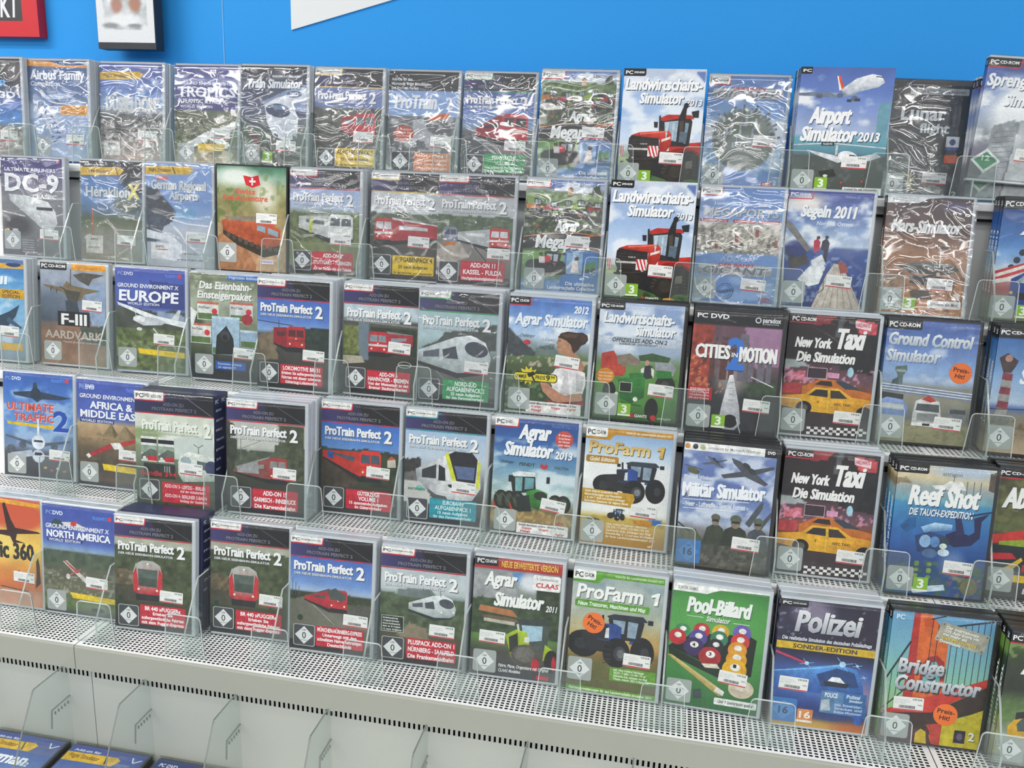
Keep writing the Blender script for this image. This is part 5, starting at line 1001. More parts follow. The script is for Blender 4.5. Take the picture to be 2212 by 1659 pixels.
def c_r4c6(A):
    A.g((0, '1f4a94'), (30, '2f64ac'), (54, '5a90b8'), (80, 'a4c4cc'), (100, '9ab0a4'), (112, '7a6a3c'), (120, 'a8884c'), (134, '6c6052'), (141, '5a564e')).nz(.08, 8).cl(28, 100, 'e4eef0', .5, 30, .8).spk('c8a860', 112, 130, .55, 4, .7)
    A.pc('DVD', 'eeeeea', '222222', 'c42c3c', w=28, h=10, tw=8); A.t('Windows XP / Vista / 7 / 8', 68, 5, 30, 2.4, '6a90c8', b=0)
    A.t('Agrar', 29.5, 6.6, 39.5, 17.4, 'f4f5f6', sh=.14, sd='17305c', so=1.2); A.t('Simulator', 12.5, 28.6, 60, 16.4, 'f4f5f6', sh=.14, sd='17305c', so=1.2); A.t('2013', 74, 36, 21.5, 9, 'f4f5f6', sh=.14, sd='17305c')
    A.p('cc4c44', [(84+(11 if k % 2 else 10)*math.cos(k*math.pi/16), 21+(11 if k % 2 else 10)*math.sin(k*math.pi/16)) for k in range(32)]); [A.t(('Neu', 'Die besten Maschinen', 'der Partner', 'jetzt dabei')[k], 77, 14.5+k*4, 14, 2.4, 'f4d8d4') for k in range(4)]
    A.t('Challenger', 8, 52, 18, 3.4, '26344c', b=0, sh=.3); A.t('FENDT', 32, 53, 19, 4, '2c4a2c'); A.p('c43c44', [(57, 56), (59, 52), (62, 55), (65, 52), (67, 56), (64, 59), (60, 59)]); A.t('VALTRA', 74, 54, 18, 3.6, '4c6478')
    for x in (10, 20, 30): A.e('2c3028', x+2, 101, 9, 12); A.e('4a5044', x+2, 101, 5, 8)
    for x in (78, 88): A.e('2c3028', x, 100, 9, 11); A.e('4a5044', x, 100, 5, 7)
    for k in range(12): A.l('5c6454', [(4+k*3, 92+(k % 3)*4), (7+k*3, 96+(k % 3)*4)], .9)
    A.p('26302c', [(22, 70), (52, 68), (54, 88), (26, 92)]); A.p('7fb0b4', [(28, 72), (37, 71), (37, 88), (29, 89)]); A.p('6a9ca4', [(40, 71), (51, 71), (51, 84), (40, 86)]); A.p('e4ecea', [(24, 67), (32, 64), (52, 64), (54, 69), (26, 71)]); A.r('23282a', 20, 70, 24, 78); A.r('23282a', 66, 68, 70, 76)
    A.pg([(42, 88), (56, 84), (68, 88), (68, 98), (58, 110), (46, 106)], ['3c8a34', '5ab04c', '4a9c40', '2f6c2c', '2a5c2a', '33782f']); A.e('2c3430', 60, 92, 8, 5.5); A.p('26302a', [(30, 96), (46, 92), (50, 112), (34, 114)]); A.p('c8442c', [(2, 104), (4, 104), (8, 114), (5, 114)]); A.p('c8442c', [(22, 104), (24, 104), (28, 114), (25, 114)])
    A.t('UIG', 80, 122, 10, 3.6, 'c83c44'); A.r('eeecea', 33, 127, 96, 140, 1); A.t('Enthält Maschinen unserer offiziellen Partner', 36, 128.4, 56, 2.4, '3a3a3c', sh=.1)
    for a, s_, b in ((40, 'Krampe', 132), (60, 'Vogel', 132), (38, 'Fliegl', 136), (80, 'Agrar', 136)): A.t(s_, a, b, 12, 2.8, 'c8323c', sh=.1)
def fig1(A, u, v, h, col, sd):
    for o, k in ((1, sd), (0, col)): A.p(k, [(u+o, v+h*.22+o), (u+h*.42+o, v+o), (u+h*.62+o, v+o), (u+h*.48+o, v+h+o), (u+h*.2+o, v+h+o), (u+h*.3+o, v+h*.32+o), (u+o-h*.02, v+h*.4+o)])
def profarm_label(A, gold):
    k = 'c08a24' if gold else '5c9c2c'
    A.p(k, [(0, 11), (24, 13), (28, 8), (34, 4), (100, 4), (100, 10), (36, 8), (30, 12), (26, 16), (0, 16)] if 0 else [(0, 0), (100, 0), (100, 7), (34, 7), (28, 14), (0, 14)])
    A.pc('CD-ROM', 'f0f0ec', '222222', None, w=25, h=11); A.t('Addon für den Landwirtschafts-Simulator 2011', 46, 2.2, 52, 2.8, 'f2ecd0' if gold else 'd8ecc0', b=0)
def c_r4c7(A):
    A.g((0, 'b4882c'), (8, '8fb4dc'), (30, 'c4daee'), (44, 'f0f2f0'), (100, 'f4f4f0'), (108, 'd8c058'), (118, 'cfa63c'), (141, 'b07e24')).nz(.04, 12).rp('c8a838', [(0, 108), (40, 104), (100, 108), (100, 114), (0, 114)], .15, 5).rp('6fa0c8', [(80, 104), (96, 103), (96, 108), (80, 108)], .1)
    profarm_label(A, 1); A.t('ProFarm', 4, 16, 72, 13.6, 'c8962c', sh=.1, sd='6a4c14', so=1, fade='f0ddA0'); fig1(A, 83, 16.5, 14, 'd8b45c', '6a4c14')
    A.r('b4862c', 2, 33.5, 40, 42, 2); A.t('Gold Edition', 6, 35.4, 30, 4.6, 'f8f0d8', sh=.12)
    A.tractor(14, 38, 82, '2f4f98', ky=49, roof='39404c', hub='8a8e94')
    A.p('c89a2c', [(0, 74), (60, 76), (62, 82), (58, 93), (0, 91)]); [A.t(('Gold Edition zusätzlich mit:', 'Bauernhofanlagen und Maschinen', 'z. B. NH T 7030 und weitere Anhänger', 'Riverside-Texturen für eigene Mods')[k], 3, 75.6+k*4.0, 40+k*4, 2.7, 'fbf4dc', sh=.1) for k in range(4)]
    A.tractor(32, 96, 20, '2f4f98', ky=14); A.p('5c6a3c', [(6, 108), (22, 110), (24, 113), (10, 114)]); A.p('c88a2c', [(62, 108), (82, 106), (84, 113), (64, 113)]); A.r('3f7cc0', 84, 105, 94, 111)
    [A.t(('Neue Holland Traktoren / Maschinen', '(T8 Z96 / T 4050 / CX 890 / FX 60)', 'Zahlreiche Grip, Anhänger von Fliegl', 'Riverside-Map V. 1.2 und neue 3D-Objekte', 'für Ihren Landwirtschaftssimulator 2011')[k], 31, 113.5+k*3.9, 48+k*2.5, 2.7, 'f6ead0', sh=.1) for k in range(5)]
    A.p('f2e8d4', [(80, 138), (86, 136), (84, 139)])
def c_r4c8(A):
    A.g((0, 'ececec'), (8, 'dfe2e6'), (9, '6f84bc'), (40, '5a74b4'), (76, '7088bc'), (90, 'a8b4cc'), (98, '8a8a8c'), (112, '54584c'), (141, '5a584c')).nz(.14, 8).cl(10, 90, 'dfe6f2', .5, 26, .8).spk('3c3e34', 112, 141, .56, 4, .8).spk('8a8474', 112, 141, .66, 4, .6)
    A.r('ececea', 0, 0, 87, 9); A.r('17171a', 87, 0, 100, 9.5); A.t('DVD', 90, 2.4, 8, 3.4, 'eeeeee'); A.t('Simulation für Microsoft Windows', 26, 3, 56, 3.2, '6a6c70', b=0)
    for x, k in ((3.5, 'c88a3c'), (12, '2c2c30'), (20, 'b8bc8a')): A.e(k, x, 4.6, 3, 3)
    A.p('4a4e54', [(0, 0), (0, 0), (0, 0)]) if 0 else None
    for (x, y, L, c) in ((34, 20, 26, '5a626e'), (70, 28, 56, '4c5058')):
        A.p(c, [(x-L*.5, y+L*.1), (x-L*.04, y-L*.02), (x+L*.5, y-L*.16), (x+L*.52, y-L*.11), (x+L*.06, y+L*.08), (x-L*.44, y+L*.17)]); A.p(c, [(x-L*.32, y-L*.26), (x-L*.14, y-L*.2), (x+L*.42, y+L*.2), (x+L*.36, y+L*.25), (x-L*.02, y+L*.1), (x-L*.28, y-L*.16)]); A.e('3a3e44', x-L*.02, y-L*.12, L*.09, L*.05, .6); A.e('3a3e44', x+L*.1, y-L*.02, L*.09, L*.05, .6)
    A.e('5c6440', 12, 32, 7, 3.4, .3); A.l('4a5048', [(2, 26), (22, 30)], .8)
    A.t('Microsoft Windows', 2.5, 36.6, 32, 4.4, 'e4e8f0'); A.t('Militär Simulator', 2, 45.6, 90, 15.6, 'f2f4f8', sd='33456c', so=1.1, sh=.03, rot=-.03); A.l('e4e8f0', [(3, 65), (75, 62)], .8); A.t('- Heer - Luftwaffe - Special Forces -', 3.5, 67, 71, 5.4, 'e8ecf4', rot=-.02); A.l('e4e8f0', [(4, 75), (64, 73)], .8)
    A.p('4c5458', [(73, 86), (87, 62), (91, 60), (90, 68), (78, 90)]); A.p('4c5458', [(84, 92), (100, 70), (100, 76), (88, 96)])
    for x, s_, c in ((41, 1, '3c4436'), (87, 1.0, '4a5058'), (63, 1.25, '33382f')):
        A.p(c, [(x-13*s_, 114), (x-9*s_, 95), (x-3*s_, 91), (x+4*s_, 91), (x+9*s_, 95), (x+13*s_, 114)]); A.e('8a7a68', x, 87, 4*s_, 5*s_); A.e('5c6250', x, 82.5, 5*s_, 4*s_); A.r('2c302a', x-3.6*s_, 84.6, x+3.6*s_, 87.4)
    A.p('5c6048', [(2, 100), (20, 98), (28, 110), (4, 112)]); A.l('2c2e28', [(0, 92), (14, 102)], 1.4)
def c_r4c10(A):
    A.g((0, 'd8c8a0'), (14, 'd6c69c'), (24, '9aa6a8'), (38, '6aa4b4'), (42, '2f8cbc'), (70, '1f6cb4'), (100, '1c4c94'), (118, '26507c'), (141, '2c5c98')).nz(.1, 8).re('a8c0e0', 70, 4, 34, 8, .8, .9).rp('8a7a5c', [(0, 16), (10, 14), (16, 20), (0, 22)], .2).spk('4a6a4c', 104, 141, .56, 7, .9).spk('7a5a8c', 114, 141, .64, 6, .8).re('a0b4d8', 66, 104, 12, 12, .5, .9).spk('a89a68', 118, 141, .66, 5, .7, 60, 100)
    A.pc('CD-ROM', '17171a', 'f4f4f4', None, w=32, h=9.5); A.t('astragon', 46, 6, 20, 4, '7a7468', b=0)
    A.p('e4e4e0', [(36, 21), (48, 20), (54, 15), (66, 15), (70, 20), (72, 24), (40, 25)]); A.l('5a5c60', [(58, 8), (58, 16)], .6); [A.l('6a6c70', [(72+k*7, 14), (72+k*7, 30)], .8) for k in range(3)]; A.p('5a5048', [(94, 4), (100, 2), (100, 24), (94, 22)])
    A.t('Reef Shot', 14.5, 22, 73, 21, 'f2f2f0', sh=.12, sd='2c3c54', so=1.2); A.t('DIE TAUCH-EXPEDITION', 16, 47, 66, 7.4, 'eef0f0', sh=.14, sd='1f4a74', so=.9)
    A.p('1c2250', [(56, 73), (66, 68), (80, 72), (85, 68), (83, 53), (98, 47), (91, 56), (91, 74), (83, 83), (66, 86), (58, 82)]); A.p('232a58', [(64, 55), (70, 54), (75, 70), (67, 74)]); A.l('17305c', [(78, 51), (100, 45)], 2); A.pg([(30, 67), (44, 61), (62, 62), (62, 68), (44, 71), (34, 73)], ['9ac4e4', 'c8e4f4', 'a8cce8', '5a8cc0', '4a7cb4', '6a9ccc'])
    A.p('26406c', [(25, 77), (40, 71), (56, 75), (60, 90), (44, 97), (29, 94)]); A.e('8fb4dc', 36, 82, 6, 7); A.e('5a8ac0', 46, 82, 5, 6); A.e('2c3c4c', 56, 82, 5, 6); A.e('d8e8dc', 55, 86, 4, 3); A.e('4c6c94', 42, 95, 8, 5); A.e('d0e0ec', 56, 93, 6, 4)
    A.p('1f5c94', [(8, 68), (16, 59), (24, 57), (25, 68), (16, 74)]); [A.e('7a9a54', 30+(k*13) % 26, 106+(k*7) % 20, 2.6, 2) for k in range(8)]; A.e('7a7858', 86, 128, 9, 10); A.p('c8dcec', [(24, 134), (60, 128), (62, 134), (30, 140)])
def c_r4c11(A):
    A.g((0, '1a1a1e'), (9, '1c1c20'), (10, '4c4c30'), (40, '5a5a34'), (68, '5f6a34'), (74, '3a3a3c'), (110, '48484a'), (141, '4c4e50')).nz(.25, 7).spk('7a7c40', 12, 70, .56, 7, .7)
    A.pc('CD-ROM', '17171a', 'f4f4f4', 'c8303c', w=40, h=9.5); A.t('Abschlepp-', 8, 20, 86, 22, 'f2f2f0', sh=.12, sd='26261c', so=1.2); A.t('Simulator', 56, 46, 40, 14, 'f2f2f0', sh=.12, sd='26261c')
    A.p('c83430', [(0, 74), (30, 66), (80, 64), (100, 68), (100, 80), (60, 72), (0, 84)]); A.p('8fa82c', [(10, 80), (60, 72), (80, 78), (80, 88), (10, 84)]); A.r('1f2830', 0, 84, 56, 112); A.p('c42c34', [(0, 94), (24, 92), (30, 98), (0, 102)]); A.p('d8b42c', [(0, 116), (20, 108), (34, 96), (36, 99), (24, 114), (24, 120), (0, 124)]); A.p('b83434', [(36, 104), (52, 102), (54, 110), (36, 112)]); A.r('d8b42c', 0, 116, 100, 124)
    A.t('Bergung', 40, 130, 40, 6, 'd0d0ce', sh=.1)
def c_r5c0(A):
    A.g((0, 'c83c24'), (10, 'd8902c'), (40, 'ecb83c'), (70, 'f0c83c'), (96, 'e08c28'), (118, 'd06a28'), (122, 'c88868'), (141, 'd4906a')).nz(.1, 12).re('d84c24', 62, 22, 44, 20, .9, .3).re('f4dc6c', 40, 60, 30, 20, .6, .9)
    A.p('e8a82c', [(0, 0), (100, 4), (100, 9), (0, 6)]); A.p('3a1c1c', [(46, 8), (50, 6), (58, 28), (64, 38), (96, 40), (100, 42), (66, 46), (64, 54), (78, 57), (60, 58), (56, 50), (30, 48), (30, 44), (52, 42)])
    A.t('Traffic 360', 2, 58, 87, 21, '26221e', sd='f0d878', so=.8); A.p('3c2418', [(92, 80), (95, 74), (97, 84), (98, 108), (90, 116), (92, 100)]); A.p('4a2a20', [(62, 96), (68, 94), (70, 104), (60, 106)]); A.e('6a4a70', 62, 104, 3); A.l('4a4a4c', [(40, 118), (80, 121)], 1.4)
def c_r5c1(A):
    A.g((0, '3c54b0'), (46, '4a64b8'), (53, '6f92cc'), (57, '8aa4c0'), (61, '5a6450'), (86, '5c5f4c'), (112, '6c6c50'), (130, '6a7c48'), (141, '3c3e46')).nz(.1, 10).tl(59, 2, '4c5c48', 78, .3, 8).spk('8a8a74', 84, 116, .58, 4, .7).spk('c8c4b4', 88, 116, .69, 4, .6).spk('4c6a34', 116, 136, .55, 5, .8)
    A.t('PC', 5, 8, 9, 5, '8ab0ec', b=0); A.t('DVD', 14.5, 8, 14, 5, 'e4eefa'); A.t('FLIGHT1', 70, 10, 18, 4, '5a9af0'); A.r('d83c4c', 90, 9, 95, 14)
    A.p('2c4c54', [(12, 24), (18, 18), (30, 22), (24, 30), (14, 30)]); A.p('e0dcd8', [(26, 22), (44, 20), (60, 26), (56, 32), (34, 28)]); A.p('c03a40', [(40, 20), (48, 18), (46, 28), (38, 28)])
    A.t('GROUND ENVIRONMENT X', 4, 25, 88, 5.6, 'eef0f8', sh=.08, sd='34448c'); A.t('NORTH AMERICA', 5.5, 33, 88, 9, 'f6f7fb', sd='2c3c84', so=1); A.r('2c3880', 6, 43, 55, 47.6); A.t('WORLD EDITION', 8, 43.8, 44, 3.4, 'dfe4f6')
    A.p('d8d0cc', [(27, 73), (33, 71), (48, 84), (64, 96), (60, 100), (44, 87)]); A.p('b85048', [(28, 72), (30, 71.5), (50, 85), (46, 87)]); A.l('c06a60', [(36, 90), (52, 81)], 1.6); A.e('d8d8d4', 34, 92, 3, 3.6); A.p('e8c82c', [(36, 112.5), (99, 115), (99, 122), (40, 120)]); A.r('3c4044', 66, 130, 84, 135)
def br440(A, ln):
    A.g((0, '333333'), (25, 'a4a894'), (34, 'b0b4a0'), (38, '4a5236'), (80, '44522c'), (104, '3e4430'), (141, '3a3e34')).nz(.12, 8).tl(35, 3, '465232', 104, .45, 6).rp('6a5c44', [(0, 66), (40, 68), (40, 84), (0, 86)], .4, 4).spk('a49c80', 66, 78, .66, 5, .6, 0, 30).rp('4c4a3c', [(0, 86), (60, 86), (50, 106), (0, 106)], .2, 6)
    A.pg([(24, 68), (27, 58), (36, 53), (50, 53), (59, 58), (62, 68), (62, 92), (55, 97), (31, 97), (24, 92)], ['b8bab4', 'a8aaa4', 'b4b6b0', 'b4b6b0', 'a8aaa4', 'b43038', 'c4303a', 'b42a34', 'b42a34', 'c4303a'])
    A.p('c4303a', [(24, 70), (28, 62), (31, 84), (30, 96), (24, 92)]); A.p('c4303a', [(62, 70), (58, 62), (55, 84), (56, 96), (62, 92)]); A.p('56645c', [(30, 64), (56, 64), (55, 86), (31, 86)]); A.p('46524a', [(31, 75), (55, 75), (54.6, 86), (31.4, 86)])
    A.e('fff6e0', 31, 90, 1.5); A.e('fff6e0', 55, 90, 1.5); A.e('fff6e0', 43, 57, 1.2); A.p('26282a', [(27, 96), (59, 96), (58, 104), (28, 104)]); A.e('2c4430', 8, 103, 3.4)
    ptp(A, RED, 'CD-ROM ADD-ON', ln)
BR = [('BR 440 »FUGGER«', 5), ('Erleben Sie', 3.8), ('außergewöhnliche Fahrten', 4), ('mit dem Fugger-Express', 4)]
def c_r5c4(A):
    A.g((0, '333333'), (25, '3f6cc0'), (56, '6a94d4'), (66, 'a4bcdc'), (72, '3c4630'), (80, '6a6a5e'), (104, '7a7a6c'), (141, '4a4a44')).nz(.07, 8).tl(68, 3, '364228', 78, .4, 6).rp('6d6c5e', [(0, 80), (20, 74), (60, 106), (0, 112)], .12, 5).rp('55564e', [(62, 80), (100, 76), (100, 104), (66, 100)], .2, 4)
    A.l('9a9a8c', [(20, 76), (56, 106)], 1.2); [A.l('4c5a70', [(3+k*4, 52+k*5), (3+k*4, 74)], .7) for k in range(3)]
    A.train((48, 62, 71, 86), (18, 74, 77), 'c23038', 'b02c36', win='4a5454', roof='4c4e50', strip='b02c36'); A.p('4c5452', [(46, 64), (56, 60), (66, 66), (66, 75), (50, 75)]); A.e('2c4430', 13, 101, 3.6)
    ptp(A, RED, 'CD-ROM ADD-ON', [('MÜNCHEN-NÜRNBERG-EXPRESS', 5), ('Unterwegs mit den', 4), ('schnellsten Nahverkehrszügen', 4), ('Deutschlands', 4)])
def c_r5c5(A):
    A.g((0, '333333'), (25, 'b8c4c8'), (50, 'c0cacc'), (56, '8a9a98'), (64, '4c5a40'), (90, '47523a'), (104, '56543f'), (141, '3e423c')).nz(.08, 8).tl(56, 4, '4c5c40', 104, .45, 6).rp('6c7a78', [(20, 50), (60, 46), (70, 60), (20, 58)], .15, 6).rp('8a7c64', [(20, 108), (36, 90), (56, 96), (60, 112)], .15, 5)
    ice(A, 34, 52, 56, 'c8ccca', '4a5058', k2=.62); A.l('8a8e8c', [(70, 44), (72, 54)], 1.2); A.r('26302a', 2, 84, 29, 104, 1.5); A.ro('c8ccc4', 2, 84, 29, 104, .7); [A.t(('Inklusive', 'Original-Strecke', 'Bonus-Rollmaterial', 'Mehr als 30 Original-', '12 neue Aufgaben')[k], 4, 86+k*3.5, 18+k*1.2, 2.1, 'e0e4dc') for k in range(5)]
    ptp(A, RED, 'DVD-ROM ADD-ON', [('PLUSPACK ADD-ON 1', 5.6), ('NÜRNBERG - SAALFELD', 5.6), ('Die Frankenwaldbahn', 5)])
def c_r5c6(A):
    A.g((0, 'b42c28'), (13, 'b42c28'), (14, '8a94a0'), (40, '8a948c'), (60, '4a5c40'), (84, '445636'), (92, '5f8a38'), (112, '4a4c44'), (141, '4e5056')).nz(.12, 7).rp('9ca0a0', [(0, 16), (44, 16), (52, 44), (0, 52)], .25, 6).rp('4a86cc', [(44, 16), (56, 16), (52, 30)], .1).re('e4eaf0', 66, 26, 14, 10, .9, .7).tl(50, 6, '3c5034', 92, .5, 5).rp('33402c', [(70, 20), (100, 14), (100, 60), (74, 56)], .5, 5)
    A.r('1d1d20', 0, 0, 27, 10); A.t('PC', 3, 2.4, 8, 5, 'f2f2f4'); A.t('CD-ROM', 12, 3.2, 13, 3.4, 'f2f2f4'); A.t('NEUE ERWEITERTE VERSION', 31, 3, 64, 7, 'e8c44c')
    A.t('Agrar', 12.5, 16.4, 38, 16, 'f2f3f0', sh=.14, sd='3a403c', so=1.2); A.t('Simulator', 24.5, 40, 58, 16, 'f2f3f0', sh=.14, sd='3a403c', so=1.2); A.t('2011', 84, 50, 13, 7, 'f2f3f0', sh=.14, sd='3a403c'); A.r('f0efec', 68, 15, 99, 33, 2); A.t('In Zusammenarbeit mit', 72, 18, 24, 3, '4a4a4c', b=0); A.t('CLAAS', 71, 24, 26, 5.4, 'cc2838', sh=.1)
    A.p('b4764c', [(7, 64), (9, 57), (46, 60), (53, 68)]); A.p('b8b4a4', [(14, 70), (50, 72), (50, 78), (14, 76)]); A.p('6c5c48', [(12, 68), (54, 70), (54, 74), (12, 72)]); A.p('c8ccc8', [(52, 76), (62, 72), (64, 92), (56, 92)])
    A.p('4a5450', [(54, 72), (84, 70), (90, 78), (88, 104), (60, 104)]); A.p('a8c8d8', [(58, 76), (82, 75), (82, 92), (62, 96)]); A.p('3a4240', [(52, 70), (86, 67), (92, 74), (82, 74), (56, 76)])
    A.pg([(40, 90), (52, 82), (64, 84), (68, 98), (64, 116), (48, 116)], ['9ab428', 'b8d038', 'b0c834', '94ac28', '7c9420', '8aa424']); A.p('30342c', [(44, 92), (54, 86), (56, 108), (46, 110)]); A.p('a8c02c', [(86, 96), (98, 104), (96, 112), (84, 116)]); A.e('2c2c2c', 94, 116, 8, 14)
    A.re('5a5854', 66, 112, 21, 15, 1, .12); A.e('56544f', 66, 112, 18.5, 13.5); A.e('6d6a64', 63, 111, 12, 9.5); A.e('7c7872', 60, 109, 6, 6); A.e('c02c3c', 76, 122, 4.6, 8); A.e('c02c3c', 97, 118, 2.4, 9); A.r('e6e4dc', 62, 90, 68, 96)
    A.t('Fahre, Plane, Organisiere mit Original', 34, 125, 58, 3.8, 'e2e4e6', sh=.12); A.t('CLAAS Modellen', 34, 131, 26, 3.8, 'e2e4e6', sh=.12); A.r('c83040', 78, 134.5, 92, 139)
def c_r5c7(A):
    A.g((0, 'a8b4a8'), (14, '8ea4a8'), (34, 'a0aea4'), (54, 'b0b49a'), (70, 'c4a860'), (84, 'c89a4c'), (94, '8a6a34'), (108, '6c6c34'), (141, '6a5c44')).nz(.1, 10).cl(12, 70, 'c8ccc0', .5, 30, .6).spk('5c7034', 112, 141, .56, 4, .7).re('d8bc58', 12, 84, 22, 12, .8, .9)
    profarm_label(A, 0); A.t('ProFarm', 5, 16, 74, 15.6, 'f4f5f2', sh=.1, sd='5a625c', so=1.1); fig1(A, 87, 17, 14.5, 'f4f5f2', '5a625c'); A.r('5c9c34', 4, 34, 86, 42.6, 2); A.t('Neue Traktoren, Maschinen und Map', 7, 36, 75, 4.6, 'f0f6e8', sh=.12)
    A.tractor(1, 48, 94, '2f4a8c', ky=60, roof='2c3540', hub='6a6c70'); A.r('6aa03c', 48, 108, 99, 124); [A.t(('Inkl. New Holland Fahrzeuge', 'T8.275 / T 4050 / CX 890 / FX 60', 'Zahlreiche Grip, Anhänger von Fliegl', 'Viele neue 3D-Objekte')[k], 52, 109.6+k*3.5, 34+k*2, 2.4, 'eaf4dc', sh=.1) for k in range(4)]; A.r('6aa03c', 0, 135, 100, 141); A.t('Fahrzeugerweiterungen für den Landwirtschafts-Simulator 2011', 4, 136.6, 92, 3, 'eaf4dc', sh=.1)
def c_r5c8(A):
    A.g((0, '2f7a34'), (20, '3c9438'), (60, '46a03c'), (100, '3a8a3a'), (141, '2c6c3c')).nz(.06, 12).re('5cb44c', 44, 40, 44, 34, .5, 1.2)
    A.p('f0f0ee', [(0, 0), (100, 0), (100, 1.4), (50, 3), (42, 6), (36, 9), (0, 9)]); A.t('SUNTEK GAMES', 5, 3, 21, 3.6, '8a8c8e')
    A.t('Pool-Billard', 16.5, 14, 67, 17, 'f2f4f0', sh=.1, sd='26562c', so=1.2); A.t('Simulator', 37.5, 34, 25.5, 5.6, 'e8eee4', sh=.12, sd='26562c'); A.l('dfe8d8', [(17, 36), (34, 36)], .7); A.l('dfe8d8', [(66, 38), (83, 38)], .7)
    A.p('17221a', [(0, 74), (20, 56), (84, 50), (92, 54), (90, 96), (74, 102), (40, 88)]); A.p('1f2c20', [(0, 74), (60, 96), (64, 106), (2, 84)])
    for x, y, rr, c in ((14, 54, 8.4, '3f8a58'), (34, 51, 8.8, 'c43438'), (54, 50, 9, 'e0b42c'), (76, 48, 9.6, '6a5cb0'), (9, 62, 9.4, 'c42c34'), (31, 60, 9.6, '5a4a9a'), (53, 58, 9.4, '3a7a5c'), (75, 58, 9.8, 'd03c3c'), (27, 71, 11, '3c2c5c'), (50, 67, 8.6, '26282c'), (73, 68, 10, 'e0982c'), (45, 80, 12, 'a82c30'), (73, 79, 11, 'e0a02c'), (72, 91, 13, 'e8b01c')):
        A.e(c, x, y, rr, rr*.98, n=22); A.e('f0eee8', x+rr*.05, y-rr*.25, rr*.42, rr*.34, n=12)
    for x, y, s_ in ((27, 69, '4'), (45, 77, '3'), (72, 87, '1')): A.t(s_, x-1.6, y-2.6, 3.4, 4, '1c1c1c')
    A.p('e8e2cc', [(37, 89), (53, 87), (57, 92), (41, 93)]); A.pg([(0, 84), (4, 83), (64, 118), (63, 123), (58, 124)], ['c8b060', 'e0cc84', 'd8c890', 'b49c60', 'a89054']); A.p('e8e8e2', [(56, 114), (64, 118), (63, 123), (53, 119)])
    A.e('d8c8b0', 81, 112, 13.5, 11, n=22); A.e('e6dccb', 82, 109, 8, 6, n=14); A.p('3c4c50', [(31, 121), (39, 119), (41, 129), (32, 131)])
    A.r('eceeea', 54, 126, 99, 134, 1.4); A.t('Über 9 Spielvarianten spielbar', 58, 128, 38, 3.6, '4a4c4c', sh=.14)
def c_r5c9(A):
    A.g((0, '26243a'), (20, '3a3654'), (50, '26263c'), (58, '26284a'), (74, '3a5aa0'), (100, '3f6cb8'), (118, '24408c'), (130, '3c4a7c'), (141, 'd08c30')).nz(.12, 8).re('a89ab4', 34, 12, 18, 14, .7, .9).re('2c2436', 84, 30, 24, 22, .8, .8).re('6a86cc', 60, 86, 34, 16, .6, .9).re('c88aa0', 92, 104, 12, 18, .6, .9).spk('d8d4e8', 4, 56, .7, 4, .5).re('d8a838', 40, 138, 40, 6, .8, .8).re('d06a30', 90, 138, 24, 8, .8, .8)
    A.pc('DVD-ROM', '1a1a24', 'f2f2f6', None, w=28, h=8); A.t('Polizei', 17, 11, 67, 23, 'ecedf0', sh=.12, sd='17172a', so=1.2, fade='a8aab4'); A.t('Die realistische Simulation des deutschen Polizeialltags', 5, 40.6, 91, 4, 'dfe2ec', sh=.1)
    A.p('d8b42c', [(0, 46.6), (100, 47.2), (100, 55.4), (0, 54.6)]); A.t('SONDER-EDITION', 17, 48.6, 65, 4.6, '2a2a40', b=1)
    A.l('c83c5c', [(0, 59), (32, 69)], 2.4); A.l('2c2c4c', [(0, 57), (34, 67)], 1.6); A.pg([(0, 81), (34, 73), (64, 67), (84, 70), (92, 88), (94, 100), (0, 102)], ['4a7cc4', '5a9ce0', '64a8e8', '4a84cc', '3468b4', '2c549c', '2f5ca8']); A.p('2c4a80', [(44, 80), (64, 71), (82, 74), (88, 90), (50, 93)]); A.l('8ac4f4', [(0, 81), (40, 74), (70, 67)], 1)
    for x, y, rr in ((33, 69, 4), (69, 66, 6), (84, 66, 2.6), (92, 78, 2)):
        A.e('bfe0fa', x, y, rr*.55, n=12); A.l('9ad0f8', [(x-rr*1.8, y+rr*.4), (x+rr*1.8, y-rr*.4)], .5); A.l('9ad0f8', [(x-rr, y-rr*1.2), (x+rr, y+rr*1.2)], .5)
    A.p('f0f2f4', [(56, 86), (60, 81), (68, 81), (74, 87)]); A.p('26303c', [(52, 87), (78, 87), (76, 92), (54, 92)])
    A.r('e0904c', 29, 121, 45, 136, 1); A.t('16', 31, 123.6, 12, 7.6, 'f8f0e8'); A.r('f2eee8', 29, 133.6, 45, 136)
    A.p('5a86b0', [(51, 97), (97, 97), (98, 123), (51, 122)]); A.p('3c6ca4', [(74, 97), (97, 97), (98, 122), (74, 122)]); A.t('POLICE', 55, 99, 13, 5, 'eef2f6'); A.t('Polizei', 77, 99, 14, 4, 'd8e8f4', sh=.1); A.t('Simulator', 80, 104, 14, 3, 'd8e8f4', sh=.1); [A.t(('Inkl. Entwickler-', 'Strecken und', 'Bonus-Missionen')[k], 66, 110+k*4, 28, 3, 'c4d4f4') for k in range(3)]; A.p('b8c4cc', [(52, 108), (60, 106), (62, 119), (52, 120)]); A.p('3a64b8', [(86, 122), (96, 120), (94, 132), (88, 131)])
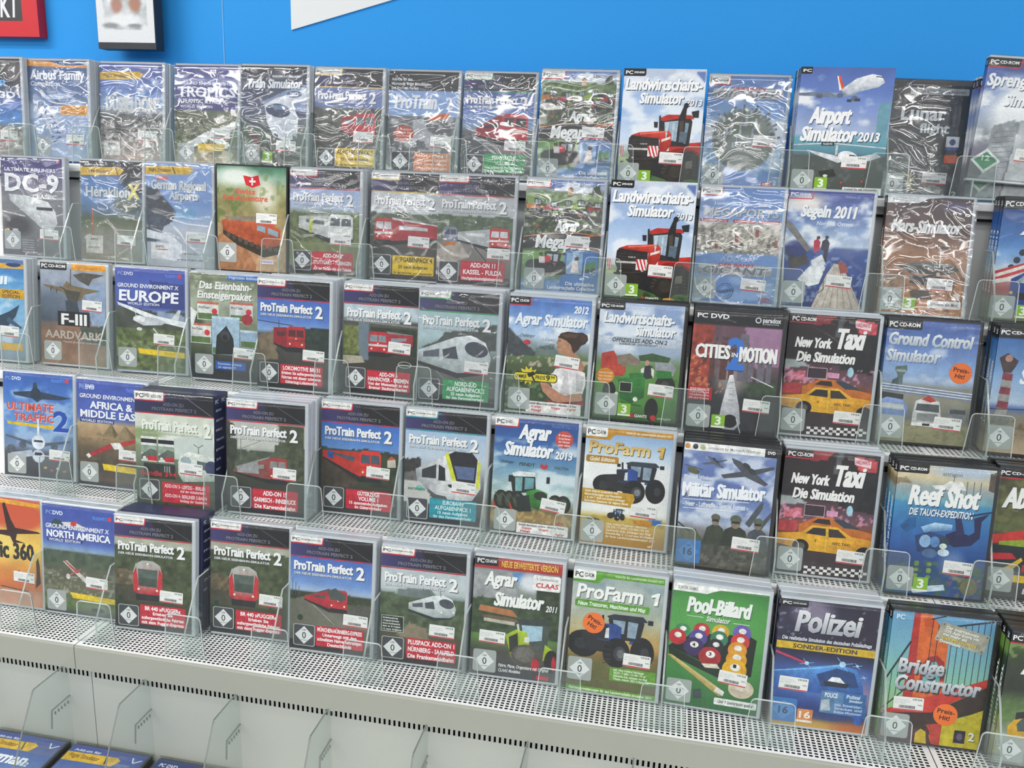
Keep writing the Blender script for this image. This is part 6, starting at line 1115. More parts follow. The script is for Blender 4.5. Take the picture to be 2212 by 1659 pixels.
def c_r5c10(A):
    A.g((0, '5a9cc8'), (40, '6fb0c0'), (80, '84c4a0'), (110, '9ac46c'), (141, 'b4c060')).nz(.04, 12)
    A.t('PC', 4, 3, 8, 5, 'd8eaf4', b=1); A.t('DVD-ROM', 13, 4, 14, 3.4, '8ac0dc', b=0)
    A.p('b4302c', [(21, 0), (28, 0), (32, 141), (19, 141)]); A.p('d8682c', [(27, 0), (38, 0), (57, 22), (60, 141), (31, 141)]); A.p('c85428', [(30, 5), (40, 3), (42, 14), (32, 14)]); A.p('9a2c2c', [(34, 56), (40, 46), (48, 43), (56, 50), (58, 70), (34, 72)]); A.p('6fb0b0', [(37, 66), (42, 52), (48, 50), (53, 58), (54, 80), (37, 80)])
    for k in range(7): A.l('2c3034', [(60+k*6, 10-k*1.4), (60+k*6, 82-k*2)], .7)
    for a, b, c in ((6, 66, 108), (12, 54, 108), (1, 74, 108), (40, 4, 60), (46, 10, 56)): A.l('2c3034', [(a, b), (a, c)], .7)
    A.l('26282c', [(0, 76), (21, 31)], 1.8); A.l('26282c', [(38, 5), (52, 0)], 1.6); A.l('26282c', [(58, 11), (98, 1)], 1.8); A.l('26282c', [(0, 108), (19, 86)], 1.2)
    A.p('c8372c', [(0, 110), (56, 84), (100, 63), (100, 72), (70, 92), (50, 106), (10, 116)]); A.p('3c2c28', [(0, 112), (50, 106), (100, 72), (100, 98), (60, 116), (44, 141), (0, 141)]); A.p('c8b82c', [(62, 118), (100, 97), (100, 141), (62, 141)]); A.p('c04438', [(46, 120), (62, 116), (62, 141), (54, 141), (50, 126)]); A.p('503038', [(30, 126), (48, 126), (54, 141), (20, 141)]); A.p('d0b430', [(37, 141), (37, 130), (42, 125), (47, 128), (49, 141)])
    A.p('a8a696', [(49, 6), (96, 17), (92, 37), (43, 26)]); A.ro('a8a696', 0, 0, 0, 0, 0) if 0 else None
    for k, (s_, c) in enumerate((('Der internationale', 'f4f4ea'), ('iOS App Store Hit', 'f4f4ea'), ('mit mehr als', 'f4f4ea'), ('VIER MILLIONEN', 'e8c83c'), ('Downloads', 'f4f4ea'))): A.t(s_, 53-k*1.2, 10+k*3.7, (33, 35, 24, 35, 21)[k], 3.0, c, sd='5a584c', so=.4, rot=.2)
    for x, y in ((51, 8.5), (93.5, 18.5), (90, 34.5), (46, 24.5)): A.e('5a5850', x, y, .9, n=8)
    A.t('Bridge', 11, 49.5, 47, 15.5, 'e8eaec', sh=.12, sd='33363c', so=1.8, fade='9aa2aa'); A.t('Constructor', 9.5, 68, 86, 15.5, 'e8eaec', sh=.12, sd='33363c', so=1.8, fade='9aa2aa')
    A.r('2c2438', 75, 122, 86, 136); A.e('6a5a7a', 80.5, 129, 3, 4); A.t('2', 89, 123, 6, 9, 'f0f0ea', sd='2c2c2c')
def c_r5c11(A):
    A.g((0, '17171a'), (10, '1a1a1c'), (11, '4c6a2c'), (30, '33402a'), (60, '2a3026'), (74, '5a7a3c'), (90, '6a8a48'), (112, 'a4a89c'), (141, '8c9088')).nz(.25, 7).spk('7aa04a', 10, 26, .5, 6, .8)
    A.pc('DVD-ROM', '17171a', 'f4f4f4', 'c8303c', w=46, h=10); A.t('A', 14, 24, 16, 18, 'f0f0ee', sh=.12); A.p('d8a82c', [(10, 100), (20, 84), (60, 78), (100, 80), (100, 120), (12, 118)]); A.p('4c5c5c', [(18, 96), (26, 84), (60, 82), (60, 100), (20, 104)]); A.p('26282a', [(16, 84), (30, 80), (30, 86), (16, 92)]); A.l('3c3c30', [(12, 112), (60, 116)], 2); A.p('b44c34', [(12, 118), (60, 122), (60, 126), (12, 122)])
def c_low(A, k):
    A.g((0, '3c4c9c'), (60, '5a86c8'), (141, '7aa0d4')).nz(.08, 10)
    if k == 2:
        A.g((0, '1f3a78'), (60, '24509c'), (141, '3c6cb4')); A.t('PC DVD', 6, 6, 24, 5, 'dfe6f2', sh=.15); A.t('FSX-BOX', 4, 18, 92, 20, 'f4f5f8', sh=.15, sd='17305c'); A.p('d8a43c', [(64, 8), (98, 8), (98, 16), (62, 18)])
    else:
        A.p('e2b62c', [(0, 12), (66, 10), (72, 14), (66, 24), (0, 26)]); A.t('Flight Simulator', 6, 14, 40, 6, '8a5a14'); A.l('3a3320', [(52, 11), (56, 23)], 1.8); A.t('Add-on für', 6, 6, 36, 3.4, 'dfe6f2'); A.l('e8eef8', [(84, 6), (88, 14), (97, 8)], 1.6)
        if k == 0: A.t('German', 4, 30, 74, 16, 'f2f4f8', sh=.15, sd='2c3c74'); A.t('2012', 62, 40, 20, 6, 'f2f4f8', sh=.15); A.t('Airports 2', 10, 52, 80, 16, 'f2f4f8', sh=.15, sd='2c3c74')
        else: A.t('A', 40, 34, 12, 8, 'f2f4f8', sd='c03c50'); A.t('Professional', 10, 48, 80, 14, 'f2f4f8', sh=.15, sd='2c3c74')
# ------------------------------------------------------------------ shared pieces of a game case
CW, CH, CD = 0.135, 0.190, 0.0142
def ring(inset):
    w, d = CW, CD; r = 0.0022; pts = []
    def arc(cx, cy, a0, a1):
        for k in range(3):
            a = math.radians(a0+(a1-a0)*k/2); pts.append((cx+(r-inset)*math.cos(a), cy+(r-inset)*math.sin(a)))
    arc(r, r, 180, 270); arc(w-r, r, 270, 360)
    pts.extend([(w-inset, 0.0062), (w-inset-0.0011, 0.0066), (w-inset-0.0011, 0.0076), (w-inset, 0.0080)])
    arc(w-r, d-r, 0, 90); arc(r, d-r, 90, 180)
    return pts
def shell_mesh(name, mat):
    R = [ring(0.0009), ring(0.0), ring(0.0), ring(0.0009)]; Z = [0.0, 0.0009, CH-0.0009, CH]
    n = len(R[0]); V = []; F = []
    for q, z in zip(R, Z): V += [(x, y, z) for x, y in q]
    for k in range(3):
        for i in range(n): F.append((k*n+i, k*n+(i+1) % n, (k+1)*n+(i+1) % n, (k+1)*n+i))
    F.append(tuple(range(n))[::-1]); F.append(tuple(range(3*n, 4*n)))
    mb = MB().add(V, F)
    # the thumb notches on the opening side and the top hinge ribs
    mb.box(CW-0.0004, CW+0.0005, 0.0030, 0.0112, 0.060, 0.062); mb.box(CW-0.0004, CW+0.0005, 0.0030, 0.0112, 0.128, 0.130)
    return mb.mesh(name, mat)
SHELL = {'c': shell_mesh('case_shell', MAT['clear_case']), 'k': shell_mesh('case_shell', MAT['black_case'])}

def wrap_mesh(seed, mat):
    rs = np.random.RandomState(seed); nx, nz = 12, 16
    V = []; F = []
    ph = rs.rand(6)*6.28
    for j in range(nz+1):
        for i in range(nx+1):
            u, v = i/nx, j/nz
            b = 0.0007*math.sin(math.pi*u)*math.sin(math.pi*v)
            w = 0.0003*(math.sin(7*u+ph[0]+5*v)+math.sin(11*v+ph[1]-4*u)+math.sin(15*u+ph[2]))*min(1, 8*u, 8*(1-u), 8*v, 8*(1-v))
            V.append((-0.0004+u*(CW+0.0008), -0.0022-b-w, v*(CH+0.0006)))
    for j in range(nz):
        for i in range(nx):
            a = j*(nx+1)+i; F.append((a, a+1, a+nx+2, a+nx+1))
    # film folded over the top of the case
    b = len(V)
    for i in range(nx+1):
        u = i/nx; V.append((-0.0004+u*(CW+0.0008), CD*0.5, CH+0.0010+0.0004*math.sin(19*u+ph[3]))); V.append((-0.0004+u*(CW+0.0008), CD+0.0003, CH+0.0006))
    for i in range(nx):
        a = nz*(nx+1)+i; F.append((a, a+1, b+2*i+2, b+2*i)); F.append((b+2*i, b+2*i+2, b+2*i+3, b+2*i+1))
    return MB().add(V, F).mesh('shrink_film', mat, smooth=True)
WRAPS = {1: [wrap_mesh(k, MAT['wrap1']) for k in range(3)], 2: [wrap_mesh(k+9, MAT['wrap2']) for k in range(3)]}

class Pad(Art):
    """small printed label drawn in units of percent of the cover width"""
    def __init__(s, hmax, mat):
        super().__init__(1, SW, SW*hmax/100, 0, 0); s.VM = hmax; s.mat = mat
    def pos(s, u, v, lay):
        u = np.asarray(u, float); v = np.asarray(v, float)
        return np.stack([u/100*SW, np.full_like(u, -0.000012*lay), (s.VM-v)/100*SW], -1)
    def one(s, name):
        m = s.art
        for a in s.txt.v: pass
        b = m.n
        m.v += s.txt.v; m.c += s.txt.c; m.f += [[i+b for i in f] for f in s.txt.f]; m.n += s.txt.n
        return m.mesh(name, s.mat, ink=True)
def sticker_mesh():
    A = Pad(15, MAT['sticker'])
    A.p('efefec', [(0.6, 0), (29.4, 0), (30, 0.8), (30, 14.2), (29.6, 15), (0.4, 15), (0, 14.2), (0, 0.8)])
    A.r('d0323c', 0.2, 13.6, 29.8, 14.9)
    A.t('9,99 EUR', 19.0, 1.4, 9.6, 1.9, '26262a'); A.t('5401', 24.4, 7.6, 4.2, 1.2, '3a3a3e')
    for k, w in enumerate((13, 15, 10)): A.t(('Artikel PC Simulation', 'Nr. 1250 442 187', 'Kat. 3920')[k], 1.6, 3.0+k*1.9, w, 0.9, 'a4a6a8', b=0)
    x = 6.0; rs = random.Random(4)
    while x < 21.5:
        w = rs.choice((.25, .25, .45, .6)); A.r('2a2a2e', x, 9.4, x+w, 12.6); x += w+rs.choice((.25, .35, .5))
    return A.one('price_sticker')
def usk_square(style):
    if style == 'd':
        A = Pad(25, MAT['sticker']); A.r('c8cccc', 0, 0, 25, 25, 2.4); A.r('4c4d52', 0.7, 0.7, 24.3, 24.3, 2.0); return A.one('rating_label')
    if style == '16':
        A = Pad(25, MAT['sticker']); A.r('3c7cc0', 0, 0, 25, 25, 1.6); return A.one('rating_label')
    A = Pad(25, clear_mat('translucent_label_film', 'd8dcda', 0.62, 'd4dad8', 0.3, 0.02, 0.5)); A.r('ffffff', 0, 0, 25, 25, 2.4); return A.one('rating_label')
def usk_diamond(style):
    A = Pad(25, MAT['sticker'])
    if style == '16':
        A.p('4f8fd0', [(1.5, 12.5), (12.5, 2), (23.5, 12.5), (12.5, 23)]); A.t('16', 7.6, 9, 9.4, 7.6, '1c3c6c'); A.t('USK', 10, 5.4, 5, 1.8, '1c3c6c')
    else:
        A.p('e9ebeb', [(2, 12.5), (12.5, 2), (23, 12.5), (12.5, 23)]); A.t('0', 10.2, 9.0, 4.6, 7.4, '232326', b=0); A.t('USK', 10.1, 5.6, 4.8, 1.7, '55565a'); A.r('6a6b6e', 8.6, 18.2, 16.4, 18.7)
    return A.one('rating_diamond')
def pegi_mesh():
    A = Pad(15.5, MAT['sticker']); A.r('8abf34', 0, 0, 15.4, 15.5, 0.8); A.r('f0f2ec', 0, 13.4, 15.4, 15.4); A.t('3', 4.4, 2.0, 6.6, 9.8, 'f6f8f0'); return A.one('age_mark')
def preis_mesh():
    A = Pad(24, MAT['sticker']); A.e('f2762a', 12, 12, 12, 12, n=36); A.t('Preis-', 3.4, 6.0, 17.4, 4.8, '4a1e1c'); A.t('Hit!', 6.6, 13.0, 10.4, 4.8, '4a1e1c'); return A.one('offer_sticker')
STK = sticker_mesh()
USKQ = {k: usk_square(k) for k in ('d', 'l', '16')}; USKD = {k: usk_diamond(k) for k in ('d', 'l', '16')}
PEGI = pegi_mesh(); PREIS = preis_mesh()

def frame(row, x, d, yaw, dlean, roll=0.0, dz=0.0):
    L = LEAN+math.radians(dlean); yw = math.radians(yaw); ro = math.radians(roll)
    up = np.array([0, math.sin(L), math.cos(L)]); nb = np.array([0, math.cos(L), -math.sin(L)])
    rx = math.cos(yw)*np.array([1.0, 0, 0])+math.sin(yw)*nb; ry = np.cross(up, rx)
    rx2 = math.cos(ro)*rx-math.sin(ro)*up; up2 = math.sin(ro)*rx+math.cos(ro)*up
    o = np.array([x, TY[row]-d, TZ[row]+dz])
    return Matrix(((rx2[0], ry[0], up2[0], o[0]), (rx2[1], ry[1], up2[1], o[1]), (rx2[2], ry[2], up2[2], o[2]), (0, 0, 0, 1)))

def place_label(me, name, parent, u, v, hmax, lay, rot=0.0, child=None, cname=None):
    o = mesh_obj(name, me, parent)
    o.location = (u/100*SW, -0.00016-0.000012*lay, 0.0035+SH*(1-v/141.0)-hmax/100*SW)
    o.rotation_euler = (0, rot, 0)
    if child is not None:
        c = mesh_obj(cname, child, o); c.location = (0, -0.00003, 0)
    return o

def spine_sheet(parent, A, w_card=None, text=None, tcol='eef2f6', depth=CD, hh=None):
    """the cover sheet wrapped round the left edge, in the colours of the cover's left margin"""
    n = 26; rows = np.linspace(0, NV, n).astype(int); C = tolin(A.C[rows, 1]*0.97)
    z0, h = A.z0, A.h; V = []; cc = []
    for k, r_ in enumerate(rows):
        z = z0+h*(1-r_/NV); V += [(-0.0003, 0.0008, z), (-0.0003, depth-0.0008, z)]; cc += [C[k], C[k]]
    m = MB(); m.add(V, [(2*k, 2*k+1, 2*k+3, 2*k+2) for k in range(n-1)], np.array(cc))
    k0 = tolin(np.array([0.10, 0.10, 0.11]))
    m.add([(-0.00036, 0.0008, z0+h*0.93), (-0.00036, depth-0.0008, z0+h*0.93), (-0.00036, depth-0.0008, z0+h), (-0.00036, 0.0008, z0+h)], [(0, 1, 2, 3)], k0)
    def vt(s, za, zb, hgt, col):
        Vt, F = layout(s, 'b')
        x = Vt[:, 0]/Vt[:, 0].max(); y = Vt[:, 1]/CAP['b']
        # reads from bottom to top seen from the left
        m.add(np.stack([np.full_like(x, -0.00042), depth/2-0.5*hgt+(1-y)*hgt, za+x*(zb-za)], -1), F.tolist(), lin(col))
    vt('PC', z0+h*0.945, z0+h*0.985, 0.0048, 'f0f0f0')
    if text: vt(text, z0+h*0.22, z0+h*0.74, 0.0058, tcol)
    return m.mesh('spine_sheet', MAT['ink'], ink=True)

# ------------------------------------------------------------------ every stack: pose, cover, labels
# key: x, d, yaw, lean, kind, rear copies, film, sticker (u, v, rot), rating (style, u, v), pegi (u, v), offer (u, v, rot), short name, label
ROW = ['top row', 'second row', 'third row', 'fourth row', 'bottom row']
PTPU = ('d', 4, 107)
CASES = {
 'r1c0': (c_r1c0, -0.3068, 0.0244, -1.9, -1.4, 'c', 2, 1, (60, 102, .05), None, None, None, 'dark-to-blue cover at the left picture edge', 'clear game case with dark-to-blue cover, top row, cut by left picture edge'),
 'r1c1': (c_r1c1, -0.1732, 0.0149, -0.7, -1.0, 'c', 2, 1, (62, 104.5, .03), ('l', 8, 109), None, None, 'pale blue airliner cover in the top row', 'clear game case with pale blue airliner cover and orange strip, top row'),
 'r1c2': (c_r1c2, -0.0300, 0.0007, 1.7, 0.1, 'c', 2, 1, (59.5, 94, .06), None, None, None, 'blue sky cover with yellow banner, top row', 'clear game case with yellow banner over blue sky and airport, top row'),
 'r1c3': (c_r1c3, 0.1225, -0.0076, -0.2, 0.7, 'c', 1, 1, (58, 87, .05), ('l', 4, 110), None, None, 'violet cover above an island coast, top row', 'clear game case with violet sky above green island coast, top row'),
 'r1c4': (c_r1c4, 0.2637, -0.0001, 0.3, -0.0, 'c', 2, 1, (54.4, 101.5, .04), ('l', 2.6, 108.5), (33.8, 117.8), None, 'white high-speed train nose cover, top row', 'clear game case with white high-speed train nose on dark blue, top row'),
 'r1c5': (c_r1c5, 0.4038, -0.0119, 1.1, 1.0, 'c', 1, 1, (59, 85, .03), ('d', 6, 109.5), None, None, 'red locomotive cover with yellow box, top row', 'clear game case with red locomotive and yellow text box, top row'),
 'r1c6': (c_r1c6, 0.5433, -0.0214, 1.2, 1.9, 'c', 1, 1, (63, 88, .03), ('d', 7, 110), None, None, 'glaring cover with orange disc, top row', 'clear game case with pale blue band and orange-red disc, top row'),
 'r1c7': (c_r1c7, 0.6843, -0.0229, 0.8, 2.1, 'c', 1, 1, (61, 90, .03), ('d', 6, 110.5), None, None, 'red train cover with green box, top row', 'clear game case with red train on blue sky and green box, top row'),
 'r1c8': (megapack, 0.8307, 0.0064, 0.1, -0.4, 'c', 2, 1, (58, 70.5, .03), ('l', 2, 113), None, None, 'green farm collage cover in the top row', 'clear game case with green farm machinery collage cover, top row'),
 'r1c9': (lws13, 0.9734, 0.0251, -1.0, -1.4, 'b', 2, 0, (53, 100, .03), ('l', 1, 115), (28, 124), None, 'red tractor box in the top row', 'pale blue cardboard game box with big red tractor, top row'),
 'r1c10': (c_r1c10, 1.1147, -0.0088, 0.9, 0.6, 'c', 1, 1, (62, 73, .04), ('l', 1.8, 112), None, None, 'planet of towers cover, top row', 'clear game case with round planet of grey towers on blue, top row'),
 'r1c11': (c_r1c11, 1.2575, .0280, -.5, -1, 'B', 3, 0, (56, 97, .02), ('l', 1, 115), (28, 124), None, 'airliner box in the top row', 'blue cardboard game box with white airliner over an airport, top row'),
 'r1c12': (c_r1c12, 1.4100, -.0220, 4, 1.5, 'k', 1, 1, (49.7, 110.6, .03), ('l', 0.5, 114), None, None, 'grey moon cover, top row', 'black game case with dark grey moon landscape cover, top row'),
 'r1c13': (c_r1c13, 1.5240, .0330, 0, 0, 'c', 0, 2, (48, 102, .05), None, None, None, 'white dust cloud cover at the right edge', 'raised game case with white dust cloud on blue, top row, right picture edge'),
 'r1c13b': (c_r1c13, 1.5300, .0140, 0, 0, 'c', 1, 2, None, None, None, None, 'lower dust cloud case at the right edge', 'game case with green diamond mark under the raised dust cloud case, top row'),
 'r2c0': (c_r2c0, -0.1919, -0.0148, 1.1, 0.3, 'c', 3, 1, (61.5, 101.5, .03), ('l', 3, 106), None, None, 'violet cover with white airliner nose', 'clear game case with violet top and white airliner nose, second row'),
 'r2c1': (heraklion, -0.0253, -0.0189, -1.2, 0.7, 'c', 1, 1, (59, 103.7, .03), None, None, None, 'yellow X cover in the second row', 'clear game case with yellow banner and yellow letter X, second row'),
 'r2c2': (c_r2c2, 0.1207, -0.0078, 1.1, -0.9, 'c', 1, 1, (60, 92.4, .03), None, None, None, 'snowy mountain airport cover', 'clear game case with light blue sky, rock face and yellow banner, second row'),
 'r2c3': (c_r2c3, 0.2633, -0.0026, 3.5, -1.6, 'K', 1, 0, (58.7, 61.5, .02), ('l', 1, 104), None, None, 'brown locomotive cover with red flag', 'black-edged game case with brown crocodile locomotive and red flag, second row'),
 'r2c4': (c_r2c4, 0.4057, -0.0032, 0.2, -1.0, 'c', 2, 1, (58.9, 83, .04), ('d', 5, 108.5), None, None, 'white railcar cover in the second row', 'clear game case with white railcar in green fields, second row'),
 'r2c5': (c_r2c5, .5505, -.0185, -1.0, -.8, 'c', 0, 1, (54, 82, .04), ('d', 4, 108.5), None, None, 'red railcar cover with yellow box, second row', 'clear game case with red railcar and yellow text box, second row'),
 'r2c6': (c_r2c6, 0.6803, 0.0041, 2.2, -1.5, 'c', 0, 1, (67.5, 90.6, .02), ('d', 3, 110.5), None, None, 'two trains cover in the second row', 'clear game case with two trains on grey tracks, second row'),
 'r2c7': (megapack, 0.8294, 0.0040, 1.1, 0.6, 'c', 2, 1, (55.7, 68.7, .04), ('l', 3.5, 112.5), None, None, 'green farm collage cover in the second row', 'clear game case with green farm machinery collage cover, second row'),
 'r2c8': (lws13, 0.9724, 0.0224, -1.1, -2.4, 'b', 2, 0, (53, 98.2, .04), ('l', 0.5, 113), (27, 123.5), None, 'red tractor box in the second row', 'pale blue cardboard game box with big red tractor, second row'),
 'r2c9': (c_r2c9, 1.1152, 0.0015, -0.9, 1.2, 'c', 2, 1, (57.7, 110, .05), ('l', 1, 111), None, None, 'harbour and railway cover', 'clear game case with blue cover and beige harbour picture, second row'),
 'r2c10': (c_r2c10, 1.2527, -0.0051, 2.1, 0.9, 'c', 2, 2, (54, 99.5, .06), ('l', 3.5, 110), None, None, 'sailing boat cover', 'clear game case with two sailors on a boat deck, second row'),
 'r2c11': (c_r2c11, 1.4038, -0.0065, 4.7, 4.1, 'c', 2, 1, (56, 96.3, .03), ('l', 1, 111), (29.6, 121.5), None, 'brown desert planet cover', 'clear game case with rover on brown desert planet, second row'),
 'r2c12': (c_r2c12, 1.5644, 0.0008, 0.0, -1.1, 'k', 3, 2, None, ('l', 1, 112), (30, 122), None, 'blue cover with red striped tent', 'black game case with blue truck and red striped tent, right picture edge'),
 'r3c0': (c_r3c0, -0.1972, -0.0125, 0.2, 0.5, 'c', 2, 2, (60, 92.6, .03), None, None, None, 'sky blue jet cover at the left edge', 'clear game case with dark jet on sky blue, third row, left picture edge'),
 'r3c1': (c_r3c1, -0.0386, -0.0187, 1.3, 0.6, 'c', 1, 2, (63.6, 49.4, .04), ('l', 4, 109.5), None, None, 'camouflaged bomber cover', 'clear game case with camouflaged bomber over brown desert, third row'),
 'r3c2': (c_r3c2, 0.1157, -0.0168, 4.1, -0.6, 'c', 1, 2, (54, 87.6, .04), ('l', 2.4, 109.5), None, None, 'white light aircraft cover', 'clear game case with white light aircraft over green country, third row'),
 'r3c3': (c_r3c3, 0.2661, -0.0094, 0.0, -1.0, 'c', 1, 2, (61.7, 96, .03), ('l', 6, 108), None, None, 'olive cover with small pictured boxes', 'clear game case with olive cover showing several small boxes, third row'),
 'r3c4': (c_r3c4, 0.4008, 0.0097, -1.3, -0.9, 'c', 3, 2, (64, 87.7, .03), ('d', 3.7, 108), None, None, 'dark red goods locomotive cover', 'clear game case with dark red goods locomotive under blue sky, third row'),
 'r3c5': (c_r3c5, 0.5502, -0.0015, -1.4, -1.2, 'c', 2, 2, (61, 70, .05), ('d', 4.4, 107), None, None, 'red locomotive under a bridge cover', 'clear game case with red locomotive under a bridge, third row'),
 'r3c6': (c_r3c6, 0.6867, 0.0182, 0.8, -1.6, 'c', 3, 1, (59.7, 84, .05), ('d', 2, 109.5), None, None, 'pale express train cover with green box', 'clear game case with pale express train and green box, third row'),
 'r3c7': (c_r3c7, 0.8330, 0.0168, -0.5, -1.2, 'c', 3, 2, (58.8, 67.2, .10), ('l', 4, 111.5), None, None, 'woman in a white blouse cover', 'clear game case with woman in white blouse in the mountains, third row'),
 'r3c8': (c_r3c8, 0.9746, 0.0120, 0.1, -0.3, 'k', 2, 2, (64.2, 94.3, .05), ('l', 2, 110), (30, 121), None, 'green vintage tractor cover', 'black game case with green vintage tractor and farmer, third row'),
 'r3c9': (c_r3c9, 1.1181, 0.0281, -1.9, 0.3, 'k', 3, 2, (63.8, 99.7, .04), ('l', 1, 111), (30, 121.5), None, 'dusky city cover', 'black game case with dusky city, white train and blue figure two, third row'),
 'r3c10': (c_taxi, 1.2594, 0.0050, 1.9, 1.0, 'c', 2, 2, (60.4, 109.6, .03), ('l', 2, 110.5), None, None, 'yellow taxi cover in the third row', 'clear game case with yellow taxis at night, third row'),
 'r3c11': (c_r3c11, 1.4022, -0.0049, 1.9, 2.5, 'k', 2, 2, (62, 108.4, .04), ('l', 2, 110.5), None, (83.5, 55.5, .12), 'airport trucks cover', 'black game case with airport trucks and orange offer sticker, third row'),
 'r3c12': (c_r3c12, 1.5495, 0.0056, 0.0, -0.1, 'k', 2, 2, None, ('l', 2, 110), None, None, 'red and white striped tower cover', 'black game case with red-white striped tower, third row, right picture edge'),
 'r4c0': (c_r4c0, -0.0420, -0.0148, 3.6, 1.2, 'c', 1, 2, (65.3, 101, .03), ('l', 5, 111), None, None, 'two airliners cover with blue figure two', 'clear game case with two airliners and big blue figure two, fourth row'),
 'r4c1': (c_r4c1, 0.1055, -0.0129, 0.0, 0.0, 'c', 1, 2, (60, 88.5, .03), ('l', 3, 110), None, None, 'pyramids cover', 'clear game case with pyramids and red biplane, fourth row'),
 'r4c2': (c_r4c2, 0.2483, 0.0320, 3.1, -1.5, 'T', 0, 2, (58.2, 84, .05), ('d', 4, 109.5), None, None, 'thick train box', 'thick cardboard game box with pale train and dark top, fourth row'),
 'r4c3': (c_r4c3, 0.4049, 0.0251, 3.0, -1.1, 'c', 4, 2, (59.4, 79.7, .03), ('d', 4.7, 108), None, None, 'dark red train in a forest cover', 'clear game case with dark red train in a dark forest, fourth row'),
 'r4c4': (c_r4c4, 0.5467, -0.0185, 1.5, -1.5, 'c', 1, 2, (59, 77.3, .04), ('d', 3.6, 108.5), None, None, 'orange-red goods train cover', 'clear game case with orange-red goods locomotive under deep blue sky, fourth row'),
 'r4c5': (c_r4c5, 0.6876, -0.0191, 1.8, -1.5, 'c', 1, 2, (59.8, 84.4, .05), ('d', 4, 110.5), None, None, 'white and yellow railcar cover', 'clear game case with white and yellow railcar, teal box, fourth row'),
 'r4c6': (c_r4c6, 0.8302, -0.0188, 0.5, 0.6, 'c', 1, 2, (60, 93.5, .12), ('l', 5, 112), None, None, 'green twin-wheeled tractor cover', 'clear game case with green twin-wheeled tractor on blue, fourth row'),
 'r4c7': (c_r4c7, 0.9726, -0.0157, -0.2, -1.4, 'c', 1, 2, (57.8, 88, .04), ('l', 1.5, 112), None, None, 'golden cover with blue tractor', 'clear game case with white and gold cover, blue tractor, fourth row'),
 'r4c8': (c_r4c8, 1.1184, 0.0232, -0.4, 2.3, 'k', 3, 2, (60.4, 101.8, .04), ('16', 0.5, 111), None, None, 'soldiers and jets cover', 'black game case with soldiers and grey jets, fourth row'),
 'r4c9': (c_taxi, 1.2613, 0.0081, 1.3, 2.3, 'c', 3, 2, (65, 108.3, .03), ('l', 2.6, 111), None, None, 'yellow taxi cover in the fourth row', 'clear game case with yellow taxis at night, fourth row'),
 'r4c10': (c_r4c10, 1.4089, 0.0308, 4.4, 3.0, 'k', 4, 2, (57.3, 100.8, .04), ('l', 1, 111.5), (28.6, 122), None, 'diver under water cover', 'black game case with diver under blue water, fourth row'),
 'r4c11': (c_r4c11, 1.5442, 0.0019, 0.0, -0.1, 'k', 2, 2, None, ('l', 2, 109), None, None, 'yellow tow crane cover', 'black game case with yellow tow crane in a wood, right picture edge'),
 'r5c0': (c_r5c0, -0.0237, -0.0055, 0.5, -0.1, 'c', 1, 2, (59, 95.2, .03), None, None, None, 'orange sunset airliner cover', 'clear game case with orange sunset and dark airliner, bottom row, left edge'),
 'r5c1': (c_r5c1, 0.1123, -0.0037, 0.8, -0.1, 'c', 1, 2, (58.4, 89, .04), ('l', 3.5, 111.5), None, None, 'blue cover with forest aerial view', 'clear game case with blue top and red-white seaplane over forest, bottom row'),
 'r5c2': (lambda A: br440(A, BR), 0.2514, 0.0109, 3.1, 0.5, 'c', 0, 2, (58.5, 88.3, .03), ('d', 4.3, 111.5), None, None, 'left of the two red railcar front covers', 'left of two alike clear game cases with red railcar front, bottom row'),
 'r5c3': (lambda A: br440(A, BR), 0.4035, -0.0129, 2.1, 0.1, 'c', 2, 2, (62.8, 85, .03), ('d', 3.5, 108), None, None, 'right of the two red railcar front covers', 'right of two alike clear game cases with red railcar front, bottom row'),
 'r5c4': (c_r5c4, 0.5441, -0.0008, 1.9, -0.2, 'c', 3, 2, (66.3, 90.2, .03), ('d', 4.9, 109.5), None, None, 'red express under blue sky cover', 'clear game case with red regional express under blue sky, bottom row'),
 'r5c5': (c_r5c5, 0.6890, -0.0033, 2.4, -1.0, 'c', 3, 2, (59.3, 88.8, .03), ('d', 3, 110), None, None, 'silver express train cover', 'clear game case with silver express train in a valley, bottom row'),
 'r5c6': (c_r5c6, 0.8305, -0.0045, 2.0, 0.7, 'c', 2, 2, (9.6, 86.5, .03), ('l', 4, 110.5), None, None, 'lime green tractor cover', 'clear game case with lime green tractor and red top strip, bottom row'),
 'r5c7': (c_r5c7, 0.9768, -0.0009, 0.0, 1.2, 'c', 2, 2, (61.6, 89.7, .03), ('l', 1, 101.5), None, (22.3, 53.5, .45), 'blue tractor at sunset cover', 'clear game case with blue tractor and orange offer sticker, bottom row'),
 'r5c8': (c_r5c8, 1.1183, -0.0036, -1.7, -1.1, 'c', 3, 2, (55.7, 92.5, .08), ('l', 2, 110.5), None, None, 'green billiard cover', 'clear game case with billiard balls on bright green, bottom row'),
 'r5c9': (c_r5c9, 1.2628, 0.0079, 2.4, -0.1, 'c', 3, 2, (6.6, 85.7, .03), ('16', 1, 110.5), None, None, 'blue police light cover', 'clear game case with blue police car light and yellow strip, bottom row'),
 'r5c10': (c_r5c10, 1.4075, 0.0061, 2.7, 0.6, 'k', 3, 2, (11.5, 92, -.02), ('l', 2.5, 111), None, (63, 105.5, .08), 'orange bridge tower cover', 'black game case with orange bridge tower, offer sticker, bottom row'),
 'r5c11': (c_r5c11, 1.5458, 0.0222, 0.0, -0.8, 'k', 3, 2, None, ('l', 2, 111), None, None, 'yellow truck cover', 'black game case with yellow truck in a wood, bottom row, right edge'),
}
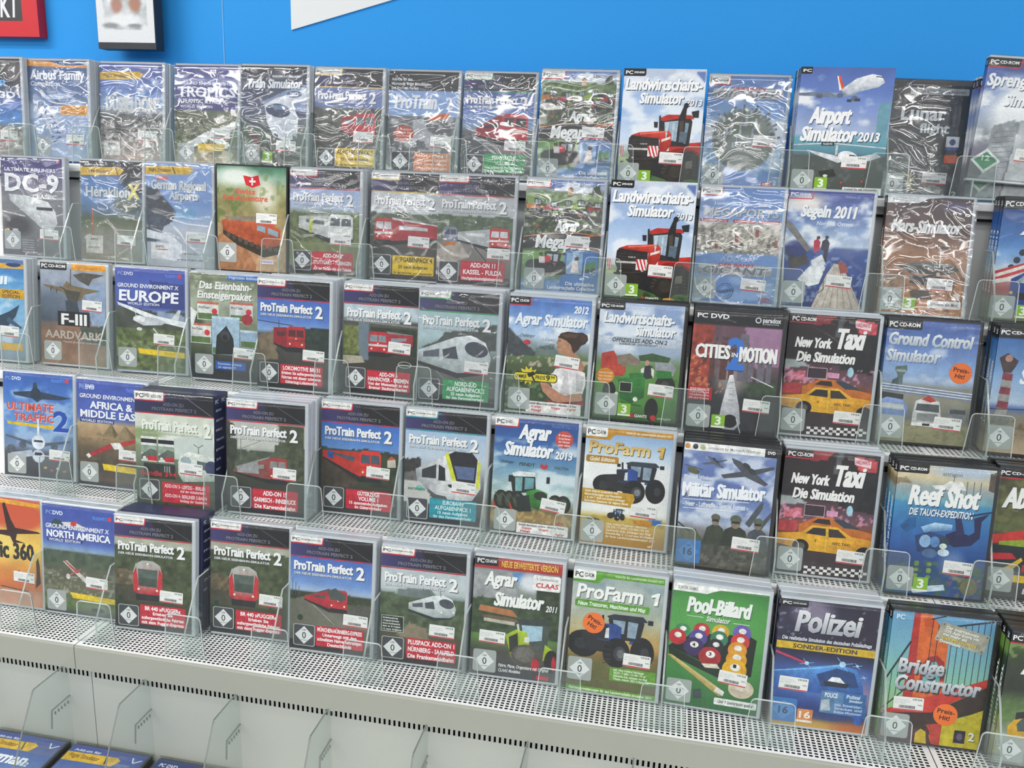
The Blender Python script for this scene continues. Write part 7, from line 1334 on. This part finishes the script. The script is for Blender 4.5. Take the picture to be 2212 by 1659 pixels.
SPINE_TEXT = {'r2c12': 'Simulator 2013', 'r3c12': 'Tower Simulator', 'r4c10': 'Reef Shot - Die Tauch-Expedition', 'r5c10': 'Bridge Constructor', 'r2c11': 'Mars-Simulator', 'r1c11': 'Airport Simulator 2013', 'r5c11': 'Simulator'}
ORD = ['', 'second', 'third', 'fourth', 'fifth', 'sixth']
GRP = ['game cases on the top step', 'game cases on the second step', 'game cases on the third step', 'game cases on the fourth step', 'game cases on the bottom step']

def box_body(name, w, h, d, mat):
    b = 0.0006
    return MB().prism([(b, 0), (w-b, 0), (w, b), (w, d-b), (w-b, d), (b, d), (0, d-b), (0, b)], 'z', 0, h).mesh(name, mat)
def build_case(key, spec, idx, mw=None, row=None):
    fn, x, d, yaw, dl, kind, rear, film, stk, usk, pegi, offer, short, label = spec
    row = int(key[1])-1 if row is None else row
    w, h, dep = CW, CH, CD
    if kind == 'B': w, h, dep = 0.143, 0.1975, 0.018
    if kind == 'b': dep = 0.018
    if kind == 'T': dep = 0.048
    M0 = mw or frame(row, x, d, yaw, dl, 3.0 if key == 'r1c13' else 0, 0.030 if key == 'r1c13' else 0)
    boxy = kind in 'bBT'
    root = empty('game_box' if boxy else 'game_case', M0)
    tag(root, label, 'game box' if boxy else 'game case', GRP[row] if row < 5 else 'game cases lying on the lower shelf')
    if boxy:
        A = Art(idx, w, h, 0, 0); bm_ = box_body('box_body', w, h, dep, MAT['navybox'] if kind == 'T' else MAT['card'])
    elif kind == 'K':
        A = Art(idx, CW-0.006, CH-0.006, 0.003, 0.003); bm_ = SHELL['k']
    else:
        A = Art(idx); bm_ = SHELL[kind]
    fn(A)
    mesh_obj('box_body' if boxy else 'case_shell', bm_, root)
    A.build(root, key, 'board' if boxy else 'print')
    L = A.lay+2
    sx = w/CW
    if usk: place_label(USKQ[usk[0]], 'rating_label', root, usk[1]*sx+(2 if kind == 'K' else 0), usk[2], 27, L, 0, USKD[usk[0]], 'rating_diamond').scale = (1.08, 1, 1.08)
    if pegi: place_label(PEGI, 'age_mark', root, pegi[0]*sx, pegi[1], 15.5, L+2)
    if stk: place_label(STK, 'price_sticker', root, stk[0]*sx, stk[1], 15, L+5, stk[2])
    if offer: place_label(PREIS, 'offer_sticker', root, offer[0]-12, offer[1]-12, 24, L+6, offer[2])
    sp = None
    if x > 0.95 or boxy:
        sp = spine_sheet(root, A, text=SPINE_TEXT.get(key), depth=dep)
        mesh_obj('spine_sheet', sp, root)
    if film:
        f = mesh_obj('shrink_film', WRAPS[film][idx % 3], root)
        f.location = (0, -0.000012*max(0, L-40), 0)
        if boxy: f.scale = (w/CW, 1, h/CH)
    # further copies standing behind the front one
    pitch = dep+0.0006
    if 0 < row < 5 and mw is None:                 # no more copies than fit under the lip of the step above
        Lr = LEAN+math.radians(dl); room = TY[row-1]-LIP[row-1]-0.0034-TY[row]
        while rear and -d+rear*pitch/math.cos(LEAN)+dep+0.19*math.tan(Lr)+max(0.0, 0.135*math.sin(math.radians(yaw))) > room: rear -= 1
    for k in range(1, rear+1):
        rnd = random.Random(idx*17+k)
        off = Vector((rnd.uniform(-0.0016, 0.0016), 0, 0))
        Mk = Matrix.Translation(Vector((0, pitch*k/math.cos(LEAN), 0))+off) @ M0
        o = mesh_obj('game_box' if boxy else 'game_case', bm_); o.matrix_world = Mk
        tag(o, '%s %s in the stack of the %s' % (ORD[k], 'box' if boxy else 'case', short), 'game box' if boxy else 'game case', GRP[row])
        if sp is not None: mesh_obj('spine_sheet', sp, o)
    return root

for _i, (_k, _s) in enumerate(CASES.items()):
    build_case(_k, _s, _i+1)

def side_print(parent, w, h, dep, seed):
    """white lines of lettering printed on the right flank of a thick box"""
    m = MB(); rs = random.Random(seed)
    def row(s, y0, y1, z, hgt):
        Vt, F = layout(s, 'b'); x = Vt[:, 0]/Vt[:, 0].max(); y = Vt[:, 1]/CAP['b']
        m.add(np.stack([np.full_like(x, w+0.0003), y0+x*(y1-y0), z+y*hgt], -1), F.tolist(), lin('d8dcea'))
    row('PC', dep*0.1, dep*0.3, h*0.93, 0.006)
    row('PC', dep*0.55, dep*0.75, h*0.93, 0.006)
    for k in range(7): row(('ADD-ON 3', 'ADD-ON 4', 'PRO', 'TRAIN', 'DVD', 'ZUG', 'INFO')[k], dep*0.12, dep*rs.uniform(0.4, 0.85), h*(0.86-k*0.085), 0.0036)
    return mesh_obj('side_print', m.mesh('side_print', MAT['ink'], ink=True), parent)
for _o in list(bpy.data.objects):
    if _o.get('label', '').startswith('thick cardboard game box'): side_print(_o, 0.135, 0.190, 0.048, 3)
_s = CASES['r5c2']
_b = tag(empty('game_box', Matrix.Translation((0.0, (CD+0.0008)/math.cos(LEAN), 0)) @ frame(4, *_s[1:5])), 'thick navy game box standing behind the left red railcar front case', 'game box', GRP[4])
mesh_obj('box_body', box_body('box_body', 0.138, 0.191, 0.040, MAT['navybox']), _b)
side_print(_b, 0.138, 0.191, 0.040, 5)

# ------------------------------------------------------------------ clear dividers standing between the stacks
def rounded_trap(w0, w1, h, r=0.007, n=5):
    """front flange outline: wider at the foot, rounded top corners, centred on x = 0"""
    pts = [(-w1/2, 0), (w1/2, 0)]
    for k in range(n):
        a = math.radians(90*k/(n-1)); pts.append((w0/2-r+r*math.cos(a), h-r+r*math.sin(a)))
    for k in range(n):
        a = math.radians(90+90*k/(n-1)); pts.append((-w0/2+r+r*math.cos(a), h-r+r*math.sin(a)))
    return pts
def rim_strip(mb, pts, axis, a, b, t, closed=False):
    """narrow edge strip following an outline"""
    n = len(pts)
    for i in range(n if closed else n-1):
        p, q = np.array(pts[i]), np.array(pts[(i+1) % n]); d = q-p; L = np.linalg.norm(d)
        if L < 1e-6: continue
        nn = np.array([-d[1], d[0]])/L*t
        mb.prism([tuple(p), tuple(q), tuple(q+nn), tuple(p+nn)], axis, a, b)
TH = 0.0018
FL = rounded_trap(0.058, 0.067, 0.070)
PLATE = [(0.0022, 0), (0.0022, 0.037), (0.010, 0.050), (0.034, 0.092), (0.046, 0.110), (0.078, 0.110), (0.078, 0)]
def divider_meshes():
    fl = MB().prism(FL, 'y', 0, TH).mesh('front_flange', MAT['acrylic'])
    e1 = MB(); rim_strip(e1, FL[1:]+[FL[0]], 'y', -0.0002, TH+0.0002, 0.0007)
    pl = MB().prism(PLATE, 'x', -TH/2, TH/2).mesh('side_plate', MAT['acrylic'])
    e2 = MB(); rim_strip(e2, PLATE[:6], 'x', -TH/2-0.0002, TH/2+0.0002, -0.0006)
    rb = MB()
    for s in (-1, 1):
        rb.prism([(s*0.004, 0), (s*0.0055, 0), (s*0.0046, 0.016), (s*0.004, 0.016)], 'y', TH, TH+0.0012)
    return (fl, e1.mesh('flange_edge', MAT['rim']), pl, e2.mesh('plate_edge', MAT['rim']), rb.mesh('foot_rib', MAT['acrylic']))
DV = divider_meshes()
DROP = {(1, 6)}
def divider(x, y, z, label, grp):
    root = tag(empty('shelf_divider', loc=(x, y, z)), label, 'divider', grp)
    fl = mesh_obj('front_flange', DV[0], root); mesh_obj('flange_edge', DV[1], fl)
    pl = mesh_obj('side_plate', DV[2], root); mesh_obj('plate_edge', DV[3], pl); mesh_obj('foot_rib', DV[4], root)
    return root
for r in range(5):
    cols = [(k, s) for k, s in CASES.items() if int(k[1])-1 == r and not k.endswith('b')]
    for j, (k, s) in enumerate(cols):
        if j == 0: continue
        if (r, j) in DROP: continue
        xd = s[1]-0.0038
        if cols[j-1][1][1]+CW > xd-0.001: xd = (cols[j-1][1][1]+CW+s[1])/2
        lab = 'clear divider on the left of the %s' % s[12]
        if len(lab.split()) > 15: lab = 'clear divider by the %s' % s[12]
        divider(xd, TY[r]-LIP[r]+0.0030+(0.0075 if r == 4 else 0), TZ[r]-0.0034, lab, 'clear shelf dividers')

# ------------------------------------------------------------------ lower shelf: lying cases and hooked dividers
for k, (x, lab, sh) in enumerate(((0.060, 'blue game case lying flat on the lower shelf at left picture edge', 'left lying case'), (0.2055, 'game case with yellow banner lying flat, middle of the lower shelf', 'middle lying case'), (0.3535, 'dark blue game case lying flat, rightmost on the lower shelf', 'right lying case'))):
    a = math.radians(-86.0)
    ca, sa = math.cos(a), math.sin(a)
    # top edge of the case towards the back panel
    yb_, zb_ = -0.064, -0.1815
    up = np.array([0, -math.sin(a), math.cos(a)])
    X = np.array([1.0, 0, 0]); Y = np.cross(up, X)
    o = np.array([x, yb_, zb_])-up*CH
    mw = Matrix(((X[0], Y[0], up[0], o[0]), (X[1], Y[1], up[1], o[1]), (X[2], Y[2], up[2], o[2]), (0, 0, 0, 1)))
    build_case('low%d' % k, ((lambda kk: (lambda A: c_low(A, kk)))(k), x, 0, 0, 0, 'k', 0, 2, None, None, None, None, sh, lab), 90+k, mw, 5)
PL2 = [(-0.058, -0.0430), (-0.130, -0.0440), (-0.1335, -0.0475), (-0.156, -0.089), (-0.185, -0.150), (-0.200, -0.2105), (-0.058, -0.2105)]
SL2 = [(-0.059, -0.1005), (-0.099, -0.1015), (-0.102, -0.131)]
pl2 = MB().prism(PL2, 'x', -TH/2, TH/2).mesh('side_plate', MAT['acrylic'])
e2 = MB(); rim_strip(e2, PL2[:6], 'x', -TH/2-0.0002, TH/2+0.0002, -0.0006); e2 = e2.mesh('plate_edge', plain('grey_acrylic_edge', '747a76', 0.2, 0.6))
g2 = MB(); rim_strip(g2, SL2, 'x', -TH/2-0.0003, TH/2+0.0003, -0.0007)
for k in range(5): g2.prism([(-0.064-k*0.007, -0.112), (-0.065-k*0.007, -0.112), (-0.065-k*0.007, -0.107), (-0.064-k*0.007, -0.107)], 'x', -TH/2-0.0003, TH/2+0.0003)
g2 = g2.mesh('moulded_groove', plain('groove_shade_grey', '767c78', 0.3, 0.5))
h2 = MB().box(-0.0024, 0.0024, -0.0582, -0.0545, -0.0535, -0.0435).mesh('hook', MAT['rim'])
for k, x in enumerate((0.049, 0.197, 0.340, 0.490, 0.637, 0.787, 0.935, 1.083)):
    root = tag(empty('hooked_divider', loc=(x, -0.058, -0.2105)), 'clear plate hooked into the slotted panel, number %s from the left' % ('one', 'two', 'three', 'four', 'five', 'six', 'seven', 'eight')[k], 'divider', 'hooked dividers under the fascia')
    off = Vector((0, 0.058, 0.2105))
    for nm, me in (('side_plate', pl2), ('plate_edge', e2), ('moulded_groove', g2), ('hook', h2)):
        o = mesh_obj(nm, me, root); o.location = off

# ------------------------------------------------------------------ things on the wall
sg = tag(mesh_obj('wall_sign', MB().prism([(0.3085, 0.9905), (0.5165, 1.0462), (0.74, 1.106), (0.74, 1.34), (0.3070, 1.34)], 'y', WALL_Y-0.004, WALL_Y-0.0004).mesh('wall_sign', MAT['sign'])), 'white slanted sign board high on the blue wall', 'sign')
# red framed sign, letters cut off by the picture edge
root = tag(empty('framed_sign', loc=(-0.33, WALL_Y-0.012, 0.972)), 'red framed dark sign with white letters, top left corner', 'sign')
def rel(v): return Vector((0.33, -(WALL_Y-0.012), -0.972))
fx0, fx1, fz0, fz1 = -0.47, -0.2360, 0.9685, 1.16
fr = MB()
for b in ((fx0, fx1, fz0, fz0+0.030), (fx0, fx1, fz1-0.030, fz1), (fx0, fx0+0.034, fz0+0.030, fz1-0.030), (fx1-0.036, fx1, fz0+0.030, fz1-0.030)):
    fr.box(b[0], b[1], WALL_Y-0.024, WALL_Y-0.001, b[2], b[3])
o = mesh_obj('frame', fr.mesh('frame', MAT['red']), root); o.location = rel(0)
pn = MB().box(fx0+0.03, fx1-0.034, WALL_Y-0.017, WALL_Y-0.012, fz0+0.028, fz1-0.028)
o = mesh_obj('panel', pn.mesh('panel', plain('dark_sign_panel', '3c3f40', 0.3, 0.5, noise=0.2, nscale=20)), root); o.location = rel(0)
Vt, F = layout('KT', 'b'); Vt = Vt/[Vt[:, 0].max(), CAP['b']]
lt = MB().add(np.stack([-0.329+Vt[:, 0]*0.042+Vt[:, 1]*0.004, np.full(len(Vt), WALL_Y-0.0174), 1.008+Vt[:, 1]*0.042], -1), F.tolist())
o = mesh_obj('lettering', lt.mesh('lettering', MAT['sign']), root); o.location = rel(0)
# white box hanging on the wall
bx0, bx1, bz0, bz1, by0, by1 = -0.0790, 0.0475, 0.9435, 1.135, WALL_Y-0.055, WALL_Y-0.028
root = tag(empty('hanging_box', loc=(bx0, by1, bz0)), 'white-fronted dark box with faded picture hanging on the blue wall', 'box')
off = Vector((-bx0, -by1, -bz0))
o = mesh_obj('box_body', MB().box(bx0, bx1, by0, by1, bz0, bz1).mesh('box_body', MAT['darkbox']), root); o.location = off
A = Art(77, bx1-bx0-0.002, bz1-bz0-0.016, bx0+0.0005, bz0+0.012)
A.g((0, 'e6e8ea'), (141, 'e2e4e6'))
A.rp('c8ccd0', [(12, 20), (88, 20), (88, 122), (12, 122)], .3, 12)
for (h_, cx, cy, rx, ry) in (('4a62a0', 30, 58, 14, 16), ('a8b8c0', 30, 46, 18, 14), ('b07c68', 36, 86, 10, 12), ('4a62a0', 76, 52, 12, 14), ('c0a4a4', 64, 46, 14, 14), ('b0765c', 68, 84, 10, 12), ('eceeee', 46, 108, 30, 9), ('8a8e90', 24, 116, 14, 4), ('8a8e90', 66, 116, 12, 3)): A.re(h_, cx, cy, rx, ry, .9, .6)
o = A.build(root, 'wallbox', 'board'); o.location = off+Vector((0, by0, 0))
hk = MB().box(bx0+0.055, bx0+0.065, by1, WALL_Y, bz1-0.03, bz1-0.02); o = mesh_obj('hanger_peg', hk.mesh('hanger_peg', MAT['white_metal']), root); o.location = off
